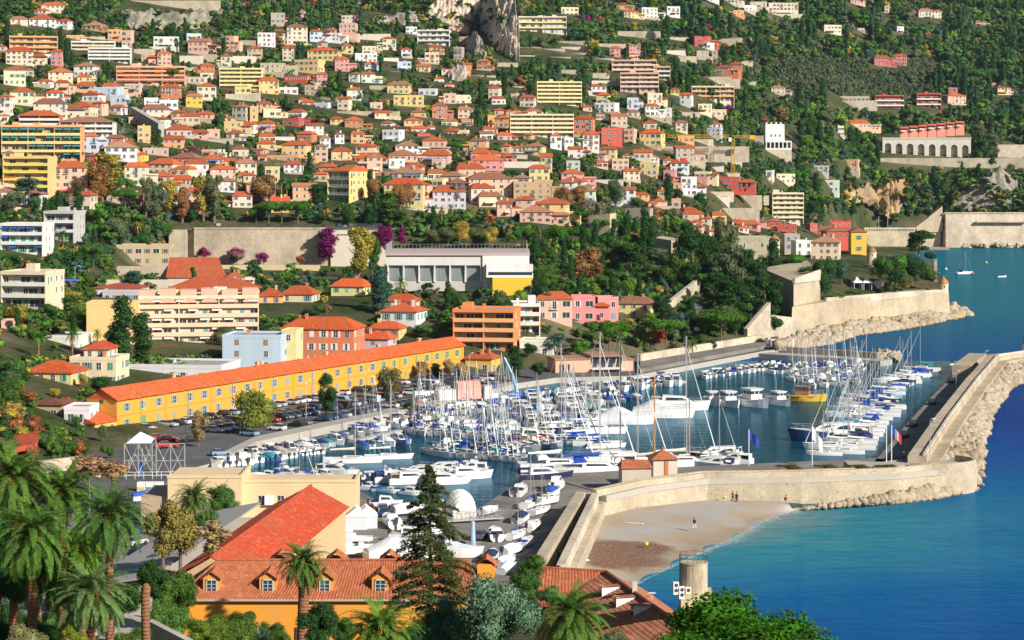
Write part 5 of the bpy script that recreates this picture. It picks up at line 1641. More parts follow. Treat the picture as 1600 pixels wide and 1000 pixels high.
# railway walls and station viaduct
def railway():
    D = 1545.; s = F/D
    def bx(mb, x0, x1, yt, yb, d=2.5, off=0): mb.box((x0-800)*D/F, (x1-800)*D/F, D-off, D-off+d, W(0,yb,D).z, W(0,yt,D).z)
    mb = MB(); bx(mb, 1350, 1470, 358, 392, 8); o = thing_wall('station_viaduct', 'pale station viaduct with a corbelled parapet behind the far beach', 'viaduct', mb, [M['ashlar']], (.66,.55,.38))
    mb = MB(); bx(mb, 1350, 1470, 355.5, 358, 1, .7)
    for i in range(30): bx(mb, 1351+i*4, 1353+i*4, 358, 360, .6, .55)
    ob('parapet', mb.mesh('parapet', [M['ashlar']]), o, color=(.70,.60,.44))
    mb = MB(); a = (1474-800)*D/F; b = (1680-800)*D/F; zt = W(0,333.5,D).z
    mb.add([(a,D-9,-1),(b,D-9,-1),(b,D-3,zt),(a+1,D-3,zt),(a-2,D+14,-1),(a,D+14,zt),(b,D+14,zt)], [(0,1,2,3),(4,0,3,5),(3,2,6,5)])
    o = thing_wall('railway_wall', 'huge battered pale retaining wall at the far end of the beach', 'wall', mb, [M['stone']], (.62,.53,.41))
    mb = MB(); bx(mb, 1474, 1680, 331.5, 333.4, 1.4, 3.6); ob('parapet', mb.mesh('parapet', [M['ashlar']]), o, color=(.66,.58,.46))
    mb = MB(); bx(mb, 1522, 1600, 345, 347, 3, 8.4); ob('ledge', mb.mesh('ledge', [M['ashlar']]), o, color=(.66,.58,.46))
    mb = MB(); p0, p1 = W(1432,354,D), W(1468,322,D); mb.add([(p0.x,D-1,p0.z-4),(p1.x+2,D-1,p0.z-4),(p1.x+2,D-1,p1.z),(p0.x,D-1,p0.z),(p1.x+2,D+12,p1.z),(p1.x+2,D+12,p0.z-4)], [(0,1,2,3),(1,5,4,2),(3,2,4)])
    thing_wall('tunnel_portal', 'sloping tunnel portal wall beside the far beach', 'portal', mb, [M['ashlar']], (.60,.50,.36))
    mb = MB(); D0 = 1575; 
    mb.prism([((1345-800)*1500/F,1500),((1480-800)*1500/F,1490),((1480-800)*1546/F,1546),((1345-800)*1546/F,1546)], [-1.0,-1.0,2.0,2.0] if False else -1, .25)
    o = ob('far_beach', mb.mesh('far_beach', M['beach_sand'] if 'beach_sand' in M else M['concrete'])); struct(o)
    for x in (1373, 1387): 
        mb = MB(); p = W(x,356,1560); mb.tube([(0,0,0),(0,0,8.5)], .25, 5); o = ob('railway_mast', mb.mesh('railway_mast', M['metal']), None, p); auto(o, 'tall grey railway mast on the station viaduct', 'mast', 'railway masts')
railway()
# ------------------------------------------------------------------ citadel and park
def Wv(x, D): return ((x-800)*D/F, D)
def citadel():
    mb = MB()
    fr = [(1232,455,15),(1280,460,13.2),(1340,458,12.4),(1400,453,12),(1472,450,11.4)]
    mid = [(1205,425,19),(1280,432,17),(1340,430,17),(1400,428,16.5),(1464,424,15)]
    bk = [(1195,402,20),(1280,392,22),(1345,386,23),(1400,398,20),(1458,410,16)]
    rows = [[G(*q) for q in a] for a in (fr, mid, bk)]
    vs = [p for a in rows for p in a]; mb.add(vs, [(j*5+i, j*5+i+1, (j+1)*5+i+1, (j+1)*5+i) for j in range(2) for i in range(4)])
    lo = [(p.x, p.y, -2) for p in rows[0]]; mb.add([tuple(p) for p in rows[0]] + lo, [(i, i+5, i+6, i+1) for i in range(4)])
    rt = [rows[0][4], rows[1][4], rows[2][4]]; mb.add([tuple(p) for p in rt] + [(p.x, p.y, -2) for p in rt], [(0,3,4,1),(1,4,5,2)])
    bkr = [rows[2][i] for i in range(5)]; mb.add([tuple(p) for p in bkr] + [(p.x, p.y+12, -2) for p in bkr], [(i, i+1, i+6, i+5) for i in range(4)])
    m = bpy.data.materials['hill_ground']; struct(ob('citadel_ground', mb.mesh('citadel_ground', m)))
    def batter(mb, poly, z0, z1, ins, m=0):
        c = Vector((sum(p[0] for p in poly)/len(poly), sum(p[1] for p in poly)/len(poly)))
        n = len(poly); top = []
        for p in poly:
            d = (c - Vector((p[0], p[1]))).normalized()*ins; top.append((p[0]+d.x, p[1]+d.y))
        zz = z1 if isinstance(z1, list) else [z1]*n
        vs = [(p[0], p[1], z0) for p in poly] + [(top[i][0], top[i][1], zz[i]) for i in range(n)]
        mb.add(vs, [(i, (i+1) % n, n+(i+1) % n, n+i) for i in range(n)] + [tuple(range(n, 2*n))], m)
        return top
    CS = (.50,.41,.285)
    mb = MB(); top = batter(mb, [Wv(1240,730), Wv(1283,750), Wv(1262,820), Wv(1186,795)], 0, [19.2,21.2,22.5,20.8], 1.2)
    o = thing_wall('citadel_bastion', 'massive pale citadel bastion with a deeply shaded left face', 'bastion', mb, [M['ashlar']], CS)
    mb = MB(); wallpath(mb, [Vector(top[0]), Vector(top[1])], .9, 18.5, [20.2, 22.3]); ob('parapet', mb.mesh('parapet', [M['ashlar']]), o, color=(.66,.58,.46))
    mb = MB(); a = [Wv(1236,726), Wv(1330,755), Wv(1400,783), Wv(1485,815), Wv(1470,858), Wv(1380,822), Wv(1262,772)]
    batter(mb, a, 0, [10.6,11.9,11.6,10.8,11.2,11.4,11.8], 1.0)
    o = thing_wall('citadel_wall', 'long curtain wall of the citadel standing on rocks above the water', 'wall', mb, [M['ashlar']], CS)
    mb = MB(); wallpath(mb, [Wv(1290,744.6), Wv(1330,757), Wv(1400,785), Wv(1476,813.4)], .8, 10, [12.7,12.7,12.3,11.6]); ob('parapet', mb.mesh('parapet', [M['ashlar']]), o, color=(.66,.57,.44))
    mb = MB(); batter(mb, [Wv(1428,784), Wv(1508,822), Wv(1500,845), Wv(1440,815)], -1, [2.4,1.6,3,4.0], 1.5)
    q = ob('rock_shelf', mb.mesh('rock_shelf', [M['orange_rock']])); struct(q)
    mb = MB(); batter(mb, [Wv(1290,733), Wv(1430,779), Wv(1430,800), Wv(1290,752)], -1, [2.4,2.6,4,4], 1.0); struct(ob('rock_shelf', mb.mesh('rock_shelf', [M['orange_rock']])))
    mb = MB(); wallpath(mb, [Wv(1462,846), Wv(1462,876)], 1.2, 8, [18, 20.5]); thing_wall('rear_wall', 'weathered wall end behind the trees at the tip of the citadel', 'wall', mb, [M['stone']], (.48,.38,.28))
    def bartizan(x, y, D, r, h, dome, lab):
        o = frame_thing('watch_turret', W(x, y, D), 0, lab, 'turret')
        mb = MB(); mb.lathe([(r*.7,-1.6),(r,-.6),(r,h),(r*1.12,h+.05),(r*1.12,h+.3),(r*.9,h+.32)], 14); part(o, 'wall', mb, M['plaster'], (.68,.58,.44))
        mb = MB(); mb.lathe([(r*1.05,h+.3),(r*1.0,h+.9),(r*.8,h+1.6),(r*.45,h+2.3),(.12,h+2.7)], 14); part(o, 'dome', mb, M['roof_tile'], dome)
        mb = MB(); mb.lathe([(.16,h+2.6),(.3,h+2.95),(.02,h+3.3)], 8); part(o, 'finial', mb, M['plaster'], (.6,.5,.38))
        mb = MB(); mb.box(-.2,.2,-r-.04,-r+.3,h-1.1,h-.4); part(o, 'slit_window', mb, M['window_dark'])
    bartizan(1474.5, 455, 814, 1.75, 2.6, (.60,.21,.04), 'round watch turret with a bright orange dome at the tip of the citadel wall')
    bartizan(1362, 412, 845, 1.9, 4.2, (.30,.18,.09), 'slim round watch turret with a brown dome below the yellow and red houses')
    bartizan(1210, 405, 905, 2.3, 7.5, (.45,.20,.09), 'squat round tower with a tiled dome beside the old town wall')
    # marquees
    for i, x in enumerate((1339, 1354)):
        o = frame_thing('marquee', W(x, 450, 786), R(8), ('white pyramid marquee on slim posts nearer the bastion' if i == 0 else 'white pyramid marquee on slim posts beside the white kiosk'), 'tent', 'marquees on the citadel terrace')
        for sx in (-1.5, 1.5):
            for sy in (-1.5, 1.5):
                mb = MB(); mb.tube([(sx,sy,-.6),(sx,sy,2.3)], .09, 6); part(o, 'post', mb, M['white_paint'])
        mb = MB(); n = 8
        pr = [(1.85,2.3),(1.25,2.7),(.7,3.2),(.3,3.8),(.03,4.3)]
        ring = [(-1,-1),(1,-1),(1,1),(-1,1)]; vs = [(a*r_, b*r_, z) for r_, z in pr for a, b in ring]
        mb.add(vs, [(4*i_+k, 4*i_+(k+1) % 4, 4*i_+4+(k+1) % 4, 4*i_+4+k) for i_ in range(4) for k in range(4)]); mb.box(-1.86,1.86,-1.87,-1.8,2.0,2.32); mb.box(1.8,1.87,-1.8,1.86,2.0,2.32); part(o, 'canopy', mb, M['canvas'], (.84,.84,.83))
    o = frame_thing('kiosk', W(1376,450,797), R(8), 'small white box kiosk beside the citadel marquees', 'kiosk'); mb = MB(); mb.box(-1.6,1.6,0,3,-1,2.5); part(o, 'wall', mb, M['plaster'], (.8,.78,.74)); mb = MB(); mb.box(-1.7,1.7,-.15,3.1,2.5,2.65); part(o, 'roof', mb, M['white_paint'])
    # houses at the water side of the old town
    nh(1268,1318,378,408,'c','h',-12,'whitish citadel building with a broad tan tile roof', D=880, roofcol=(.42,.24,.12), rise=2.4)
    nh(1240,1270,378,402,'w','f',8,'low white citadel annex with a shaded loggia', D=900, wmat=None)
    nh(1226,1250,368,392,'s','f',0,'old stone house with a pale blue shutter above the round tower', D=930, shut=(.25,.45,.70))
    nh(1330,1354,362,397,'Y','b',0,'bright yellow house with a green shuttered window and iron balcony', D=905, roofcol=(.34,.12,.07), shut=(.10,.33,.25), rise=1.6, cols=1, floors=2)
    nh(1288,1332,361,388,'r','b',6,'brick red house joined to the bright yellow house', D=925, roofcol=(.30,.11,.07), rise=1.6)
    nh(1150,1205,372,392,'s','f',0,'long grey stone rampart house of the citadel in shade', D=930, wmat='stone', floors=1, cols=2)
    # walls in the park
    for nm, x0, D0, x1, D1, w, z0, z1, lab, col in [
        ('old_bastion', 1024,845,1062,830,8,10,[31,30],'ruined tawny bastion rising among the park pines',(.52,.42,.30)),
        ('old_wall', 925,905,958,900,6,20,[38,39],'broken stone wall under the bare grey trees',(.54,.46,.35)),
        ('old_wall', 980,960,1018,955,4,25,[40,40],'long low old wall below the bare thicket',(.42,.36,.29)),
        ('moat_wall', 1040,715,1102,775,1.4,2,[12.5,20],'pale sloping wall beside the tunnel road',(.60,.52,.40)),
        ('moat_wall', 905,702,1000,716,1.0,6,[15.5,14.5],'tan rubble wall behind the pink houses',(.55,.42,.28)),
        ('quay_wall', 998,612,1192,684,1.2,0,[4.6,4.6],'long low pale wall behind the quay promenade below the pines',(.62,.54,.42)),
        ('promenade_wall', 1165,690,1201,700,1.5,0,[6,14],'pale stepped wall rising from the quay to the bastion',(.60,.52,.40)),
        ('promenade_wall', 1201,712,1238,727,1.5,0,[9,7],'pale low wall joining the promenade to the bastion foot',(.60,.52,.40))]:
        mb = MB(); wallpath(mb, [Wv(x0,D0), Wv(x1,D1)], w, z0, z1); thing_wall(nm, lab, 'wall', mb, [M['stone']], col)
    # white jetty hut
    o = frame_thing('jetty_hut', W(1204,545,676), R(5), 'small white hut with an open porch at the root of the north jetty', 'hut')
    mb = MB(); mb.box(2.5,7.6,0,3,-.3,2.7); part(o, 'wall', mb, M['white_paint']); mb = MB(); mb.box(0,7.8,-.2,3.2,2.7,2.9); part(o, 'roof', mb, M['white_paint']); mb = MB(); mb.box(5.8,6.5,-.03,.05,.8,2.1); part(o, 'window', mb, M['window_dark'])
    for x in (.2, 1.4):
        mb = MB(); mb.box(x,x+.12,.1,.22,-.3,2.7); part(o, 'post', mb, M['white_paint'])
    # promenade and tunnel road
    mb = MB(); pts = [(1000,577),(1194,540),(1200,530),(1120,528),(1000,560)]
    mb.prism([(p.x,p.y) for p in (G(a,b,2.6) for a,b in pts)], 0, 2.6, 0); struct(ob('promenade', mb.mesh('promenade', M['yard_concrete'])))
    V = [(1032,505,8.2),(1060,498,8.8),(1090,492,9.5),(1098,480,10.5),(1100,470,12),(1084,472,12),(1070,482,10.5),(1046,488,9.5),(1020,496,8.6)]
    mb = MB(); mb.add([tuple(G(*q)) for q in V], [tuple(range(len(V)))]); struct(ob('tunnel_road', mb.mesh('tunnel_road', M['asphalt'])))
citadel()
# ---- trees one can point at: kind, colour, x, root row, height px, width px
TREES = """umbrella pine 818 402 52 42
umbrella pine 868 408 62 44
round dark 845 412 46 44
umbrella pine 908 395 46 40
round brown 926 458 84 66
pine dark 985 450 70 74
pine mid 955 440 70 50
umbrella mid 962 415 46 40
umbrella pine 984 405 44 34
cypress dark 1006 412 86 14
cypress dark 1018 415 75 15
pine olive 1025 448 60 56
round mid 1050 452 66 52
pine dark 1082 455 108 62
pine mid 1066 436 60 50
poplar olive 1132 430 92 40
pine dark 1108 448 80 60
pine olive 1140 470 90 66
pine dark 1160 462 76 56
pine dark 1184 475 66 46
cypress dark 1136 492 58 34
pine dark 1120 480 56 44
round light 1166 482 30 30
umbrella pine 1127 533 52 86
umbrella pine 952 552 56 74
umbrella pine 1040 545 52 78
umbrella mid 1128 518 40 70
round dark 1178 446 40 38
pine mid 1195 495 50 36
round olive 886 458 36 40
round mid 850 462 44 46
pine olive 878 470 38 34
bush dark 905 470 22 40
round dark 930 478 20 34
cypress dark 1030 508 44 22
round olive 1012 555 24 24
round olive 1053 556 28 26
round green 905 560 34 44
pine blue 870 556 36 48
round dark 840 590 28 30
cypress dark 805 595 54 18
round mid 700 474 28 30
round dark 713 486 28 28
cypress dark 700 500 60 9
poplar yellow 560 438 84 58
poplar mid 582 432 60 30
cypress blue 593 490 68 26
palm green 626 470 38 32
cypress dark 192 572 108 32
cypress dark 222 568 78 28
cypress blue 303 445 36 30
bush magenta 317 403 24 28
bush magenta 366 410 26 36
round grey 370 413 26 34
bush magenta 412 412 20 30
bush rust 468 411 16 26
cypress magenta 511 405 48 26
bush magenta 505 405 30 28
cypress magenta 598 385 32 20
cypress magenta 606 384 30 12
cypress magenta 628 382 26 10
cypress blue 205 455 30 24
round mid 230 415 14 24
poplar yellow 160 315 76 66
poplar brown 150 322 70 46
umbrella pine 186 318 46 54
umbrella pine 196 336 46 50
poplar olive 228 340 64 34
poplar yellow 262 342 62 36
poplar olive 246 346 62 30
poplar brown 285 348 56 36
poplar yellow 318 342 66 36
poplar olive 335 345 74 46
round dark 300 348 24 26
round brown 420 322 58 56
round brown 408 318 44 44
umbrella pine 420 356 46 44
umbrella pine 466 355 46 46
umbrella mid 440 352 40 34
umbrella pine 400 356 36 30
cypress dark 495 330 42 26
round dark 500 352 22 28
round dark 545 356 34 36
round dark 580 352 34 32
cypress mid 606 356 56 26
round dark 622 354 30 34
palm green 448 312 32 26
palm yellow 690 360 38 20
palm yellow 705 358 40 22
palm yellow 740 356 36 18
palm yellow 762 356 32 16
palm green 370 300 32 24
round grey 925 350 50 60
round brown 880 330 44 38
round brown 905 328 44 50
round olive 962 325 52 36
round mid 995 328 26 26
cypress dark 1044 318 46 12
round dark 1095 325 28 28
round brown 1020 345 26 50
round grey 1050 352 30 40
round dark 1060 315 24 24
round olive 675 385 34 44
round olive 700 382 32 40
round yellow 722 380 40 36
round olive 745 384 34 36
round yellow 768 384 34 30
bush dark 752 386 18 30
round brown 660 320 36 30
round brown 585 315 42 26
round brown 625 328 50 34
round brown 640 325 46 28
round grey 715 325 46 32
round olive 180 384 56 52
round mid 255 376 40 40
palm yellow 215 378 32 24
round olive 133 400 26 26
bush mid 130 372 30 30
poplar mid 55 350 42 26
cypress dark 122 348 56 14
round olive 20 335 46 50
pine blue 45 325 48 50
round mid 15 352 30 36
round mid 80 372 34 40
palm olive 85 388 34 20
palm green 98 392 34 32
round olive 85 425 26 28
round mid 140 395 30 26
bush olive 115 404 20 30
bush olive 142 408 18 28
round blue 95 450 26 24
round mid 135 455 28 22
round yellow 40 470 22 20
round yellow 28 510 40 46
palm green 12 450 44 40
palm green 60 560 44 38
palm green 113 556 42 34
palm green 152 540 26 26
cypress mid 172 555 38 18
bush yellow 110 480 30 50
bush mid 140 470 24 40
bush light 120 500 30 50
round mid 75 500 30 36
bush mid 50 530 26 40
round light 85 550 18 18
round mid 15 620 68 60
round mid 20 645 60 54
round dark 25 600 46 50
bush dark 155 612 30 54
round yellow 128 606 26 20
bush yellow 85 620 20 30
round olive 350 540 34 42
round mid 660 528 24 44
round green 390 580 22 50
cypress mid 330 500 20 18
round dark 480 500 20 40
round mid 500 492 22 24
round brown 510 490 18 14
bush olive 660 470 22 40
bush olive 690 480 20 40
bush olive 770 478 20 44
bush olive 745 470 20 40
round mid 735 565 22 26
round dark 825 560 28 30
round olive 790 545 22 20
pine dark 1205 520 84 50
pine mid 1222 528 70 40
pine dark 1195 500 80 46
pine dark 1150 495 66 46
round dark 1214 470 56 40
round dark 1285 466 72 56
round green 1240 425 32 50
round yellow 1243 436 16 24
round dark 1390 452 66 64
round mid 1378 445 50 44
round dark 1420 440 56 60
pine dark 1435 410 52 44
round olive 1412 452 34 34
round mid 1444 440 30 34
bush olive 1456 440 22 36
round green 1400 446 56 50
round mid 1425 444 40 44
bush yellow 1412 450 16 30
bush mid 1390 456 14 40
bush light 1300 462 10 50
bush mid 1330 462 12 40
round dark 1262 455 50 44
bush mid 1425 442 20 30
bush light 1388 490 22 22
round mid 1318 430 26 22
bush olive 1300 468 10 60
round blue 1315 440 40 34
umbrella dark 1440 392 34 44
round mid 1180 470 40 36
bush dark 1188 540 14 20
round grey 1085 500 20 26
bush mid 1095 540 20 26
palm green 1082 556 24 26
bush dark 1110 545 20 30"""
for ln in TREES.split('\n'):
    k, c, x, y, hp, wp = ln.split(); x, y, hp, wp = float(x), float(y), float(hp), float(wp)
    D = Dt(x, y) if not (1225 < x < 1470 and y > 395) else max(F*(CH - (11.2 + (470-y)*.16))/(y-HZ), float(np.interp(x, [1238,1330,1400,1484], [728,755,783,815]))+9)
    if y > 540 and x > 360 and x < 1000: D = F*57.3/(y-HZ) if y > 560 else D
    if 300 < x < 620 and 340 < y <= 357: D = 905.0
    if k == 'bush' and c == 'magenta' or (c == 'magenta' and k == 'cypress') or (300 < x < 520 and 402 <= y < 414): D = 884.0
    s = F/D
    tree(k, c, W(x, y, D), hp/s, wp/s, lod=1)
# ------------------------------------------------------------------ boats: bow along +x, waterline at z = 0
def hull_mesh(Ln, B, fb, kind='sail', deck=None):
    mb = MB(); n = 12; rows = []
    for i in range(n+1):
        t = i/n; x = -Ln/2 + Ln*t
        if kind == 'sail': w = B/2*(math.sin(math.pi*(.20 + .80*t))**.75 if t > .375 else .84 + .16*math.sin(math.pi/2*t/.375)); f = fb*(1 + .22*t*t)
        elif kind == 'classic': w = B/2*max(.02, math.sin(math.pi*(.10 + .90*t))**.8); f = fb*(1 + .55*(t-.4)**2*2)
        else: w = B/2*(1 if t < .55 else max(.02, math.cos(math.pi/2*((t-.55)/.45)**1.6))); f = fb*(1 + .35*t*t)
        if i == n: w = .03
        rows.append([(x + (.06*Ln*t**6), w, f), (x + .03*Ln*t**6, w*.98, f*.45), (x + .01*Ln*t**6, w*.92, .02), (x - .02*Ln*t**4, w*.5, -.35)])
    vs = []
    for r_ in rows: vs += [(a, -b, c) for a, b, c in r_] + [(a, b, c) for a, b, c in r_]
    for i in range(n):
        a, b = i*8, (i+1)*8
        for k in range(3):
            m = 0 if k < 2 else 1
            mb.add([vs[a+k], vs[a+k+1], vs[b+k+1], vs[b+k]], [(0,1,2,3)], m); mb.add([vs[a+4+k], vs[b+4+k], vs[b+4+k+1], vs[a+4+k+1]], [(0,1,2,3)], m)
    mb.add([vs[0], vs[4], vs[5], vs[6], vs[7], vs[3], vs[2], vs[1]], [tuple(range(8))], 0)
    for i in range(n):
        a, b = i*8, (i+1)*8
        q = [list(vs[a]), list(vs[b]), list(vs[b+4]), list(vs[a+4])]
        for v in q: v[2] -= .05
        mb.add(q, [(0,1,2,3)], 2)
    return mb.mesh('hull', [M['gelcoat'], M['antifoul'], M['deck']])
mk_paint('antifoul', .7, .2, (.03,.05,.12)); mk_paint('deck', .6, .3, (.66,.64,.60), .25); mk_flat('teak', (.30,.17,.08), .8, .2)
def cabin_mesh(x0, x1, w, z0, h, slope=.6, win=True, back=.15):
    mb = MB()
    lo = [(x0,-w,z0),(x1,-w*.72,z0),(x1,w*.72,z0),(x0,w,z0)]; hi = [(x0+back,-w*.86,z0+h),(x1-slope,-w*.62,z0+h*.86),(x1-slope,w*.62,z0+h*.86),(x0+back,w*.86,z0+h)]
    mb.add(lo+hi, [(0,1,5,4),(1,2,6,5),(2,3,7,6),(3,0,4,7),(4,5,6,7)], 0)
    if win:
        for s in (-1, 1):
            def P(t, v): 
                a = [lo[0][k]*(1-t)+lo[1][k]*t for k in range(3)]; b = [hi[0][k]*(1-t)+hi[1][k]*t for k in range(3)]; q = [a[k]*(1-v)+b[k]*v for k in range(3)]
                q[1] = (q[1] - .02)*(1 if s < 0 else -1); return tuple(q)
            f = [P(.1,.35), P(.85,.4), P(.8,.8), P(.14,.8)]
            mb.add(f if s < 0 else f[::-1], [(0,1,2,3)], 1)
        if slope > .5:
            a = [(x1-slope*.2,-w*.6,z0+h*.2),(x1-slope*.2,w*.6,z0+h*.2),(x1-slope*.85,w*.55,z0+h*.8),(x1-slope*.85,-w*.55,z0+h*.8)]
            mb.add([(p[0]+.03,p[1],p[2]+.02) for p in a], [(0,1,2,3)], 1)
    return mb.mesh('cabin', [M['gelcoat'], M['glass']])
def stay(mb, a, b, r, r2=None, n=5):
    r2 = r if r2 is None else r2
    vs = [(p[0]+q*math.cos(6.2832*k/n), p[1]+q*math.sin(6.2832*k/n), p[2]) for p, q in ((a, r), (b, r2)) for k in range(n)]
    return mb.add(vs, [(k, (k+1) % n, n+(k+1) % n, n+k) for k in range(n)])
def spar(a, b, r, name, n=6, r2=None):
    mb = MB(); mb.tube([a, b], [r, r2 or r], n); return mb.mesh(name, M['metal'])
BLUE = (.012,.07,.42); NAVY = (.01,.025,.10); WHITE = (.82,.82,.80); BEIGE = (.55,.45,.33); TURQ = (.03,.35,.40); CREAM = (.70,.64,.52)
BNAME = {BLUE:'bright blue', NAVY:'navy', WHITE:'white', BEIGE:'beige', TURQ:'turquoise', CREAM:'cream'}
HN = {(.80,.80,.79):'white', (.75,.73,.68):'off white', (.03,.06,.20):'dark blue', (.45,.05,.04):'red', (.30,.50,.62):'pale blue', (.68,.50,.10):'yellow', (.70,.66,.56):'cream'}
BP = {}
def proto(key, fn):
    if key not in BP: BP[key] = fn()
    return BP[key]
def sailboat(loc, rz, Ln, hull, cover, r, mastf=1.25, jib=True, hood=True, group='sailing boats in the harbour', label=None, mcol=(.72,.72,.72), classic=False, stern=None):
    o = empty('sailing_boat', loc, rz); k = Ln/10
    ob('hull', proto(('hs', classic), lambda: hull_mesh(10, 2.3 if classic else 3.1, .85 if classic else 1.05, 'classic' if classic else 'sail')), o, scale=(k,k,k), color=hull)
    ob('cabin', proto('cs', lambda: cabin_mesh(-1.6, 2.6, .95, .95, .62, .9)), o, (0,0,.38*k if classic else 0), scale=(k,k*.55,k*.55) if classic else (k,k,k), color=(.80,.79,.76))
    mh = Ln*mastf
    ob('mast', proto('ma', lambda: spar((0,0,0),(0,0,1),.066,'mast')), o, (.6*k,0,.9*k), scale=(max(k,.9),max(k,.9),mh), color=mcol)
    mb_ = proto('bo', lambda: spar((0,0,0),(-4.2,0,.05),.07,'boom'))
    ob('boom', mb_, o, (.5*k,0,2.2*k), scale=(k,k,k))
    def cov():
        mb = MB(); pts = [(0.15,0,.45),(-.2,0,.30),(-1.5,0,.20),(-3,0,.16),(-4.25,0,.10)]; mb.tube(pts, [.14,.26,.22,.19,.12], 7); return mb.mesh('sail_cover', M['canvas'], True)
    ob('sail_cover', proto('sc', cov), o, (.5*k,0,2.2*k), scale=(k,k,k), color=cover)
    def rig():
        mb = MB()
        for s in (-1, 1): stay(mb, (0,s*1.35,.05), (0,s*.5,.52), .018, n=3); stay(mb, (0,s*.5,.52), (0,0,.97), .018, n=3); mb.box(-.04,.04,min(0,s*.5),max(0,s*.5),.517,.522)
        return mb.mesh('shrouds', M['metal'])
    q = ob('shrouds', proto('ri', rig), o, (.5*k,0,.9*k), scale=(k,k,mh))
    ob('forestay' if not jib else 'furled_jib', proto('fj' if jib else 'fs', lambda: stay(MB(), (4.9,0,.02),(.1,0,1),.10 if jib else .02,.03 if jib else .02).mesh('furled_jib', M['canvas'])), o, (.5*k,0,1.1*k), scale=(.92*k,min(k,1.1),mh*.9), color=cover if r.random() < .35 else WHITE)
    ob('backstay', proto('bs', lambda: stay(MB(), (-5.4,0,.02),(0,0,1),.018,n=3).mesh('backstay', M['metal'])), o, (.5*k,0,1.0*k), scale=(k,k,mh*.99))
    if hood:
        def hd():
            mb = MB(); pr = [(-.1,1.62),(-.55,2.1),(-1.35,2.15),(-1.75,2.0)]
            vs = [(x,s*.95*(.8 if i == 0 else 1),z) for i,(x,z) in enumerate(pr) for s in (-1,1)]
            mb.add(vs, [(2*i,2*i+1,2*i+3,2*i+2) for i in range(3)]); mb.add(vs+[(-1.7,-.95,1.5),(-1.7,.95,1.5)], [(0,2,4,6,8),(1,9,7,5,3)]); return mb.mesh('spray_hood', M['canvas'])
        ob('spray_hood', proto('hd', hd), o, (-.9*k,0,-.05), scale=(k,k,k), color=cover)
    ph = f"{'long ' if Ln > 12.5 else 'small ' if Ln < 8 else ''}{HN.get(hull,'white')} sailing boat with {BNAME.get(cover,'')} sail cover"
    if label: tag(o, label, 'boat', group)
    else: auto(o, ph, 'boat', group)
    return o
def motorboat(loc, rz, Ln, hull, cover, r, kind='open', label=None, group='motor boats in the harbour'):
    o = empty('motor_boat', loc, rz); k = Ln/6
    ob('hull', proto('hm', lambda: hull_mesh(6, 2.2, .8, 'motor')), o, scale=(k,k,k), color=hull)
    if kind == 'covered':
        def cv():
            mb = MB(); pr = []
            for i in range(7):
                t = i/6; x = -2.9 + 5.2*t; w = 1.02*(1 if t < .5 else math.cos(math.pi/2*((t-.5)/.5)**1.8*.86)); z = .82 + .55*math.sin(math.pi*min(1,.15+t*.8))
                pr += [(x,-w,.78+.2*t),(x,-w*.6,z),(x,0,z+.12),(x,w*.6,z),(x,w,.78+.2*t)]
            mb.add(pr, [(i*5+j,(i+1)*5+j,(i+1)*5+j+1,i*5+j+1) for i in range(6) for j in range(4)]); mb.add(pr[:5], [(0,1,2,3,4)]); return mb.mesh('boat_cover', M['canvas'], True)
        ob('boat_cover', proto('cv', cv), o, scale=(k,k,k), color=cover)
    else:
        ob('cabin', proto(('cm', kind), lambda: cabin_mesh(-.6 if kind == 'open' else -1.2, 1.9, .75, .82, .55 if kind == 'open' else 1.15, .9)), o, scale=(k,k,k), color=(.80,.79,.77))
        if kind == 'bimini':
            def bi():
                mb = MB(); mb.box(-2.2,.2,-.95,.95,1.95,2.03)
                for x in (-2.1,.1):
                    for y in (-.9,.9): mb.tube([(x,y,.8),(x,y,1.95)], .03, 4)
                return mb.mesh('bimini', M['canvas'])
            ob('bimini', proto('bi', bi), o, scale=(k,k,k), color=cover)
        else:
            def st():
                mb = MB(); mb.box(-2.5,-1.4,-.85,.85,.76,1.05); return mb.mesh('seat', M['canvas'])
            ob('seat', proto('st', st), o, scale=(k,k,k), color=cover)
    def og():
        mb = MB(); mb.box(-3.45,-3.02,-.2,.2,.55,1.35); mb.box(-3.3,-3.12,-.07,.07,-.3,.55); mb.box(-3.5,-2.95,-.23,.23,1.0,1.3); return mb.mesh('outboard', M['dark_metal'])
    if Ln < 8: ob('outboard', proto('og', og), o, scale=(k,k,k))
    kn = {'open':'open motor boat with low windscreen','covered':f"motor boat under a {BNAME.get(cover,'')} cover",'bimini':f"motor boat with {BNAME.get(cover,'')} sun roof",'cabin':'cabin motor boat'}[kind]
    ph = f"{'small ' if Ln < 5.2 else ''}{HN.get(hull,'white')} {kn}"
    if label: tag(o, label, 'boat', group)
    else: auto(o, ph, 'boat', group)
    return o
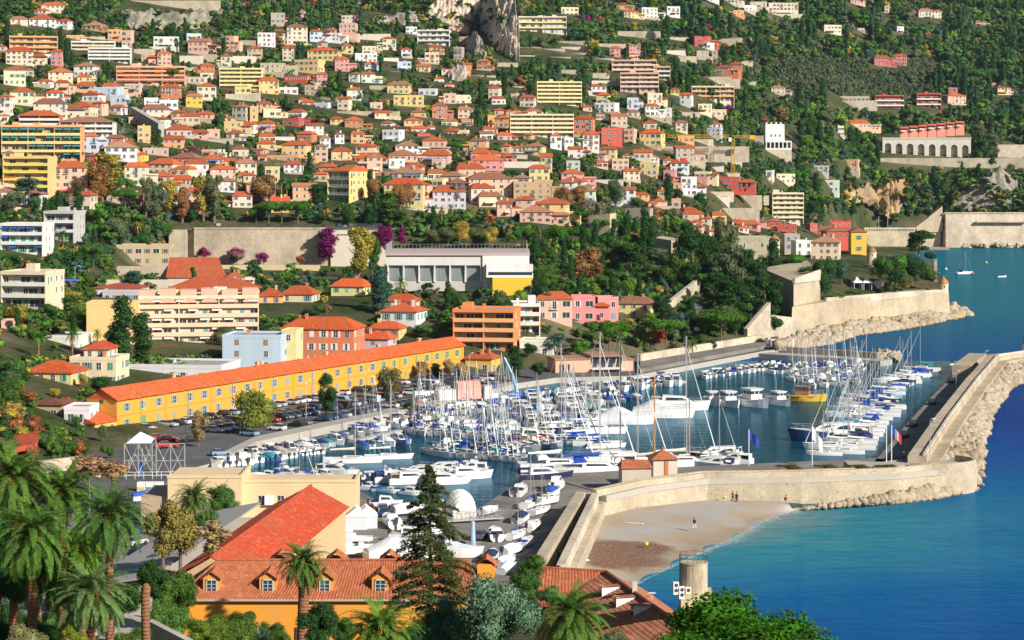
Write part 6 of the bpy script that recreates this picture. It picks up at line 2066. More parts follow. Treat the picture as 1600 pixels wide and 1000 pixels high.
def cruiser(loc, rz, Ln, hull, cover, r, fly=True, label=None, shroud=False):
    o = empty('motor_yacht', loc, rz); k = Ln/12
    ob('hull', proto('hc', lambda: hull_mesh(12, 3.9, 1.5, 'motor')), o, scale=(k,k,k), color=hull)
    if shroud:
        def sh():
            mb = MB(); pr = []
            for i in range(13):
                t = i/12; x = -5.9 + 11.2*t; w = 1.8*(1 if t < .5 else max(.15, math.cos(math.pi/2*((t-.5)/.5)**1.6*.95))); z = 1.6 + 1.9*math.exp(-((t-.42)/.25)**2) + .5*math.sin(t*9)*.25
                pr += [(x,-w,1.35+.3*t),(x,-w*.72,z*.78+.35),(x,-w*.35,z+.15),(x,0,z+.3),(x,w*.35,z+.15),(x,w*.72,z*.78+.35),(x,w,1.35+.3*t)]
            mb.add(pr, [(i*7+j,(i+1)*7+j,(i+1)*7+j+1,i*7+j+1) for i in range(12) for j in range(6)]); mb.add(pr[:7], [tuple(range(7))]); return mb.mesh('boat_cover', M['canvas'], False)
        ob('boat_cover', proto('sh', sh), o, scale=(k,k,k), color=cover)
    else:
        ob('cabin', proto('cc', lambda: cabin_mesh(-3.4, 3.6, 1.5, 1.5, 1.5, 2.2)), o, scale=(k,k,k), color=(.80,.80,.78))
        if fly:
            def fl():
                mb = MB(); mb.box(-3.4,.6,-1.3,1.3,2.98,3.12,0); mb.add([(.6,-1.2,3.1),(.6,1.2,3.1),(1.0,1.0,3.7),(1.0,-1.0,3.7)], [(0,1,2,3)], 1); mb.box(-2.2,-1.4,-1,1,3.1,3.6,0); mb.box(-3.0,-2.9,-1.3,-1.2,3.1,4.3,0); mb.box(-3.0,-2.9,1.2,1.3,3.1,4.3,0); mb.box(-3.1,-2.6,-1.3,1.3,4.25,4.35,0)
                return mb.mesh('flybridge', [M['gelcoat'], M['glass']])
            ob('flybridge', proto('fl', fl), o, scale=(k,k,k), color=(.8,.8,.78))
        def ca():
            mb = MB(); mb.box(-5.6,-3.2,-1.55,1.55,2.55,2.68); mb.box(-5.6,-5.5,-1.5,1.5,1.5,2.55); return mb.mesh('canopy', M['canvas'])
        ob('canopy', proto('ca', ca), o, scale=(k,k,k), color=cover)
    def rl():
        mb = MB()
        for s in (-1, 1):
            mb.tube([(0,s*1.85,2.3),(3,s*1.7,2.4),(5.2,s*.8,2.6),(6.1,0,2.7)], .03, 4)
            for x, y in ((0,1.85),(1.5,1.8),(3,1.7),(4.3,1.25),(5.4,.6)): mb.tube([(x,s*y,1.6),(x,s*y,2.42)], .025, 4)
        return mb.mesh('rail', M['metal'])
    ob('rail', proto('rl', rl), o, scale=(k,k,k))
    ph = f"{HN.get(hull,'white')} motor yacht {'wrapped in '+BNAME.get(cover,'')+' cover' if shroud else 'with flybridge, '+BNAME.get(cover,'')+' canopy' if fly else 'with '+BNAME.get(cover,'')+' canopy'}"
    if label: tag(o, label, 'boat', 'motor yachts in the harbour')
    else: auto(o, ph, 'boat', 'motor yachts in the harbour')
    return o
def fishing(loc, rz, Ln, hull, label, trim=(.05,.15,.45), cab=(.78,.78,.76), wood=False):
    o = empty('fishing_boat', loc, rz); k = Ln/9
    ob('hull', proto('hf', lambda: hull_mesh(9, 3.2, 1.2, 'classic')), o, scale=(k,k*1.25,k), color=hull)
    def wh():
        mb = MB(); mb.box(-1.6,1.2,-.95,.95,1.1,2.9,0); mb.box(-1.75,1.4,-1.1,1.1,2.9,3.02,0); mb.box(-1.5,1.21,-.97,.97,2.1,2.65,1)
        for y in (-.35,.35): mb.box(1.19,1.24,y-.04,y+.04,2.0,2.75,0)
        for x in (-1.0,-.1,.7): mb.box(x-.05,x+.05,-.99,.99,2.0,2.75,0)
        return mb.mesh('wheelhouse', [M['gelcoat'], M['glass']])
    ob('wheelhouse', proto('wh', wh), o, scale=(k,k*1.2,k), color=cab)
    ob('rubbing_strake', proto('rs', lambda: (lambda mb: (mb.tube([(-4.3,-1.35,.9),(-1,-1.68,.85),(2,-1.35,.95),(4.4,-.1,1.35)], .08, 5), mb.tube([(-4.3,1.35,.9),(-1,1.68,.85),(2,1.35,.95),(4.4,.1,1.35)], .08, 5), mb.mesh('rubbing_strake', M['gelcoat']))[-1])(MB())), o, scale=(k,k*1.2,k), color=trim)
    ob('mast', proto('fm', lambda: spar((0,0,0),(0,0,1),.06,'mast')), o, (-1.2*k,0,3*k), scale=(1,1,3.2))
    def gr():
        mb = MB()
        for s in (-1, 1):
            mb.tube([(1.5,s*1.45,2.0),(3.2,s*.85,2.2),(4.5,0,2.5)], .035, 4)
            for x, y in ((1.5,1.45),(2.4,1.2),(3.2,.85),(4.0,.35)): mb.tube([(x,s*y,1.2),(x,s*y,2.15)], .03, 4)
        return mb.mesh('rail', M['metal'])
    ob('rail', proto('gr', gr), o, scale=(k,k*1.1,k))
    return tag(o, label, 'boat', 'fishing boats')
HULLS = [(.80,.80,.79)]*9 + [(.75,.73,.68)]*2 + [(.03,.06,.20), (.30,.50,.62)]
COVERS = [BLUE]*5 + [WHITE]*4 + [NAVY]*2 + [BEIGE, CREAM, TURQ]
def row(ax, ay, bx, by, n, hx, types, seed, lens=None, jit=.4):
    """a rank of moored boats from picture point a to b on the water, bows turned to compass angle hx (degrees, 0 = away along +x)"""
    r = random.Random(seed); A, B_ = G(ax, ay), G(bx, by)
    for i in range(n):
        t = (i+.5)/n; p = A.lerp(B_, t); p.x += r.uniform(-jit,jit); p.y += r.uniform(-jit,jit)*1.5
        ty = types[r.randrange(len(types))]; a = R(hx + r.uniform(-5,5)); hull = r.choice(HULLS); cov = r.choice(COVERS)
        sz = lens or 1
        if ty == 'S': sailboat(p, a, r.uniform(7.2,10.5)*sz, hull, cov, r, r.uniform(1.05,1.3), r.random() < .5, r.random() < .6)
        elif ty == 'L': sailboat(p, a, r.uniform(10,13)*sz, hull, cov, r, r.uniform(1.2,1.4))
        elif ty == 'M': motorboat(p, a, r.uniform(5.0,7.2)*sz, hull, cov, r, r.choice(['open','covered','bimini','cabin','covered']))
        elif ty == 'm': motorboat(p, a, r.uniform(4.0,5.2)*sz, hull, cov, r, r.choice(['open','covered','covered','open']))
        else: cruiser(p, a, r.uniform(9.5,13)*sz, hull if r.random() < .3 else (.80,.80,.79), cov, r, r.random() < .5)
# ranks as the photograph shows them
row(335,722,530,692,20,-62,'mMm',1)
row(310,733,500,706,17,118,'mM',2)
row(420,712,520,695,8,-60,'M',3)
row(520,690,700,642,14,-55,'MmMS',4)
row(560,702,640,690,6,-70,'MS',5)
row(545,678,720,640,12,120,'MMS',6)
row(640,676,800,688,13,-72,'S',7)
row(650,662,810,668,13,100,'SSM',8)
row(665,648,820,640,12,-75,'SM',9)
row(690,636,800,625,9,110,'MS',10)
row(668,709,815,720,11,-68,'S',11,1.05)
row(690,698,820,704,9,105,'SM',12)
row(800,642,930,632,11,-80,'cMc',13)
row(800,655,950,652,10,-75,'cMS',14)
row(820,668,930,664,8,-78,'SMc',15)
row(800,628,960,614,14,95,'MmM',16)
row(815,618,960,605,13,-80,'MmM',17)
row(890,640,1000,622,8,-70,'MSM',18)
row(940,612,1060,600,10,-85,'Mmc',19)
row(960,600,1060,592,9,90,'mM',20)
row(830,684,940,676,6,-8,'LS',21)
row(800,704,890,692,6,-60,'SM',22)
row(1095,592,1195,578,11,-85,'MmM',23)
row(1100,584,1230,570,13,95,'mMM',24)
row(1200,584,1350,578,13,-80,'MSMS',25)
row(1230,595,1345,588,10,-88,'SMS',26)
row(1240,574,1360,570,10,90,'SMm',27)
row(1260,606,1345,598,5,-85,'SM',28)
row(1318,712,1352,672,6,172,'LLS',29,.92)
row(1348,672,1385,636,6,172,'LSL',30,.9)
row(1362,640,1412,600,8,172,'SSM',31)
row(1405,606,1445,578,6,172,'SM',32)
row(1285,716,1330,664,6,172,'LS',33,.9)
row(1322,655,1372,616,6,172,'SL',34)
row(1380,600,1440,585,5,172,'SM',35)
row(400,748,560,742,11,-30,'McMS',36,.72)
row(565,748,660,756,8,10,'cMM',37,.75)
row(570,764,650,774,7,-30,'McM',41,.7)
row(640,742,740,738,5,170,'Mc',42,.75)
row(685,758,740,746,3,15,'cM',38,.8)
row(1100,735,1150,722,2,160,'cM',39)
row(880,690,960,700,4,-5,'LS',40)
rr_ = random.Random(77)
# boats one can name
sailboat(G(550,723), R(4), 11.5, (.80,.80,.79), CREAM, rr_, 1.15, False, False, label='long white classic yacht lying broadside with a varnished mast', mcol=(.60,.32,.08), classic=True)
sailboat(G(606,717), R(6), 9.5, (.80,.80,.79), WHITE, rr_, 1.6, False, False, label='white classic yacht with a very tall pale mast behind the long classic yacht', classic=True, mcol=(.70,.66,.55))
y_ = sailboat(G(962,728), R(2), 15.5, (.80,.80,.79), WHITE, rr_, 1.62, False, True, label='large white racing yacht with a tall black mast', mcol=(.03,.03,.03))
for c_ in y_.children:
    if c_.name.startswith('mast'): c_.data = c_.data.copy(); c_.data.materials[0] = M['dark_metal']; c_.scale.x = c_.scale.y = 2.4
for (x, y, L_, mf, lab, cov) in [(870,735,15,1.55,'tall white masted yacht below the dense rows of motor boats',WHITE),(930,742,16,1.62,'very tall white masted yacht moored behind the sea wall corner',BLUE),
    (990,738,14,1.55,'white yacht with a thick pale mast beside the black masted yacht',WHITE),(1066,730,14,1.75,'yacht with a slanting furled sail beside the orange roofed hut',CREAM),(1120,728,9,1.5,'small yacht with a wooden mast near the dark motor yacht',CREAM)]:
    sailboat(G(x,y), R(rr_.uniform(-15,15)), L_, (.80,.80,.79), cov, rr_, mf, True, True, label=lab)
for (x, h, lab) in [(1018,36,'slim varnished wooden mast yacht just beyond the hut roof'),(1073,38,'wooden masted yacht with a thick varnished spar beside the hut')]:
    y_ = sailboat(G(x,728), R(8), 10 if x < 1050 else 9, (.70,.66,.56), CREAM, rr_, 1.65 if x < 1050 else 1.4, False, False, label=lab, classic=True)
    for c_ in y_.children:
        if c_.name.startswith('mast'): c_.data = c_.data.copy(); c_.data.materials[0] = M['varnish'] if 'varnish' in M else M['wood']; c_.scale.x = c_.scale.y = 2.0
fishing(G(1114,632), R(-78), 10, (.80,.80,.80), 'white fishing boat with blue stripe, first of three moored bows out', (.75,.75,.75))
fishing(G(1139,634), R(-74), 11, (.80,.80,.80), 'white fishing boat with blue stripe, middle of three moored bows out', (.75,.75,.75))
fishing(G(1176,634), R(-62), 13, (.80,.80,.80), 'broad white fishing boat with a blue line along its long hull')
fishing(G(1217,632), R(-66), 10, (.80,.80,.79), 'white fishing boat with orange buoys beside the yellow wooden boat', (.75,.75,.75))
fishing(G(1256,626), R(-20), 11, (.66,.42,.05), 'yellow varnished wooden boat with a brown wheelhouse', (.25,.08,.03), (.36,.14,.05))
cruiser(G(975,662), R(-6), 13, (.80,.80,.79), (.60,.60,.60), rr_, label='large white motor yacht fully wrapped in a white cover', shroud=True)
cruiser(G(1035,652), R(-5), 14, (.80,.80,.79), (.58,.57,.55), rr_, label='second wrapped white motor yacht with a long open foredeck', shroud=True)
cruiser(G(1060,640), R(-5), 14, (.80,.80,.79), BEIGE, rr_, fly=False, label='white motor yacht with beige canopy behind the two wrapped yachts')
motorboat(G(829,690), R(-5), 9, (.45,.05,.04), NAVY, rr_, 'cabin', label='red hulled motor boat tied among white boats')
cruiser(G(1122,722), R(176), 13, (.02,.02,.03), NAVY, rr_, fly=False, label='black hulled motor yacht with white seats near the blue flag')
cruiser(G(1300,690), R(174), 17, (.03,.06,.20), WHITE, rr_, fly=False, label='long dark hulled yacht with a white deck pointing out from the mole')
cruiser(G(940,731), R(180), 14, (.80,.80,.79), WHITE, rr_, fly=False, label='white flat decked boat right behind the sea wall corner')
cruiser(G(850,750,1.2), R(10), 10, (.012,.02,.06), NAVY, rr_, fly=False, label='dark blue hulled boat standing ashore beside the ramp walls')
motorboat(G(350,705), R(-50), 6, (.80,.80,.79), TURQ, rr_, 'covered', label='white boat under a turquoise cover at the near end of the car park quay')
# far boats, buoys, kayak
sailboat(G(1507,428), R(20), 10, (.80,.80,.79), NAVY, rr_, 1.1, False, True, label='lone sailing boat moored in the open bay by the citadel')
motorboat(G(1565,433), R(10), 5, (.80,.80,.79), NAVY, rr_, 'covered', label='tiny white motor boat alone in the open bay')
def buoy(x, y, c, lab):
    o = empty('mooring_buoy', G(x, y)); mb = MB(); mb.lathe([(.02,-.5),(.6,-.3),(.85,.1),(.7,.6),(.3,.95),(.05,1.05)], 10); part(o, 'float', mb, M['gelcoat'], c, True)
    mb = MB(); mb.tube([(0,0,1),(0,0,1.5)], .08, 5); part(o, 'ring', mb, M['metal']); tag(o, lab, 'buoy')
buoy(1541,411,(.75,.50,.02),'yellow mooring buoy far out in the bay'); buoy(1478,421,(.75,.75,.75),'white mooring buoy close to the moored sailing boat'); buoy(1520,428,(.6,.08,.03),'red mooring buoy beside the moored sailing boat')
def person(loc, rz, top, trou, skin=(.45,.28,.19), hair=(.04,.025,.015), label='', pose='stand', hgt=1.72):
    """one continuous skinned body; hair and clothing are children"""
    o = empty('person', loc, rz); k = hgt/1.72
    J = {'pel':(0,0,.93),'wai':(0,0,1.08),'che':(0,.0,1.30),'nec':(0,0,1.46),'hd0':(0,-.01,1.54),'hd1':(0,-.02,1.68),
         'shl':(-.19,0,1.40),'ell':(-.25,.03,1.13),'hal':(-.25,-.06,.88),'shr':(.19,0,1.40),'elr':(.25,.03,1.13),'har':(.25,-.06,.88),
         'hil':(-.10,0,.88),'knl':(-.11,-.03,.49),'anl':(-.11,.02,.08),'tol':(-.12,-.16,.035),'hir':(.10,0,.88),'knr':(.11,-.03,.49),'anr':(.11,.02,.08),'tor':(.12,-.16,.035)}
    if pose == 'walk': J.update(knl=(-.11,-.20,.52),anl=(-.11,-.22,.09),tol=(-.12,-.40,.06),knr=(.11,.06,.50),anr=(.11,.32,.13),tor=(.12,.20,.04),hal=(-.25,.16,.90),har=(.25,-.24,.95),elr=(.25,-.05,1.13))
    for h_, sg in (('hal', -1), ('har', 1)): pass
    if pose == 'sit': J.update({a:(b[0],b[1],b[2]-.72) for a,b in J.items()}); J.update(knl=(-.14,-.36,.42),anl=(-.14,-.55,.08),tol=(-.14,-.70,.04),knr=(.14,-.36,.42),anr=(.14,-.55,.08),tor=(.14,-.70,.04),hal=(-.12,-.36,.46),har=(.12,-.36,.46),ell=(-.26,-.12,.42),elr=(.26,-.12,.42),hil=(-.10,-.04,.14),hir=(.10,-.04,.14))
    nm = list(J); rad = {'pel':.15,'wai':.125,'che':.15,'nec':.055,'hd0':.085,'hd1':.10,'shl':.065,'ell':.045,'hal':.035,'shr':.065,'elr':.045,'har':.035,'hil':.09,'knl':.06,'anl':.042,'tol':.035,'hir':.09,'knr':.06,'anr':.042,'tor':.035}
    ed = [('pel','wai'),('wai','che'),('che','nec'),('nec','hd0'),('hd0','hd1'),('che','shl'),('shl','ell'),('ell','hal'),('che','shr'),('shr','elr'),('elr','har'),('pel','hil'),('hil','knl'),('knl','anl'),('anl','tol'),('pel','hir'),('hir','knr'),('knr','anr'),('anr','tor')]
    for h_, sg in (('l', -1), ('r', 1)):
        e_, w_ = Vector(J['el'+h_]), Vector(J['ha'+h_]); d = (w_-e_).normalized(); J['pa'+h_] = tuple(w_ + d*.07); rad['pa'+h_] = .032; ed.append(('ha'+h_, 'pa'+h_))
        fw = Vector((0,-1,0)) if abs(d.y) < .8 else Vector((0,0,1)); fw = (fw - d*fw.dot(d)).normalized()
        for q, (off, ln) in enumerate(((.030,.070),(.010,.082),(-.010,.076),(-.030,.058))):
            J[f'f{q}{h_}'] = tuple(w_ + d*(.09+ln*.55) + fw*off); J[f'g{q}{h_}'] = tuple(w_ + d*(.09+ln) + fw*off + Vector((-sg*.02,0,0)))
            rad[f'f{q}{h_}'] = .010; rad[f'g{q}{h_}'] = .008; ed += [('pa'+h_, f'f{q}{h_}'), (f'f{q}{h_}', f'g{q}{h_}')]
        J['th'+h_] = tuple(w_ + d*.07 + fw*.055); rad['th'+h_] = .011; ed.append(('ha'+h_, 'th'+h_))
    nm = list(J)
    me = bpy.data.meshes.new('body'); me.from_pydata([J[n] for n in nm], [(nm.index(a), nm.index(b)) for a, b in ed], []); me.materials.append(M['matte'])
    body = ob('body', me, o, scale=(k,k,k), color=skin)
    body.modifiers.new('skin', 'SKIN'); sv = me.skin_vertices[0].data
    for i, n in enumerate(nm): sv[i].radius = (rad[n], rad[n]*(.75 if n in ('che','wai','pel') else 1)); sv[i].use_root = n == 'pel'
    body.modifiers.new('sub', 'SUBSURF').levels = 1; body.modifiers['sub'].render_levels = 1
    def cl(name, a, rr, c):
        mb = MB(); mb.tube([J[n] for n in a], rr, 9); q = part(o, name, mb, M['matte'], c, True); q.scale = (k,k,k)
    cl('jacket', ['pel','wai','che','nec'], [.185,.175,.205,.08], top)
    for s in 'lr': cl('sleeve', ['sh'+s,'el'+s,'ha'+s], [.085,.065,.05], top); cl('trouser_leg', ['hi'+s,'kn'+s,'an'+s], [.12,.085,.065], trou); cl('shoe', ['an'+s,'to'+s], [.06,.05], (.05,.04,.035))
    mb = MB(); c = Vector(J['hd1']); mb.lathe([(.02,c.z-.10),(.10,c.z-.04),(.115,c.z+.04),(.09,c.z+.11),(.02,c.z+.135)], 10, c=(c.x, c.y+.02)); q = part(o, 'hair', mb, M['matte'], hair, True); q.scale = (k,k,k)
    tag(o, label, 'person'); return o
def kayak():
    p = G(1494,570); o = empty('kayak', p, R(12))
    mb = MB(); pts = [(-2.2,0,.18),(-1.2,0,.12),(0,0,.10),(1.2,0,.12),(2.2,0,.2)]; mb.tube(pts, [.03,.28,.34,.28,.03], 8); part(o, 'hull', mb, M['gelcoat'], (.80,.79,.76), True)
    mb = MB(); mb.tube([(-.1,-1.1,.55),(.1,1.1,.85)], .03, 5); mb.box(-.2,0,-1.35,-1.0,.42,.6); mb.box(0,.2,1.0,1.35,.8,.98); part(o, 'paddle', mb, M['white_paint'])
    tag(o, 'white kayak with a paddle crossing the harbour mouth', 'kayak')
    person(p + Vector((0,0,.22)), R(100), (.55,.06,.03), (.05,.06,.1), label='kayaker in a red top sitting in the white kayak', pose='sit')
kayak()
# ------------------------------------------------------------------ near slope, yard, car park, people
def fgz(X, Y):
    z = float(np.interp(Y, [90,165,205,232,262,300], [30,17.5,12.5,5.0,1.0,-3]))
    xe = float(np.interp(Y, [90,150,205,240,262], [26,22,19.5,19,10]))
    if X > xe: z -= (X-xe)*1.6
    return z
def near_slope():
    xs = np.arange(-130, 46, 2.5); ys = np.arange(90, 302, 2.5); V = []
    for Y in ys:
        for X in xs: V.append((X, Y, fgz(X, Y) + .35*math.sin(X*.9)*math.sin(Y*.7)))
    nx = len(xs); i = np.arange(nx-1)[None, :] + nx*np.arange(len(ys)-1)[:, None]
    struct(ob('near_slope', npmesh('near_slope', np.array(V), np.stack([i, i+1, i+nx+1, i+nx], -1).reshape(-1, 4), bpy.data.materials['hill_ground'], True)))
near_slope()
def ground(x, y, D): p = W(x, y, D); return Vector((p.x, p.y, fgz(p.x, p.y)))
mk_tile('pan_tile', (.42,.135,.06), bst=.3); mk_tile('old_tile', (.40,.165,.09), bst=.3); mk_tile('red_tile', (.52,.065,.025), bst=.35)
def corr(mb, e0, e1, r0, r1, pitch=.36, amp=.06, m=0, rows=14):
    """tile columns between an eave line and a ridge line"""
    e0, e1, r0, r1 = map(Vector, (e0, e1, r0, r1)); n = max(2, int((e1-e0).length/pitch)); k = 5
    nn = (e1-e0).cross(r0-e0).normalized(); nn = nn if nn.z > 0 else -nn
    rr = random.Random(n)
    cols = n*k; vs = []
    jz = [rr.uniform(-.025,.025) for _ in range(rows+1)]
    for j in range(rows+1):
        for s in (0, 1):
            if j == rows and s: continue
            for i in range(cols+1):
                t = i/cols; a = e0.lerp(e1, t); b = r0.lerp(r1, t); p = a.lerp(b, min(1, (j+s*.96)/rows))
                vs.append(p + nn*(amp*abs(math.sin(math.pi*i/k)) - (.03*s) + jz[j]*math.sin(i*1.3+j)))
    w = cols+1; nr = len(vs)//w
    mb.add(vs, [(j*w+i, j*w+i+1, (j+1)*w+i+1, (j+1)*w+i) for j in range(nr-1) for i in range(cols)], m)
def dormer_house():
    o = frame_thing('dormer_house', (0,0,0), 0, 'large orange house with a tiled roof and a row of small dormer windows among palms', 'house')
    x0, x1, ye, yr = -38.0, -3.0, 236.0, 241.8; ze, zr = 10.6, 13.9; yb = 247.5
    OC = (.76,.30,.022)
    mb = MB(); mb.box(x0+.5, x1-.5, ye+.5, yb-.5, 0, ze); part(o, 'wall', mb, M['plaster'], OC)
    mb = MB(); corr(mb, (x0,ye,ze),(x1,ye,ze),(x0+4.2,yr,zr),(x1-2,yr,zr)); corr(mb, (x1,yb,ze),(x0,yb,ze),(x1-2,yr,zr),(x0+4.2,yr,zr), rows=6)
    mb.add([(x0,yb,ze),(x0,ye,ze),(x0+4.2,yr,zr)], [(0,1,2)]); mb.add([(x1,ye,ze),(x1,yb,ze),(x1-2,yr,zr)], [(0,1,2)])
    mb.tube([(x0+4.2,yr,zr+.06),(x1-2,yr,zr+.06)], .16, 7)
    part(o, 'roof', mb, M['pan_tile'])
    mb = MB(); mb.tube([(x0,ye-.08,ze-.08),(x1,ye-.08,ze-.08)], .11, 6); part(o, 'gutter', mb, M['concrete'])
    mb = MB(); mb.box(x0+.4,x1-.4,ye+.35,ye+.5,ze-.45,ze-.1); part(o, 'cornice', mb, M['plaster'], (.78,.36,.05))
    for x in (330, 418, 507, 594):
        D = 237.0; X = (x-800)*D/F; y = ye+1.3; zb = ze + (y-ye)*(zr-ze)/(yr-ye) - .15
        q = ob('dormer', None, o); q.location = (X, y, zb)
        mb = MB(); mb.box(-.95,.95,0,4.2,-.6,1.55); mb.add([(-.95,0,1.55),(.95,0,1.55),(0,0,2.15)], [(0,1,2)]); part(q, 'cheek_wall', mb, M['plaster'], OC)
        mb = MB(); corr(mb, (1.25,-.35,1.42),(1.25,4.3,1.42),(0,-.35,2.3),(0,4.3,2.3), rows=3); corr(mb, (-1.25,4.3,1.42),(-1.25,-.35,1.42),(0,4.3,2.3),(0,-.35,2.3), rows=3); part(q, 'roof', mb, M['pan_tile'])
        mb = MB(); mb.box(-.5,.5,-.05,.06,.05,1.30,0)
        for a in (-.62,.5): mb.box(a,a+.12,-.12,.05,-.02,1.42,1)
        mb.box(-.62,.62,-.12,.05,1.30,1.42,1); mb.box(-.66,.66,-.16,.05,-.1,.05,1); mb.box(-.04,.04,-.1,.02,.05,1.3,1)
        for z in (.45,.87): mb.box(-.5,.5,-.09,.02,z-.03,z+.03,1)
        part(q, 'window', mb, [M['glass'], M['shutter']], (.42,.48,.50))
    for x, D in ((527, 246), (610, 246), (440,246), (760,243)):
        X = (x-800)*D/F; q = ob('rear_dormer', None, o); q.location = (X, D-2.5, 12.9)
        mb = MB(); corr(mb, (1.2,0,.6),(1.2,3.2,.6),(0,0,1.5),(0,3.2,1.5), rows=3); corr(mb, (-1.2,3.2,.6),(-1.2,0,.6),(0,3.2,1.5),(0,0,1.5), rows=3); part(q, 'roof', mb, M['pan_tile'])
        mb = MB(); mb.box(-1,1,.2,3,-1,.75); part(q, 'cheek_wall', mb, M['plaster'], OC)
    mb = MB(); X = (627-800)*239/F; 
    mb.add([(X-.6,ye+2.9,12.42),(X+.6,ye+2.9,12.42),(X+.6,ye+3.9,12.98),(X-.6,ye+3.9,12.98)], [(0,1,2,3)]); part(o, 'skylight', mb, M['glass'])
    for X, z in ((-23.5,5.9), (-14,6.2), (-32,6.4)):
        mb = MB(); mb.box(X-.8,X+.8,ye+.40,ye+.55,z,z+1.5,0)
        for k in range(7): mb.box(X-.75,X+.75,ye+.34,ye+.42,z+.1+k*.2,z+.2+k*.2,1)
        part(o, 'window', mb, [M['window_dark'], M['shutter']], (.12,.07,.05))
dormer_house()
def shed():
    o = frame_thing('red_roof_shed', (0,0,0), 0, 'big boat shed with a plain red tiled gable roof in the yard', 'shed')
    r0, r1 = Vector((-29.6,311,12.0)), Vector((-36.2,254,12.0)); dx = 5.9
    e0, e1 = Vector((-23.8,310.0,9.0)), Vector((-30.2,254,9.0)); l0, l1 = Vector((-35.5,311.4,9.0)), Vector((-42.0,254.5,9.0))
    mb = MB(); corr(mb, e1, e0, r1, r0, .5, .05, rows=16); corr(mb, l0, l1, r0, r1, .5, .05, rows=10); mb.tube([r0+Vector((0,0,.05)), r1+Vector((0,0,.05))], .2, 7); part(o, 'roof', mb, M['red_tile'])
    mb = MB(); a = [e0+Vector((-.6,0,-.15)), e1+Vector((-.6,0,-.15)), l1+Vector((.6,0,-.15)), l0+Vector((.6,0,-.15))]
    mb.prism([(p.x,p.y) for p in a], -1, 8.9); mb.add([tuple(e1+Vector((-.6,.0,-.1))), tuple(l1+Vector((.6,0,-.1))), tuple(r1+Vector((0,0,-.1)))], [(0,1,2)]); mb.add([tuple(e0+Vector((-.6,0,-.1))), tuple(l0+Vector((.6,0,-.1))), tuple(r0+Vector((0,0,-.1)))], [(0,2,1)]); part(o, 'wall', mb, M['plaster'], (.68,.42,.22))
    o = frame_thing('grey_roof_store', (0,0,0), 0, 'long store with a dull grey sheet roof beside the red shed roof', 'shed')
    mb = MB(); P = [Vector((-37.0,311,9.6)), Vector((-43.5,256,9.4)), Vector((-53,258,7.6)), Vector((-46.5,312,7.8))]
    mb.add([tuple(p) for p in P] + [tuple(p-Vector((0,0,.25))) for p in P], [(0,1,2,3),(4,5,1,0),(5,6,2,1),(6,7,3,2)]); part(o, 'roof', mb, M['flat_roof'])
    mb = MB(); mb.prism([(p.x*.995,p.y) for p in P], -1, 7.3); part(o, 'wall', mb, M['plaster'], (.55,.50,.42))
    for t in (.2,.45,.7):
        mb = MB(); c = P[0].lerp(P[1], t).lerp(P[3].lerp(P[2], t), .5); mb.box(c.x-.5,c.x+.5,c.y-.6,c.y+.6,c.z-.2,c.z+.25); part(o, 'roof_hatch', mb, M['glass'])
    o = frame_thing('cream_workshop', (0,0,0), 0, 'plain cream flat topped workshop walls along the inner harbour quay', 'workshop')
    for xa, xb, D, yt, dp in ((262,377,333,747,12),(377.5,556,336,754,9)):
        a, b = W(xa,0,D), W(xb,0,D); zt = W(0,yt,D).z; mb = MB(); mb.box(a.x,b.x,D,D+dp,-1,zt); mb.box(a.x-.1,b.x+.1,D-.1,D+.3,zt,zt+.5); mb.box(b.x-.3,b.x+.1,D+.3,D+dp,zt,zt+.5); part(o, 'wall', mb, M['plaster'], (.72,.54,.31))
    for x in (409, 439): window(o, 'plain', (x-800)*336/F, 336, W(0,789,336).z, 0, 1.0, None, True)
    mb = MB(); a = W(421,788,336); mb.box(a.x-.7,a.x+.7,335.3,335.95,a.z,a.z+1.5); part(o, 'air_conditioner', mb, M['white_paint'])
    mb = MB(); mb.box(W(258,0,333).x-4,W(262,0,333).x,334,346,-1,6.8); part(o, 'side_wall', mb, M['plaster'], (.45,.33,.22))
shed()
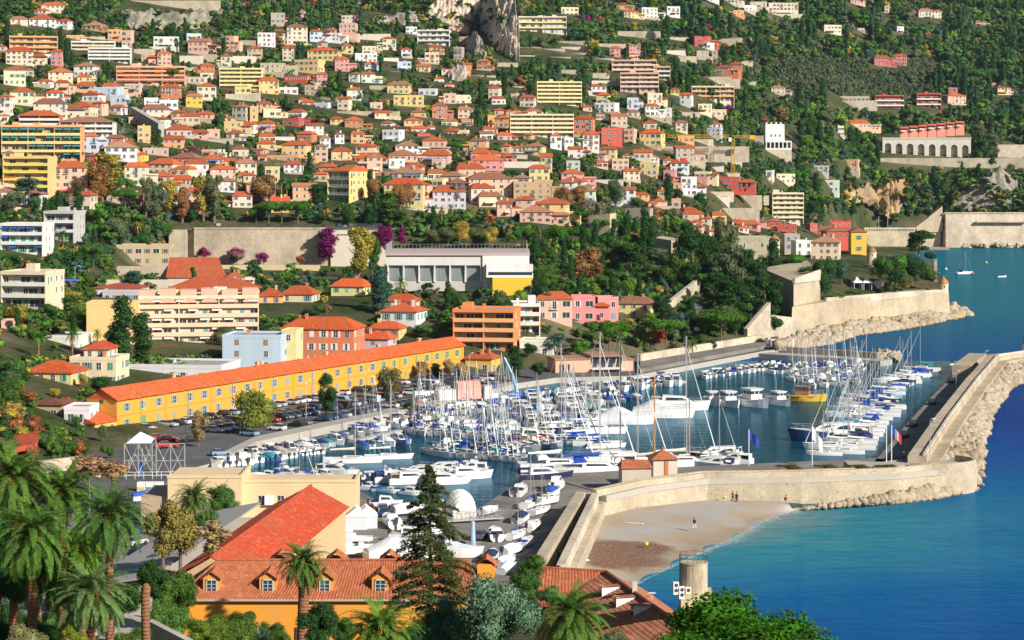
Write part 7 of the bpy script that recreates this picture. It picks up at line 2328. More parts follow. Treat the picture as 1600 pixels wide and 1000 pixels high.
def right_house():
    o = frame_thing('tile_roof_house', (0,0,0), 0, 'house with a weathered hip tiled roof and three small wedge skylights above the sea', 'house')
    A, B_ = Vector((10.2,229,15.0)), Vector((18.4,192,15.0)); d = (B_-A).normalized(); lf = Vector((d.y, -d.x, 0)); lf = lf if lf.x < 0 else -lf
    eL0, eL1 = A+lf*8.2+Vector((0,0,-3.6)), B_+lf*8.2+Vector((0,0,-3.6)); eR0, eR1 = A-lf*4.0+Vector((0,0,-1.9)), B_-lf*4.0+Vector((0,0,-1.9))
    mb = MB(); corr(mb, eL0, eL1, A, B_, .38, .06, rows=18); corr(mb, eR1, eR0, B_, A, .38, .06, rows=9); mb.tube([A+Vector((0,0,.08)), B_+Vector((0,0,.08))], .2, 7)
    part(o, 'roof', mb, M['old_tile'])
    mb = MB(); corr(mb, (2.5,224,12.2),(10.4,226,12.2),(3.0,231.5,15.0),(10.2,229.4,15.0), .38, .06, rows=10); mb.tube([(3,231.5,15.05),(10.2,229.4,15.05)], .16, 6); part(o, 'cross_roof', mb, M['pan_tile'])
    mb = MB(); q = [eL0-lf*.5, eL1-lf*.5, eR1+lf*.5, eR0+lf*.5]; mb.prism([(p.x,p.y) for p in q], 0, 11.2); part(o, 'wall', mb, M['plaster'], (.64,.44,.24))
    mb = MB(); mb.box(3.2,10,226.5,233,0,12.0); part(o, 'cross_wall', mb, M['plaster'], (.64,.44,.24))
    for x, y in ((940,930), (962,946), (985,963)):
        # set on the left slope
        best = min(((i/60, j/20) for i in range(61) for j in range(2, 18)), key=lambda ij: (lambda p: (px(p)[0]-x)**2 + (px(p)[1]-y)**2)(eL0.lerp(eL1, ij[0]).lerp(A.lerp(B_, ij[0]), ij[1])))
        p = eL0.lerp(eL1, best[0]).lerp(A.lerp(B_, best[0]), best[1]); up = (A-eL0).normalized()
        q = ob('skylight', None, o)
        a0 = p; a1 = p + up*2.4; n_ = Vector((0,0,1.0)); wv = d*.55
        mb = MB(); tp = a0 + Vector((0,0,1.05))
        mb.add([tuple(a0+wv), tuple(a1+wv), tuple(tp+wv), tuple(a0-wv), tuple(a1-wv), tuple(tp-wv)], [(0,1,2),(3,5,4)], 0); mb.add([tuple(a0+wv), tuple(tp+wv), tuple(tp-wv), tuple(a0-wv)], [(0,1,2,3)], 1)
        part(q, 'cheek', mb, [M['white_paint'], M['glass']])
        mb = MB(); t2 = wv*1.25; f = -up*.25; mb.add([tuple(tp+t2+f+Vector((0,0,.06))), tuple(a1+t2+Vector((0,0,.1))), tuple(a1-t2+Vector((0,0,.1))), tuple(tp-t2+f+Vector((0,0,.06)))], [(0,1,2,3)]); part(q, 'roof', mb, M['pan_tile'])
    for t in (.30,):
        mb = MB(); p = A.lerp(B_, t); mb.box(p.x-.25,p.x+.25,p.y-.3,p.y+.3,14.6,16.2); part(o, 'chimney', mb, M['plaster'], (.6,.55,.48))
    mb = MB(); p = eR0.lerp(eR1,.25).lerp(A.lerp(B_,.25),.4); mb.lathe([(.03,p.z),(.03,p.z+.6)], 6, c=(p.x,p.y)); mb.lathe([(.05,p.z+.5),(.45,p.z+.65)], 12, c=(p.x,p.y)); part(o, 'dish_aerial', mb, M['white_paint'])
    # water tank
    D = 206.0; p = W(1084,950,D); o = frame_thing('water_tank', (p.x,p.y,0), 0, 'weathered concrete cylinder tank with a ring railing on its flat top', 'tank')
    zt = W(0,878,D).z; zm = W(0,922,D).z; r = 1.35
    mb = MB(); mb.lathe([(r,zm-.5),(r,zt-.15),(r*1.04,zt-.1),(r*1.04,zt)], 26); part(o, 'tank', mb, M['tank'], None, False)
    mb = MB(); mb.box(-1.35,1.85,-1.3,1.6,4,zm-.05); part(o, 'base_block', mb, M['plaster'], (.58,.48,.28))
    mb = MB()
    for k in range(9): a = k*2*math.pi/9; mb.tube([(r*math.cos(a),r*math.sin(a),zt),(r*math.cos(a),r*math.sin(a),zt+.85)], .022, 5)
    for z in (zt+.45, zt+.85): mb.tube([(r*math.cos(a),r*math.sin(a),z) for a in [k*math.pi/12 for k in range(25)]], .022, 5, cap=False)
    part(o, 'railing', mb, M['dark_metal'])
    mb = MB()
    for a in (-.2,.2): mb.tube([(-r-.06,a-.4,zm-.6),(-r-.06,a-.4,zt+.85)], .02, 4)
    for k in range(11): mb.tube([(-r-.06,-.6,zm-.5+k*.3),(-r-.06,-.2,zm-.5+k*.3)], .015, 4)
    part(o, 'ladder', mb, M['dark_metal'])
    for i, (x, y, lab) in enumerate(((1056,927,'tall white outdoor cooling unit, outermost of three by the concrete tank'), (1065,934,'tall white outdoor cooling unit, middle of three by the concrete tank'), (1075,926,'small white outdoor cooling unit fixed to the tank base'))):
        q = W(x,y,D-1.2); u = frame_thing('cooling_unit', q, R(12), lab, 'cooling unit', 'cooling units by the tank'); hh = 1.1 if i < 2 else .55
        mb = MB(); mb.box(-.27,.27,-.15,.2,-.1,hh); part(u, 'casing', mb, M['white_paint']); mb = MB()
        for z in ([.3,.8] if i < 2 else [.25]):
            v = [(0+.2*math.cos(k*.628), -.16, z+.2*math.sin(k*.628)) for k in range(10)]; mb.add(v, [tuple(range(10))])
        part(u, 'fan', mb, M['dark_metal'])
m, nt, out = nodes('tank'); p = geopos(nt); n1 = noise(nt, 1.1, 5, scaled(nt, p, (1,1,.25)), .7); n2 = noise(nt, 3, 3, p)
c = mixc(nt, ramp(nt, n1, [(.40,0),(.62,1)]), (.52,.44,.32), (.34,.27,.18)); c = mixc(nt, ramp(nt, n1, [(.60,0),(.72,.7)]), c, (.34,.13,.05)); bsdf(nt, out, c, .9, .1, n2, .3, .03); M['tank'] = m
right_house()
# ---- near plants
def palm_near(x, y, D, Rm, tr, label, col, trunk_to=None, seed=0):
    c = W(x, y, D); gz = fgz(c.x, c.y); h = c.z - gz
    o = empty('palm_tree', (c.x, c.y, gz), seed*1.3)
    ob('crown', CROWN['palmnear'][seed % 4], o, (0,0,h-.15), scale=(Rm*1.08,)*3, color=GREEN[col] if isinstance(col, str) else col)
    g = np.random.default_rng(seed+70)
    ob('trunk', palm_trunk(h-.2, tr, n=16), o)
    # old leaf bases under the crown, and hanging fruit stalks
    mb = MB(); 
    for k in range(46):
        a = k*2.4; z = h-1.3+k*.028; mb.tube([(tr*.8*math.cos(a),tr*.8*math.sin(a),z),(tr*1.5*math.cos(a),tr*1.5*math.sin(a),z+.30)], [.10,.05], 5)
    part(o, 'leaf_bases', mb, M['palm_bark'])
    mb = MB()
    for k in range(5):
        a = k*1.3+seed; q = [(tr*math.cos(a),tr*math.sin(a),h+.1),(Rm*.26*math.cos(a),Rm*.26*math.sin(a),h+.55),(Rm*.36*math.cos(a),Rm*.36*math.sin(a),h+.05)]
        mb.tube(q, .035, 4)
        for j in range(14): e = Vector(q[2]) + Vector(g.normal(size=3))*.17; mb.box(e.x-.05,e.x+.05,e.y-.05,e.y+.05,e.z-.16,e.z+.06)
    part(o, 'fruit_stalks', mb, M['fruit'])
    return tag(o, label, 'palm', 'date palms on the near slope')
mk_flat('fruit', (.30,.17,.03), .8, .1)
PG = (.085,.165,.030)
palm_near(50, 838, 163, 4.0, .36, 'tall date palm with a thick reddish trunk, second from the picture edge', PG, seed=0)
palm_near(171, 808, 165, 3.7, .30, 'tallest straight date palm with a full crown and long bare trunk', (.075,.15,.035), seed=1)
palm_near(22, 748, 180, 4.2, .34, 'date palm crown at the edge of the picture behind the reddish trunked palm', (.095,.165,.03), seed=2)
palm_near(98, 772, 182, 4.0, .33, 'date palm with golden fruit stalks between the two tall palms', (.09,.165,.03), seed=3)
palm_near(142, 928, 158, 3.6, .32, 'lower date palm with pale fronds in front of the tall straight palm', (.12,.19,.06), seed=5)
palm_near(128, 862, 176, 3.4, .30, 'bright green younger palm deep between the tall trunks', (.10,.20,.025), seed=6)
palm_near(474, 878, 198, 2.9, .50, 'single date palm with a stout trunk in front of the dormer roof', (.085,.15,.035), seed=7)
palm_near(592, 985, 160, 3.4, .35, 'low spreading palm at the bottom edge below the dormer roof', (.11,.19,.03), seed=8)
palm_near(893, 962, 165, 3.5, .35, 'palm with drooping fronds beside the wedge skylight roof', (.085,.17,.03), seed=9)
palm_near(303, 778, 285, 3.4, .32, 'date palm with orange fruit in front of the cream workshop', (.075,.13,.03), seed=10)
palm_near(60, 905, 172, 2.6, .25, 'small dark palm in the shade under the tall palms', (.05,.11,.02), seed=11)
# cut trunk
p = ground(228,1000,160); o = empty('palm_stump', p); h = W(0,917,160).z - p.z
ob('trunk', palm_trunk(h, .33), o); mb = MB(); mb.lathe([(.34,h-.5),(.36,h-.1),(.22,h+.22),(.02,h+.28)], 14); part(o, 'cut_top', mb, M['palm_bark'], None, True); tag(o, 'headless cut palm trunk standing by the low white wall', 'palm stump')
def ntree(kind, col, x, yb, D, hp, wp, label, lod=2, trunk=True):
    s = F/D; c = W(x, yb, D); return tree(kind, col, c, hp/s, wp/s, lod, label=label, group='plants on the near slope', trunk=trunk and kind != 'bush')
ntree('bush', (.060,.115,.070), 765, 1040, 165, 168, 205, 'large bluish green juniper mound at the bottom middle')
ntree('bush', (.050,.10,.060), 695, 1040, 168, 130, 95, 'smaller bluish juniper joined beside the large mound', 2)
ntree('bush', (.026,.082,.007), 1155, 1115, 140, 225, 330, 'dense bright green pine top over the bottom edge by the sea')
ntree('bush', (.026,.08,.008), 1265, 1080, 138, 110, 130, 'outer bright green pine bough reaching over the water')
ntree('bush', (.13,.13,.055), 35, 1060, 140, 100, 110, 'olive grey round bush at the lower picture corner')
ntree('bush', (.12,.15,.02), 112, 1030, 150, 62, 60, 'yellow spotted bush at the foot of the palms')
ntree('round', 'dark', 500, 1030, 175, 105, 90, 'dark glossy citrus tree beside the stout date palm')
ntree('bush', 'mid', 540, 1010, 180, 55, 60, 'low green shrub in front of the orange house wall')
ntree('bush', (.055,.10,.02), 262, 1020, 196, 110, 90, 'thick green creeper mass behind the cut palm trunk')
ntree('bush', (.07,.11,.02), 355, 1030, 194, 85, 100, 'broad creeper thicket with yellow leaves below the dormer roof')
ntree('bush', 'mid', 415, 1030, 205, 70, 70, 'leafy thicket against the orange wall')
ntree('round', 'mid', 280, 985, 205, 105, 80, 'dark green ivy clad tree beside the dormer roof')
ntree('round', 'dark', 240, 960, 212, 100, 70, 'dense dark tree behind the cut palm trunk')
ntree('bush', (.085,.12,.02), 320, 1010, 190, 60, 80, 'creeper bush with yellow leaves above the low white wall')
ntree('bush', 'mid', 375, 1000, 200, 60, 70, 'green creeper covered shrub under the first dormer')
ntree('poplar', (.16,.12,.035), 255, 885, 258, 105, 60, 'olive brown autumn tree between the street and the grey roof', 1)
ntree('round', (.15,.11,.03), 282, 890, 262, 112, 90, 'thin autumn brown tree beside the grey sheet roof', 1)
ntree('poplar', (.20,.13,.06), 330, 872, 262, 60, 60, 'sparse rusty twiggy tree against the grey sheet roof', 0)
ntree('bush', 'mid', 350, 815, 312, 46, 60, 'dark green shrub in front of the cream workshop wall', 1)
ntree('round', 'mid', 345, 802, 320, 58, 58, 'green tree beside the fruiting palm at the cream workshop', 1)
ntree('bush', 'mid', 318, 825, 290, 34, 44, 'green bush at the foot of the fruiting palm', 1)
ntree('round', 'mid', 822, 965, 195, 90, 62, 'small leafy green tree between the junipers and the tiled roof')
ntree('bush', (.05,.085,.03), 862, 950, 192, 42, 60, 'clipped round dark bush in front of the tiled roof')
ntree('round', 'mid', 833, 905, 225, 44, 50, 'green scrubby tree at the foot of the ramp walls', 1)
ntree('bush', 'mid', 205, 1030, 170, 60, 90, 'leafy dark shrub at the bottom edge beside the cut trunk')
ntree('bush', 'dark', 15, 1030, 190, 110, 100, 'dark undergrowth filling the shade at the lower picture corner')
ntree('bush', 'mid', 75, 1040, 186, 100, 90, 'mid green undergrowth between the reddish trunk and the lower palm')
ntree('bush', 'dark', 115, 1000, 200, 100, 80, 'dark undergrowth right behind the lower pale palm trunk')
ntree('bush', 'dark', 60, 1020, 166, 70, 80, 'dark shrub around the reddish palm trunk')
ntree('bush', 'dark', 150, 1000, 190, 90, 90, 'dark undergrowth behind the lower pale palm')
ntree('bush', 'dark', 190, 960, 178, 60, 110, 'dark thicket in the shade between the palm trunks')
ntree('bush', 'dark', 20, 950, 178, 80, 90, 'dark thicket behind the reddish palm trunk')
ntree('bush', 'dark', 95, 960, 182, 80, 70, 'dark shrubs under the golden fruited palm')
ntree('bush', 'dark', 30, 860, 200, 90, 120, 'deep green thicket between the palm crowns')
ntree('round', 'dark', 0, 960, 215, 190, 120, 'big dark tree behind the palms at the picture edge', 1)
ntree('round', 'dark', 75, 950, 220, 170, 110, 'big dark tree behind the palms beside the reddish trunk', 1)
ntree('round', 'dark', 130, 960, 214, 150, 90, 'big dark tree behind the tallest straight palm', 1)
ntree('bush', 'mid', 90, 880, 205, 70, 90, 'mid green thicket seen between palm trunks')
ntree('bush', 'olive', 960, 1020, 175, 42, 90, 'yellowish scrub under the wedge skylights')
ntree('bush', 'dark', 660, 1020, 185, 60, 90, 'dark shrub under the tall cedar')
ntree('bush', 'mid', 430, 1020, 185, 55, 60, 'leafy shrub beside the spiky agave')
ntree('round', (.22,.13,.07), 140, 765, 375, 62, 95, 'leafless reddish brown thicket above the palms', 0)
ntree('round', (.20,.12,.07), 175, 762, 365, 50, 70, 'second bare brown thicket beside the travel lift frame', 0)
def cedar():
    D = 214.; b = W(672, 1000, D); gz = fgz(b.x, b.y); zt = W(0, 752, D).z; h = zt - gz
    o = empty('cedar_tree', (b.x, b.y, gz)); g = np.random.default_rng(21); P, Nn = [], []; mb = MB()
    mb.tube([(0,0,-.5),(.1,0,h*.3),(.0,.1,h*.6),(0,0,h*.98)], [.38,.30,.17,.03], 9)
    for i in range(110):
        t = .22 + .77*(i/95)**.9; z = h*t; az = i*2.39996 + g.uniform(-.4,.4)
        Lb = (.9 + 5.6*max(0,1-t)**.62)*g.uniform(.45,1.2); d = np.array([math.cos(az), math.sin(az), 0])
        pts = [np.array([0,0,z]) + d*Lb*s + np.array([0,0,1])*(.12*Lb*math.sin(s*2.4) - .22*Lb*s*s) for s in (0,.35,.7,1)]
        mb.tube(pts, [.07*(1.3-t),.05*(1.2-t),.03,.012], 4, cap=False)
        n = int(150*(Lb/3+.4)); s = g.uniform(.18,1,n)**.7
        q = np.array([np.interp(s, (0,.35,.7,1), [p[k] for p in pts]) for k in range(3)]).T
        sd = np.array([-d[1], d[0], 0]); wd = (.16+.32*(1-np.abs(s-.6)))*min(1.2,Lb*.32)
        q = q + sd*(g.normal(size=n)*wd)[:, None] + np.array([0,0,1])*(g.normal(size=n)*.10 - .10)[:, None]
        P.append(q); Nn.append(np.tile(np.array([0,0,1.0]), (n,1)) + d*.3)
    V, Q = leafquads(np.concatenate(P), np.concatenate(Nn), .18, g, .42, .55)
    ob('crown', npmesh('crown', V, Q, M['foliage']), o, color=(.060,.080,.026)); part(o, 'trunk', mb, M['bark'], None, True)
    tag(o, 'tall layered cedar with drooping boughs rising in front of the yard', 'tree')
cedar()
def agave():
    p = ground(410, 1000, 178); p.z = W(0, 1003, 178).z; o = empty('agave', p); mb = MB()
    for k in range(22):
        a = k*2.4; e = .3+.05*k; L_ = 1.5; t = Vector((math.cos(a)*math.cos(e), math.sin(a)*math.cos(e), math.sin(e))); s = Vector((-math.sin(a), math.cos(a), 0))*.13
        mb.add([tuple(s), tuple(t*L_*.5+s*1.1), tuple(t*L_+Vector((0,0,-.12))), tuple(t*L_*.5-s*1.1), tuple(-s)], [(0,1,3,4),(1,2,3)])
    part(o, 'leaves', mb, M['foliage'], (.10,.16,.11)); tag(o, 'spiky pale agave at the bottom edge near the stout palm', 'agave')
agave()
mb = MB(); a, b = W(234,968,182), W(304,1004,168); wallpath(mb, [(a.x,a.y),(b.x,b.y)], .6, 4, [a.z, b.z]); thing_wall('low_white_wall', 'low rough white wall running down beside the cut palm trunk', 'wall', mb, [M['stone']], (.70,.66,.58))
mb = MB(); pts = [G(150,1010,13.6),G(222,1010,13.6),G(226,965,13.2),G(165,968,13.2)]; mb.prism([(q.x,q.y) for q in pts], 10, 13.5); struct(ob('path', mb.mesh('path', M['concrete'])))
# ---- cars
def car_meshes():
    out = {}
    for kind, prof, gl in (('hatch', [(-2.0,.32),(-2.05,.75),(-1.85,.95),(.75,.92),(1.75,.78),(2.02,.62),(2.02,.32)], [(-1.80,.95),(-1.35,1.42),(.05,1.45),(.85,.93)]),
                           ('van', [(-2.4,.35),(-2.42,1.0),(-2.38,1.9),(1.2,1.95),(1.7,1.2),(2.4,1.0),(2.42,.35)], [(-2.0,1.25),(-1.98,1.75),(1.22,1.78),(1.68,1.24)])):
        w = .86 if kind == 'hatch' else .95
        mb = MB(); n = len(prof); vs = [(x,-w*(.94 if z > .9 else 1),z) for x,z in prof] + [(x,w*(.94 if z > .9 else 1),z) for x,z in prof]
        mb.add(vs, [(i,(i+1) % n,n+(i+1) % n,n+i) for i in range(n)] + [tuple(range(n))[::-1], tuple(range(n,2*n))])
        if kind == 'hatch':
            a = gl; mb.add([(a[1][0]+.02,-.62,a[1][1]+.02),(a[2][0],-.62,a[2][1]+.02),(a[2][0],.62,a[2][1]+.02),(a[1][0]+.02,.62,a[1][1]+.02)], [(0,1,2,3)])
        body = mb.mesh('body', M['car_paint'])
        mb = MB(); n = 4; k = .72 if kind == 'hatch' else .965
        wl = [w*.92, k, k, w*.92] if kind == 'hatch' else [w*1.005]*4
        vs = [(x,-wl[i],z) for i,(x,z) in enumerate(gl)] + [(x,wl[i],z) for i,(x,z) in enumerate(gl)]
        mb.add(vs, [(0,3,2,1),(4,5,6,7),(0,1,5,4),(2,3,7,6)] + ([(1,2,6,5)] if kind == 'hatch' else [])); glass = mb.mesh('windows', M['glass'])
        out[kind] = (body, glass)
    mb = MB(); ring = [(.31*math.cos(k*.524), .31*math.sin(k*.524)) for k in range(12)]
    vs = [(a,-.1,b) for a,b in ring] + [(a,.1,b) for a,b in ring]; mb.add(vs, [(i,(i+1) % 12,12+(i+1) % 12,12+i) for i in range(12)] + [tuple(range(12)), tuple(range(12,24))[::-1]]); out['wheel'] = mb.mesh('wheel', M['rubber'])
    mb = MB(); mb.box(-.03,.03,-.16,.16,-.07,.07); out['lamp'] = mb.mesh('headlight', M['white_paint'])
    return out
CM = car_meshes()
CARC = [((.75,.75,.74),'white')]*5 + [((.42,.44,.46),'silver')]*4 + [((.02,.022,.025),'black')]*5 + [((.10,.11,.13),'dark grey')]*3 + [((.03,.06,.16),'navy blue')]*4 + [((.45,.02,.02),'red')]*1 + [((.20,.30,.42),'pale blue')]*2
def car(p, rz, r, kind='hatch', col=None, label=None):
    c, cn = col or r.choice(CARC)
    o = empty('parked_car' if kind == 'hatch' else 'parked_van', p, rz); f = r.uniform(.92,1.08)
    ob('body', CM[kind][0], o, scale=(f,1,1), color=c); ob('windows', CM[kind][1], o, scale=(f,1,1))
    for sx in (-1.25,1.25):
        for sy in (-.80,.80): ob('wheel', CM['wheel'], o, (sx*(1 if kind == 'hatch' else 1.2), sy, .31))
    for sy in (-.55,.55): ob('headlight', CM['lamp'], o, ((2.02 if kind == 'hatch' else 2.42)*f, sy, .68 if kind == 'hatch' else .85))
    if label: tag(o, label, 'car', 'cars parked by the harbour')
    else: auto(o, f"{cn} {'hatchback' if kind == 'hatch' else 'van'}", 'car', 'cars parked by the harbour')
    return o
def carpark():
    r = random.Random(31)
    skip = [(20,3.5)]
    for v, u0, u1, fill, face in ((-3.6,6,150,.62,90),(-13.8,10,138,.66,90),(-18.9,10,138,.70,-90),(-28.6,6,120,.75,90)):
        u = u0
        while u < u1:
            if r.random() < fill and not any(abs(u-a) < 2.2 and abs(v-b) < 4 for a, b in CPT):
                car(cor(u, v, .02), CANG + R(face + (180 if r.random() < .3 else 0) + r.uniform(-4,4)), r, 'van' if r.random() < .07 else 'hatch')
            u += r.uniform(2.5,2.9)
    for x, y, k in ((215,835,0),(212,852,1),(222,866,0),(205,822,0)): car(G(x,y,1.5), R(60), r)
    for x, y in ((576,800),(597,800)): car(G(x,y,1.5), R(100), r)
    for x, y in ((248,688),(262,700),(262,690),(345,712),(300,690)): car(G(x,y,1.52), R(20), r)
    rb = random.Random(5)
    for i in range(34):
        x = 308 + i*8.6 + rb.uniform(-1,1); Db = 903
        if rb.random() < .7: car(Vector((W(x,0,Db).x, Db, BZ+.13)), R(rb.choice((0,180,90))), rb, 'van' if rb.random() < .12 else 'hatch')
    for i in range(9):   # under the mole wall
        x, y = 1440 - i*6 + 60, 660 - i*0 
        q = G(1398 + i*14.5, 700 - i*17.0, 1.7); 
        if i in (1,2,4,6): car(q, math.atan2(1.0,.27), rb, col=((.02,.022,.025),'black'))
    car(G(1052,501,8.9), R(160), rb, col=((.01,.015,.03),'black'), label='black car waiting on the tunnel road bend')
    car(W(385,757-300,905) if False else W(112,441,640), R(0), rb, col=((.05,.20,.55),'bright blue'), label='bright blue car parked below the green garden slope')
CPT = [(28,-22),(52,-22),(92,-20),(118,-9),(128,-8),(6,-26),(137,-12)]
carpark()
for (x, y, hp, wp, k, c, lab) in ((396,678,80,82,'round',(.13,.135,.03),'big yellowish pepper tree in the middle of the car park'),(511,652,68,34,'poplar','dark','narrow dark tree in the car park'),
    (611,628,62,52,'round',(.10,.085,.035),'brownish tree in the car park near its far end'),(310,698,58,34,'poplar',(.20,.13,.06),'thin leafless tree at the near end of the car park'),
    (660,594,34,30,'round',(.22,.13,.05),'small orange leaved tree close to the barracks wall'),(700,592,40,26,'round',(.20,.14,.06),'bare twiggy tree at the far end of the barracks'),(720,600,44,28,'round',(.22,.16,.07),'pale leafless tree beside the car park kiosk'),(681,590,22,14,'cypress','dark','small clipped dark cypress by the barracks wall'),(640,640,18,30,'bush','mid','low green bush on the car park island')):
    D = F*57.5/(y-HZ); s = F/D; tree(k, c, W(x,y,D), hp/s, wp/s, 1, label=lab, group='trees in the car park')
def lamp(p, h, label, arm=1.2, rz=0):
    o = empty('street_lamp', p, rz); mb = MB(); mb.tube([(0,0,0),(0,0,h*.9),(arm*.3,0,h),(arm,0,h)], [.09,.07,.05,.05], 6); part(o, 'pole', mb, M['metal'])
    mb = MB(); mb.box(arm-.1,arm+.5,-.15,.15,h-.08,h+.06); part(o, 'lamp_head', mb, M['white_paint'])
    if label.startswith('*'): auto(o, label[1:], 'lamp', 'street lamps')
    else: tag(o, label, 'lamp', 'street lamps')
for u in (12, 38, 64, 90, 116): lamp(cor(u, -24, 0), 9, '*tall slim grey car park lamp', 1.2, CANG)
for x, y, hp in ((1494,607,28),(1539,562,14),(1453,722,68)):
    D = F*(CH-(1.7 if hp < 60 else 4.6))/(y-HZ); lamp(W(x,y,D), hp*D/F, {28:'slender white lamp on the shaded mole quay',14:'short lamp post near the mole bend',68:'tall dark lamp standing on the round bastion'}[hp], .5)
for x, y, hp, D in ((28,375,40,840),(103,330,26,900),(117,450,35,660),(430,325,70,930),(440,345,60,915),(290,695,46,None),(140,800,56,330)):
    D = D or F*57.5/(y-HZ); lamp(W(x,y,D), hp*D/F, '*tall pale street lamp')
# ---- yard and quay things
def truss_frame():
    p = G(190,746,1.5); o = frame_thing('travel_lift', p, R(4), 'white steel travel lift frame with crossed braces at the slip', 'boat lift')
    def frame(x0, x1, y, name):
        mb = MB(); h = 6.2
        for x in (x0, (x0+x1)/2, x1): mb.tube([(x,y,0),(x,y,h)], .12, 5)
        for z in (.5, h*.5, h): mb.tube([(x0,y,z),(x1,y,z)], .09, 5)
        for a, b in ((x0,(x0+x1)/2), ((x0+x1)/2,x1)): mb.tube([(a,y,.5),(b,y,h)], .06, 4); mb.tube([(b,y,.5),(a,y,h)], .06, 4)
        part(o, name, mb, M['metal'])
    frame(0.5, 5.6, 0, 'side_frame'); frame(.5, 5.6, 7, 'side_frame'); frame(6.4, 11.6, -.5, 'side_frame')
    mb = MB(); mb.add([(.8,.2,6.3),(5.4,.2,6.3),(5.4,6.8,6.3),(.8,6.8,6.3),(3.1,3.5,8.0)], [(0,1,4),(1,2,4),(2,3,4),(3,0,4)]); part(o, 'canopy', mb, M['canvas'], (.8,.8,.8))
    mb = MB()
    for i in range(9): mb.tube([(-.5+i*1.6,-2.5,0),(-.5+i*1.6,-2.5,1.3)], .05, 4)
    for z in (.65,1.3): mb.tube([(-.5,-2.5,z),(12.3,-2.5,z)], .05, 4)
    part(o, 'railing', mb, M['white_paint'])
    mb = MB(); mb.box(3.2,3.9,1,1.8,0,2.6); part(o, 'control_cabinet', mb, M['gelcoat'], (.02,.10,.45))
    p = G(214,768,1.5); cols = ((.70,.50,.05),(.05,.25,.60),(.04,.45,.12))
    for i in range(3):
        q = frame_thing('recycling_bin', p + Vector((i*1.55,0,0)), 0, f"white recycling container with a {('yellow','blue','green')[i]} panel by the street", 'bin', 'recycling containers'); mb = MB(); mb.box(0,1.45,0,1.4,0,1.6); part(q, 'body', mb, M['white_paint']); mb = MB(); mb.box(.1,1.35,-.05,0.01,.25,.8); part(q, 'panel', mb, M['gelcoat'], cols[i])
truss_frame()
def yard():
    # domed shelter
    p = G(720,806,1.5); o = frame_thing('boat_shelter', p, R(8), 'ribbed white domed boat shelter with curved hoops in the yard', 'shelter')
    mb = MB(); n = 14; k = 9
    for i in range(k+1):
        t = i/k; y = -3.2+7.5*t; s = (1-((t-.55)/.75)**2)**.5
        for j in range(n+1): a = math.pi*j/n; mb.v.append((2.55*s*math.cos(a), y, 4.1*s*math.sin(a)**.8*(1+.02*(i % 2))))
    for i in range(k):
        for j in range(n): mb.f.append((i*(n+1)+j,(i+1)*(n+1)+j,(i+1)*(n+1)+j+1,i*(n+1)+j+1)); mb.m.append(0)
    mb.f.append(tuple(range(n+1))); mb.m.append(0); mb.f.append(tuple(k*(n+1)+j for j in reversed(range(n+1)))); mb.m.append(0)
    part(o, 'cover', mb, M['canvas'], (.76,.74,.66))
    for i in range(k+1):
        t = i/k; y = -3.2+7.5*t; s = (1-((t-.55)/.75)**2)**.5*1.01; mb = MB(); mb.tube([(2.55*s*math.cos(a),y,4.1*s*abs(math.sin(a))**.8) for a in [math.pi*j/n for j in range(n+1)]], .045, 4); part(o, 'hoop', mb, M['white_paint'])
    for x, y, L_, rz, c, lab in ((628,872,11,20,(.52,.55,.60),'large boat under a pale ribbed winter cover before the cedar'),(700,868,10,-15,(.58,.60,.63),'white shrouded boat on the hard beyond the cedar'),(797,892,5.5,60,(.58,.62,.68),'white tarpaulin covered dinghy by the ramp wall')):
        cruiser(G(x,y,1.6), R(rz), L_, (.75,.75,.74), c, rr_, label=lab, shroud=True)
    for x, y, L_, rz, lab in ((553,846,7,-8,'grey white inflatable boat on a trailer nearest the tents'),(566,858,6,-5,'second inflatable boat on the ground in front of the tents'),(545,866,5.5,15,'small white inflatable boat beside the red shed')):
        o = frame_thing('inflatable_boat', G(x,y,1.9), R(rz), lab, 'boat', 'inflatable boats in the yard'); k = L_/6
        mb = MB()
        for s in (-1,1): mb.tube([(-3,s*.95,.35),(1.2,s*.95,.4),(2.5,s*.5,.5),(3,0,.6)], [.26,.28,.27,.2], 8)
        q = part(o, 'tube', mb, M['gelcoat'], (.68,.67,.64), True); q.scale = (k,k,k)
        mb = MB(); mb.box(-3,2.2,-.8,.8,.1,.3); q = part(o, 'floor', mb, M['deck']); q.scale = (k,k,k)
        mb = MB(); mb.box(-.5,.2,-.4,.4,.3,1.1); q = part(o, 'console', mb, M['gelcoat'], (.8,.8,.8)); q.scale = (k,k,k)
        ob('outboard', BP['og'], o, scale=(k,k,k))
    for x, y, w, h, lab in ((556,828,3.6,2.0,'white gabled tent nearer the red shed'),(572,826,3.6,1.9,'white square tent with a red corner post'),(530,858,4.0,2.6,'white site container beside the red shed')):
        o = frame_thing('yard_tent', G(x,y,1.5), R(6), lab, 'tent'); mb = MB(); mb.box(-w/2,w/2,0,4,0,h); part(o, 'wall', mb, M['canvas'], (.62,.63,.65))
        mb = MB(); mb.add([(-w/2-.1,-.1,h),(w/2+.1,-.1,h),(w/2+.1,4.1,h),(-w/2-.1,4.1,h),(0,-.1,h+1.5),(0,4.1,h+1.5)], [(0,4,5,3),(4,1,2,5),(0,1,4),(2,3,5)]); part(o, 'roof', mb, M['canvas'], (.82,.82,.81))
    p0, p1 = G(690,818,1.6), G(785,812,1.6); o = frame_thing('gangway', p0, math.atan2(p1.y-p0.y, p1.x-p0.x), 'long grey gangway bridge with lattice handrails across the slip', 'gangway'); L_ = (p1-p0).length
    mb = MB(); mb.box(0,L_,-.8,.8,.3,.5); part(o, 'deck', mb, M['metal']); 
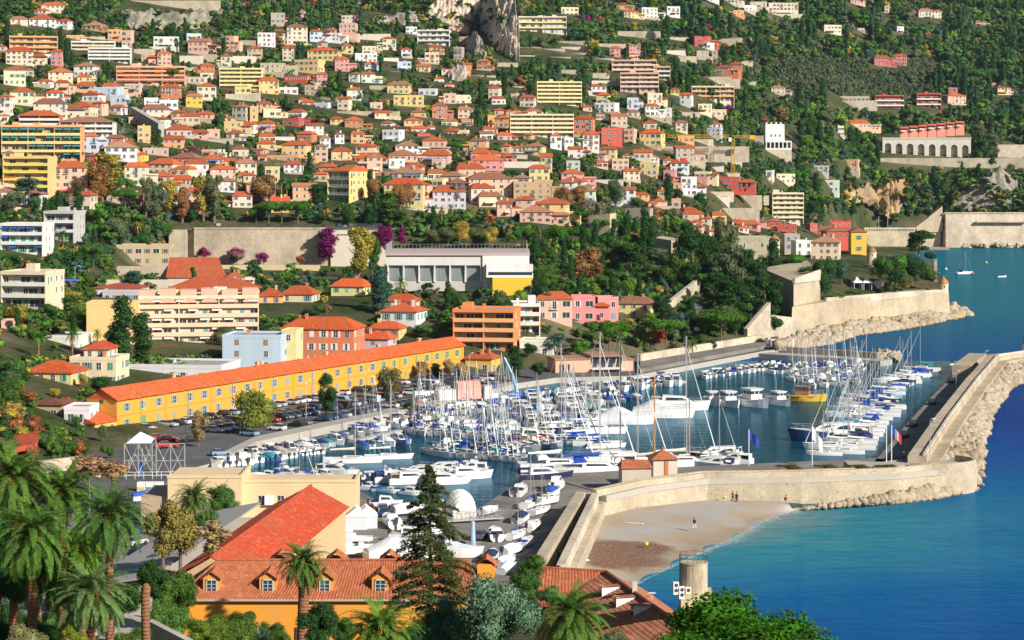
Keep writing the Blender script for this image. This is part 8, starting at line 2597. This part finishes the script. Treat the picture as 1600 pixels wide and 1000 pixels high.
    for s in (-.8,.8):
        mb = MB(); n = 14
        for i in range(n): a, b = i*L_/n, (i+1)*L_/n; mb.tube([(a,s,.5),(a,s,1.6)], .04, 4); mb.tube([(a,s,.5),(b,s,1.6)] if i % 2 else [(a,s,1.6),(b,s,.5)], .03, 4)
        mb.tube([(0,s,1.6),(L_,s,1.6)], .05, 4); part(o, 'handrail', mb, M['metal'])
    o = frame_thing('quay_crane_post', G(739,865,1.5), 0, 'pale blue steel crane post at the yard edge', 'crane'); mb = MB(); mb.tube([(0,0,0),(0,0,2.0),(0,0,4.8)], [.5,.4,.28], 10); part(o, 'post', mb, M['gelcoat'], (.35,.50,.62)); mb = MB(); mb.box(-.5,.5,-.5,.5,0,.5); part(o, 'base', mb, M['gelcoat'], (.35,.50,.62))
    # boats ashore by the ramp wall
    r = random.Random(12)
    for x, y, L_, rz in ((812,770,7,80),(828,790,6.5,70),(845,800,6,60),(815,812,6,75),(832,825,5.5,70),(808,838,6,65),(800,862,5.5,60),(822,850,5,70),(790,880,5,60)):
        q = G(x,y,1.7)
        if r.random() < .45: sailboat(q, R(rz), L_, (.80,.80,.79), BLUE if r.random() < .5 else WHITE, r, 1.25, False, False)
        else: motorboat(q, R(rz), L_, (.80,.80,.79), r.choice((WHITE, BLUE, NAVY)), r, r.choice(('covered','open')))
    for x, y, rz in ((640,800,20),(655,812,80),(612,818,100),(668,835,30),(690,800,70),(640,842,-10),(765,800,60),(775,838,80),(768,872,70),(602,790,10),(862,772,70),(870,762,80),(855,785,65)):
        motorboat(G(x,y,1.9), R(rz+r.uniform(-15,15)), r.uniform(4.5,7), (.80,.80,.79), r.choice((WHITE,BLUE,NAVY,BEIGE,WHITE)), r, r.choice(('covered','open','cabin')))
    for x, y in ((605,806),(618,800),(660,822),(700,845),(720,860),(750,842)): car(G(x,y,1.51), R(r.uniform(60,120)), r)
    o = motorboat(G(233,780,1.6), R(30), 6.5, (.80,.80,.79), (.02,.10,.50), r, 'covered', label='white boat under a bright blue tarpaulin beside the recycling containers')
    # kiosk in the car park
    p = G(722,624,1.52); o = frame_thing('kiosk', p, R(20), 'pink rounded roof kiosk with white cabins at the car park corner', 'kiosk')
    mb = MB(); mb.box(-1,5,0,4,0,2.8); part(o, 'wall', mb, M['plaster'], (.72,.36,.30)); mb = MB(); mb.tube([(-1,2,2.4),(5,2,2.4)], 2.0, 14); part(o, 'vaulted_roof', mb, M['plaster'], (.66,.28,.22))
    mb = MB(); mb.box(-6.5,-2,-1.5,2,0,2.6); mb.box(5.6,7.6,-1,2,0,3.2); part(o, 'cabin', mb, M['white_paint'])
    mb = MB(); mb.box(-10,-5,7,8,0,1.6); part(o, 'screen_wall', mb, M['white_paint'])
    # blue hoist
    p = G(808,626,1.5); o = frame_thing('boat_hoist', p, 0, 'light blue boat hoist with a leaning lattice boom on the quay', 'crane'); BC = (.16,.42,.72)
    mb = MB(); mb.box(-1.8,1.8,-1.5,1.5,0,2.2); part(o, 'base', mb, M['gelcoat'], (.03,.16,.55)); mb = MB(); mb.tube([(0,0,2),(-1.2,0,6.5),(-3.2,0,10.6)], [.5,.42,.28], 6); part(o, 'boom', mb, M['gelcoat'], BC); mb = MB(); mb.tube([(-3.1,0,10.5),(-3.1,0,6)], .05, 4); part(o, 'cable', mb, M['dark_metal'])
    # huts on the sea wall
    o = frame_thing('wall_hut', W(972,752,372), R(6), 'low hut with a bright orange gable roof behind the sea wall', 'hut'); mb = MB(); mb.box(0,5.2,0,4,-1.5,2.3); part(o, 'wall', mb, M['plaster'], (.56,.47,.38))
    mb = MB(); corr(mb, (-.3,-.3,2.2),(5.5,-.3,2.2),(.2,2,3.5),(5.0,2,3.5), .3, .04, rows=6); corr(mb, (5.5,4.3,2.2),(-.3,4.3,2.2),(5.0,2,3.5),(.2,2,3.5), .3, .04, rows=4); mb.add([(-.3,4.3,2.2),(-.3,-.3,2.2),(.2,2,3.5)], [(0,1,2)]); mb.add([(5.5,-.3,2.2),(5.5,4.3,2.2),(5,2,3.5)], [(0,1,2)]); part(o, 'roof', mb, M['pan_tile'])
    o = frame_thing('wall_pavilion', W(1021,748,376), R(10), 'small square pavilion with a pyramid orange roof and a terracotta corner strip', 'hut'); mb = MB(); mb.box(0,4.4,0,4.2,-2,3.4); part(o, 'wall', mb, M['plaster'], (.60,.52,.42)); mb = MB(); mb.box(2.0,2.7,-.12,.02,-2,3.3); part(o, 'corner_strip', mb, M['plaster'], (.52,.14,.05))
    mb = MB(); mb.add([(-.5,-.5,3.4),(4.9,-.5,3.4),(4.9,4.7,3.4),(-.5,4.7,3.4),(2.2,2.1,4.9)], [(0,1,4),(1,2,4),(2,3,4),(3,0,4),(3,2,1,0)]); part(o, 'roof', mb, M['pan_tile']); mb = MB(); mb.lathe([(.2,4.8),(.25,5.1),(.02,5.5)], 8, c=(2.2,2.1)); part(o, 'finial', mb, M['pan_tile'])
    # planters on the wall
    for x in (1232,1290,1340,1386):
        q = W(x,731,377.5); q.z = 4.62; o = frame_thing('wall_planting', q, 0, None, 'planting'); mb = MB(); n = 12; mb.lathe([(3.0,-.1),(2.4,.3),(1.4,.5),(.5,.6)], n); w_ = part(o, 'soil_mound', mb, M['terrace_tile'], None, True); w_.scale = (.85,.4,1); ob('shrubs', crown_mesh('bush',1)[0], o, (0,0,.2), scale=(5.0,2.6,1.1), color=(.10,.085,.03)); auto(o, 'low brown planting mound on the sea wall', 'planting', 'planting mounds on the sea wall')
    # flags
    def flag(x, yt, yb, z0, cols, label, fw=2.4, fh=1.5, droop=.5):
        D = F*(CH-z0)/(yb-HZ); q = W(x,yb,D); h = (yb-yt)*D/F; o = frame_thing('flagpole', q, 0, label, 'flag'); mb = MB(); mb.tube([(0,0,0),(0,0,h)], .09, 6); part(o, 'pole', mb, M['white_paint'])
        if cols:
            mb = MB(); n = 9
            for i in range(n):
                for e in (0, 1):
                    for s in (0, 1): t = (i+s)/n; pass
                a, b = i/n, (i+1)/n; f = lambda t: (.1+t*fw*.72, .18*math.sin(t*7), -t*fh*droop*1.3)
                p, q_ = f(a), f(b); mb.add([(p[0],p[1],h+p[2]-fh),(q_[0],q_[1],h+q_[2]-fh),(q_[0],q_[1],h+q_[2]),(p[0],p[1],h+p[2])], [(0,1,2,3)], min(len(cols)-1, int(a*len(cols))))
            o2 = ob('flag', mb.mesh('flag', [M[c] for c in cols]), o)
    mk_flat('flag_blue', (.02,.05,.30), .8); mk_flat('flag_white', (.78,.78,.80), .8); mk_flat('flag_red', (.55,.02,.03), .8)
    flag(1170,671,728,1.7,['flag_blue','flag_blue','flag_blue'],'pole with a plain blue flag inside the sea wall',2.6,1.9,.8)
    flag(1269,666,729,1.7,['flag_white'],'pole with a drooping white flag beside the moored yachts',2.6,2.4,.9)
    flag(1393,664,722,4.6,['flag_blue','flag_white','flag_red'],'pole with a blue, white and red tricolour flag at the round bastion',2.4,1.7,.9)
    flag(1385,656,722,4.6,None,'bare white flagpole beside the tricolour flag')
    o = frame_thing('mole_light', W(1603,551,612), 0, 'small harbour light with a red lantern at the end of the mole', 'light'); mb = MB(); mb.lathe([(1.1,-1),(1.0,2.6)], 12); part(o, 'base', mb, M['white_paint']); mb = MB(); mb.lathe([(.9,2.6),(.85,5.0),(1.1,5.1),(.3,5.9)], 12); part(o, 'lantern', mb, M['gelcoat'], (.5,.03,.03))
    # pontoons
    for i, (a, b, w) in enumerate((((550,688),(722,650),1.8),((645,671),(812,676),1.8),((662,703),(822,711),2.0),((800,648),(952,641),2.0),((800,622),(965,609),2.2),((935,606),(1068,595),2.2),((1090,588),(1200,575),2.0),((1200,580),(1352,574),2.0),((300,727),(505,698),2.0))):
        p, q = G(*a, .5), G(*b, .5); mb = MB(); wallpath(mb, [(0,0),(q.x-p.x,q.y-p.y)], w, -.2, .55); o = ob('pontoon', mb.mesh('pontoon', M['concrete']), None, (p.x,p.y,0)); auto(o, 'long floating pontoon between moored boats', 'pontoon', 'pontoons')
yard()
def folk():
    person(G(1085,826,1.0), R(140), (.03,.025,.02), (.70,.66,.58), label='person in a dark top and pale trousers walking across the beach', pose='walk')
    person(G(1151,785,1.3), R(200), (.03,.02,.03), (.05,.05,.08), label='person in dark clothes standing by the sea wall on the beach')
    person(G(1145,783,1.35), R(150), (.35,.12,.08), (.05,.05,.08), label='person in a reddish top bending beside a yellow bag on the beach', pose='walk')
    person(G(1228,783,1.0), R(180), (.50,.03,.03), (.35,.04,.03), label='person in red sitting on the rocks at the end of the beach', pose='sit')
    person(G(1412,719,4.6), R(190), (.02,.02,.025), (.03,.03,.04), label='person in black standing on the round bastion')
    person(G(1421,720,4.6), R(170), (.30,.22,.05), (.45,.06,.04), label='person in an ochre top and red trousers on the round bastion')
    def bag(x, y, z, c, lab):
        o = frame_thing('bag', G(x,y,z), 0, lab, 'bag'); mb = MB(); mb.lathe([(.22,0),(.32,.15),(.30,.35),(.12,.5)], 8); part(o, 'body', mb, M['canvas'], c); mb = MB(); mb.tube([(-.2,0,.4),(0,0,.65),(.2,0,.4)], .03, 5); part(o, 'strap', mb, M['canvas'], c)
    bag(1132,779,1.4,(.75,.60,.02),'yellow bag lying beside the people at the sea wall'); bag(1010,852,1.0,(.75,.62,.02),'yellow ball shaped bag on the dark seaweed')
    o = frame_thing('driftwood', G(991,818,1.1), R(-25), 'pale plank lying on the beach gravel', 'plank'); mb = MB(); mb.box(-1.6,1.6,-.15,.15,0,.12); part(o, 'board', mb, M['white_paint'])
    for x, y, lab in ((914,876,'white plastic sheet crumpled on the seaweed'),(910,858,'small white litter bag near the ramp wall')):
        o = frame_thing('litter', G(x,y,1.2), 0, lab, 'litter'); ob('sheet', BOULD[0].copy(), o, (0,0,.05), scale=(.7,.4,.18)); o.children[0].data.materials[0] = M['white_paint']
folk()
def garden():
    # terraced palace garden at the edge
    for i, (x0, y0, x1, y1, h, lab) in enumerate(((0,690,60,686,1.6,'low pale terrace wall with a railing above the orange court'),(60,720,128,735,4.5,'stone wall with arches under the terrace gardens'))):
        a, b = T(x0,y0+8), T(x1,y1+8); mb = MB(); wallpath(mb, [(a.x,a.y),(b.x,b.y)], 1.0, a.z-1.4, a.z+h*.2); thing_wall('terrace_wall', lab, 'wall', mb, [M['stone']], (.56,.47,.36))
    a = [T(-20,716), T(58,716), T(62,694), T(-20,694)]; mb = MB(); z = a[0].z+.4; mb.prism([(p.x,p.y) for p in a], z-.6, z+.3); struct(ob('orange_court', mb.mesh('orange_court', M['red_tile'])))
    g = random.Random(41)
    for i in range(170):
        x, y = g.uniform(-10,185), g.uniform(590,722); p = T(x,y); s = F/p.y
        if y > 700-max(0,x-60)*.4 and x > 130 or clash(x, y, 12, 14, p.y) > .15: continue
        h = g.uniform(1.6,4.4); tree(g.choice(('bush','bush','round')), g.choice(('mid','dark','olive','light','yellow','rust')), p, h, h*g.uniform(.9,1.7), 0, group='terrace garden plants')
    for i, (x, y, hp, wp, k, c) in enumerate(((50,660,24,10,'round','mid'),(25,662,22,8,'cypress','mid'),(75,690,40,26,'bush','mid'),(118,668,26,26,'bush','mid'),(135,655,16,18,'bush','mid'),(80,705,30,22,'bush','light'),(12,665,22,16,'bush','olive'),(118,700,16,24,'bush','olive'),(160,690,30,20,'bush','olive'),(170,715,24,30,'bush','mid'))):
        p = T(x,y); s = F/p.y; tree(k, c, p, hp/s, wp/s, 1, group='terrace garden plants')
def smoke():
    m, nt, out = nodes('smoke'); v = nt.nodes.new('ShaderNodeVolumePrincipled'); v.inputs['Color'].default_value = (.86,.93,1,1)
    n1 = noise(nt, .06, 3, geopos(nt)); L(nt, ramp(nt, n1, [(.42,0),(.80,.010)]), v.inputs['Density']); L(nt, v.outputs[0], out.inputs['Volume'])
    pts = [W(1170,122,1560), W(1178,100,1562), W(1184,82,1565), W(1200,62,1570), W(1222,42,1575)]
    mb = MB(); mb.tube(pts, [.8,2.5,5,6,1.5], 12); o = ob('smoke', mb.mesh('smoke', m)); o['kind'] = 'stuff'; o['label'] = 'thin blue smoke plume drifting up from a garden fire'
smoke()
# ------------------------------------------------------------------ woods on the slope
def clash(x, y, hw, hh, D):
    """share of a plant's outline that would stand in front of a facade behind it"""
    a = 0.0
    for x0, x1, ye, yb, Dh in RECTS:
        if Dh > D - 4:
            ox = min(x+hw, x1) - max(x-hw, x0); oy = min(y, yb) - max(y-hh, ye)
            if ox > 0 and oy > 0: a += ox*oy
    return a/(2*hw*hh)
NOTREE = [  # (x0, x1, y0, y1): cliffs, walls, roads and open ground, by root
 (745,812,0,100),(655,705,80,92),(185,345,10,55),(565,690,20,44),(600,640,105,140),(1378,1520,208,244),(965,1170,226,245),(1335,1405,285,335),(1105,1190,320,345),(262,610,352,420),(1475,1600,318,390),(1350,1475,348,392),(1560,1610,225,262)]
def inside(x, y): return any(a <= x <= b and c <= y <= d for a, b, c, d in NOTREE)
def density(x, y):
    # wooded top and right, gardens between the houses elsewhere
    if y < 25: return 1
    if x > 1050 and y < 250: return 1
    if x > 1260 and y < 340: return 1
    if 780 < x < 960 and y < 150: return 1
    if y < 110: return .95
    if y < 200: return .9
    if y < 300: return .75
    if y < 372: return .6
    return .9 if 830 < x < 1215 else .7 if x < 250 else .35
CLIFFS = [[(748,22,40),(758,-5,58),(772,-12,78),(790,-14,88),(805,5,96),(812,50,99)],[(665,10,42),(690,-10,46),(715,-14,44),(740,-14,40)],[(568,38,44),(590,26,42),(625,18,41),(660,22,42),(684,30,44)],[(700,100,126),(712,96,130),(728,110,124)],[(728,60,84),(740,52,98),(760,84,97)],[(190,18,40),(215,16,46),(250,18,47),(290,18,46),(320,16,42),(348,17,30)],[(1318,292,310),(1340,288,318),(1365,292,322),(1385,286,340),(1400,276,345),(1420,272,300)],[(1488,310,333),(1510,292,333),(1540,270,333),(1565,262,330),(1590,280,320)]]
def woods():
    g = random.Random(5); pts = []; grid = {}
    def ok(x, y, rad):
        k = (int(x//14), int(y//9))
        for i in (-1,0,1):
            for j in (-1,0,1):
                for q in grid.get((k[0]+i, k[1]+j), ()):
                    if abs(q[0]-x) < rad*.72 and abs(q[1]-y) < rad*.30: return False
        grid.setdefault(k, []).append((x, y)); return True
    for n in range(56000):
        x = g.uniform(-60, 1660); y = g.uniform(-25, 372 if n < 36000 else 650)
        if x > 1290 and y > 338: continue
        if 255 < x < 610 and 345 < y < 428: continue
        if y > 372 and (y > np.interp(x, [-60,120,200,300,420,560,700,800,980,1030,1120,1215,1216], [650,640,622,590,560,540,515,520,545,540,530,520,0]) or (1015 < x < 1115 and 462 < y < 512) or (600 < x < 830 and y < 446) or (x > 600 and 372 < y < 380)): continue
        if g.random() > density(x, y) or inside(x, y): continue
        D = Dt(x, y); s = F/D
        u = g.random()
        # kind by neighbourhood
        if 1200 < x < 1460 and 95 < y < 165: kind, h, w_ = 'round', g.uniform(4.2, 6), None       # olive terraces
        elif u < .045: kind, h, w_ = 'cypress', g.uniform(9, 15), None
        elif u < .64: kind, h, w_ = 'round', g.uniform(5, 10), None
        elif u < .74: kind, h, w_ = 'pine', g.uniform(8, 13), None
        elif u < .86: kind, h, w_ = 'umbrella', g.uniform(7, 11), None
        else: kind, h, w_ = 'bush', g.uniform(2.5, 5), None
        if y > 430 and x < 800: h *= .55
        elif y > 180 and x < 1200: h *= .9
        elif x > 1040 and not (1200 < x < 1460 and 95 < y < 165): h *= 1.55
        else: h *= 1.15
        nat = {'round': .92, 'bush': 1.25, 'umbrella': 1.08, 'pine': .72, 'cypress': .2}[kind]
        hw, hh = h*nat*.42*s, h*s*.95
        if clash(x, y, hw, hh, D) > .10: continue
        if not ok(x, y, max(5, hw*1.15)): continue
        v = g.random()*(.92 if x > 1040 and g.random() < .75 else 1)
        if 1200 < x < 1460 and 95 < y < 165: col = 'sage' if v < .55 else 'olive'
        elif kind == 'cypress': col = 'dark'
        elif kind == 'umbrella': col = 'pine' if v < .5 else 'mid'
        elif v < .26: col = 'dark'
        elif v < .56: col = 'mid'
        elif v < .78: col = 'olive'
        elif v < .83: col = 'blue'
        elif v < .905: col = 'light'
        elif v < .94: col = 'yellow'
        elif v < .965: col = 'brown'
        elif v < .985: col = 'grey'
        else: col = 'rust' if v < .9965 else 'magenta'
        pts.append((D, x, y, kind, h, col))
    pts.sort(key=lambda a: -a[4]*F/a[0])
    near, rest = pts[:170], pts[170:]
    for D, x, y, kind, h, col in near:
        tree(kind, col, T(x, y), h, lod=0 if h*F/D < 34 else 1)
    # the rest: too many to count, one mass
    g2 = np.random.default_rng(9); base = {}
    for k in ('round','pine','umbrella','cypress','bush'):
        base[k] = []
        for i in range(4):
            big = {'round':(250,.066),'pine':(260,.056),'umbrella':(240,.062),'cypress':(130,.05),'bush':(200,.085)}[k]
            base[k].append(crown_arrays(k, 50+i, big[0], big[1], core=.85))
    Vs, Qs, Cs, b = [], [], [], 0
    for D, x, y, kind, h, col in rest:
        p = T(x, y); V, Q = base[kind][g2.integers(0, 4)]
        a = g2.uniform(0, 6.28); c, s_ = math.cos(a), math.sin(a)
        w_ = h*g2.uniform(.9, 1.2)
        X = V[:, 0]*w_; Y = V[:, 1]*w_
        P = np.stack([X*c - Y*s_ + p.x, X*s_ + Y*c + p.y, V[:, 2]*h + p.z - .2*h*(kind in ('round','pine'))], 1)
        cl = np.array(vary(GREEN[col], rnd, .25) + (1,))
        Vs.append(P); Qs.append(Q + b); Cs.append(np.tile(cl, (len(P), 1))); b += len(P)
    RIM = []
    for ci, p in enumerate(CLIFFS):
        xs_ = [q[0] for q in p]
        for _ in range(70 if ci > 5 else 34):
            x = g.uniform(xs_[0]-5, xs_[-1]+5); t_, b_ = np.interp(x, xs_, [q[1] for q in p]), np.interp(x, xs_, [q[2] for q in p])
            u = g.random(); y = t_+g.uniform(-3,4) if u < .3 else b_+g.uniform(-4,3) if u < .6 else g.uniform(t_, b_); RIM.append((x, y, b_))
    for n in range(6500 + len(RIM)):
        x = g.uniform(-60, 1300); y = g.uniform(60, 640)
        rim = n >= 6500
        if n % 3 == 0 and not rim: x, y = g.uniform(-30, 450), g.uniform(480, 655)
        yb_ = 0
        if rim: x, y, yb_ = RIM[n-6500]
        yl = float(np.interp(x, [-60,130,300,420,700,850,1000,1200,1300], [715,650,600,560,520,520,540,500,330]))
        if not rim and (y > yl or inside(x, y) or (262 < x < 612 and y > 345 and y < 425)): continue
        D = Dt(x, y) if not rim else Dt(x, yb_) + (Dt(x, y)-Dt(x, yb_))*.32 - 11; s = F/D; h = g.uniform(1.2, 2.8) if not rim else g.uniform(2.5, 5.5)
        if clash(x, y, h*s*.6, h*s*.8, D) > (.12 if y < 480 else .3): continue
        p = W(x, y, D); V, Q = base['bush'][g2.integers(0, 4)]; w_ = h*g.uniform(1.0, 2.0)
        P = np.stack([V[:, 0]*w_ + p.x, V[:, 1]*w_ + p.y, V[:, 2]*h + p.z - .15*h], 1)
        cl = np.array(vary(GREEN[g.choice(('dark','mid','olive','mid','light','dark','yellow'))], rnd, .25) + (1,))
        Vs.append(P); Qs.append(Q + b); Cs.append(np.tile(cl, (len(P), 1))); b += len(P)
    o = ob('hillside_woodland', npmesh('hillside_woodland', np.concatenate(Vs), np.concatenate(Qs), M['foliage_mass'], tint=np.concatenate(Cs)))
    o['kind'] = 'stuff'; o['label'] = 'mixed woodland and garden greenery covering the hillside between the houses'
    print('woods', len(near), len(rest))
woods()
garden()

def haze():
    m, nt, out = nodes('haze_air'); v = nt.nodes.new('ShaderNodeVolumePrincipled'); v.inputs['Color'].default_value = (.62,.80,1,1); v.inputs['Density'].default_value = .00003; v.inputs['Anisotropy'].default_value = .3
    L(nt, v.outputs[0], out.inputs['Volume'])
    mb = MB(); mb.box(-2500, 2500, -60, 3600, -8, 520); o = ob('haze', mb.mesh('haze', m)); o['kind'] = 'stuff'; o['label'] = 'thin blue haze over the far slope'
haze()
# ------------------------------------------------------------------ labels told apart by what stands near
def finish_labels():
    ORD = ['first','second','third','fourth','fifth','sixth','seventh','eighth','ninth','tenth','eleventh','twelfth','thirteenth','fourteenth','fifteenth','sixteenth','seventeenth','eighteenth','nineteenth','twentieth']
    seen = {}
    for o, phrase in AUTO:
        q = px(o.location)
        kind = 'far'
        best = sorted(LANDMARKS, key=lambda l: (l[1]-q[0])**2 + ((l[2]-q[1])*1.4)**2)
        best = [l for l in best if l[3] is None or l[3] in o['category']][0]
        dx, dy = q[0]-best[1], q[1]-best[2]
        if abs(dx) > abs(dy) * 1.2: rel = 'beside'
        else: rel = 'below' if dy > 0 else 'above'
        seen.setdefault((phrase, rel, best[0]), []).append((dx*dx+dy*dy, o))
    for (phrase, rel, lm), L_ in seen.items():
        L_.sort(key=lambda a: a[0])
        for i, (_, o) in enumerate(L_):
            if len(L_) == 1: o['label'] = f'{phrase}, {rel} the {lm}'
            else: o['label'] = f'{phrase}, {ORD[i] if i < 20 else "number " + str(i+1)} {rel} the {lm}'
finish_labels()

# ------------------------------------------------------------------ camera, sun, sky
cam = bpy.data.cameras.new('camera'); co = bpy.data.objects.new('camera', cam); link(co)
co.location = (0, 0, CH); co.rotation_euler = (R(90), 0, 0)
cam.sensor_width = 36; cam.lens = 36 * F / 1600; cam.shift_y = (HZ - 500) / 1600
cam.clip_start = 1; cam.clip_end = 20000
sc.camera = co
SX, SY, EL = .74, -.67, R(29)
sun = bpy.data.lights.new('sun', 'SUN'); sun.energy = 5.0; sun.angle = R(.5); sun.color = (1, .945, .86)
so = bpy.data.objects.new('sun', sun); link(so)
so.rotation_euler = (-Vector((SX*math.cos(EL), SY*math.cos(EL), math.sin(EL)))).to_track_quat('-Z', 'Y').to_euler()
w = bpy.data.worlds.new('World'); sc.world = w; w.use_nodes = True
nt = w.node_tree; bg = nt.nodes['Background']
sky = nt.nodes.new('ShaderNodeTexSky'); sky.sky_type = 'NISHITA'; sky.sun_disc = False
sky.sun_elevation = EL; sky.sun_rotation = math.atan2(SX, SY)
sky.air_density = 1.0; sky.dust_density = .6; sky.ozone_density = 1.5
nt.links.new(sky.outputs[0], bg.inputs[0]); bg.inputs[1].default_value = .05
vs = sc.view_settings
vs.view_transform = 'Standard'; vs.look = 'None'; vs.exposure = 0.5; vs.gamma = 1
sc.cycles.max_bounces = 5; sc.cycles.diffuse_bounces = 2; sc.cycles.glossy_bounces = 3; sc.cycles.transmission_bounces = 2; sc.cycles.transparent_max_bounces = 6
sc.cycles.use_denoising = True
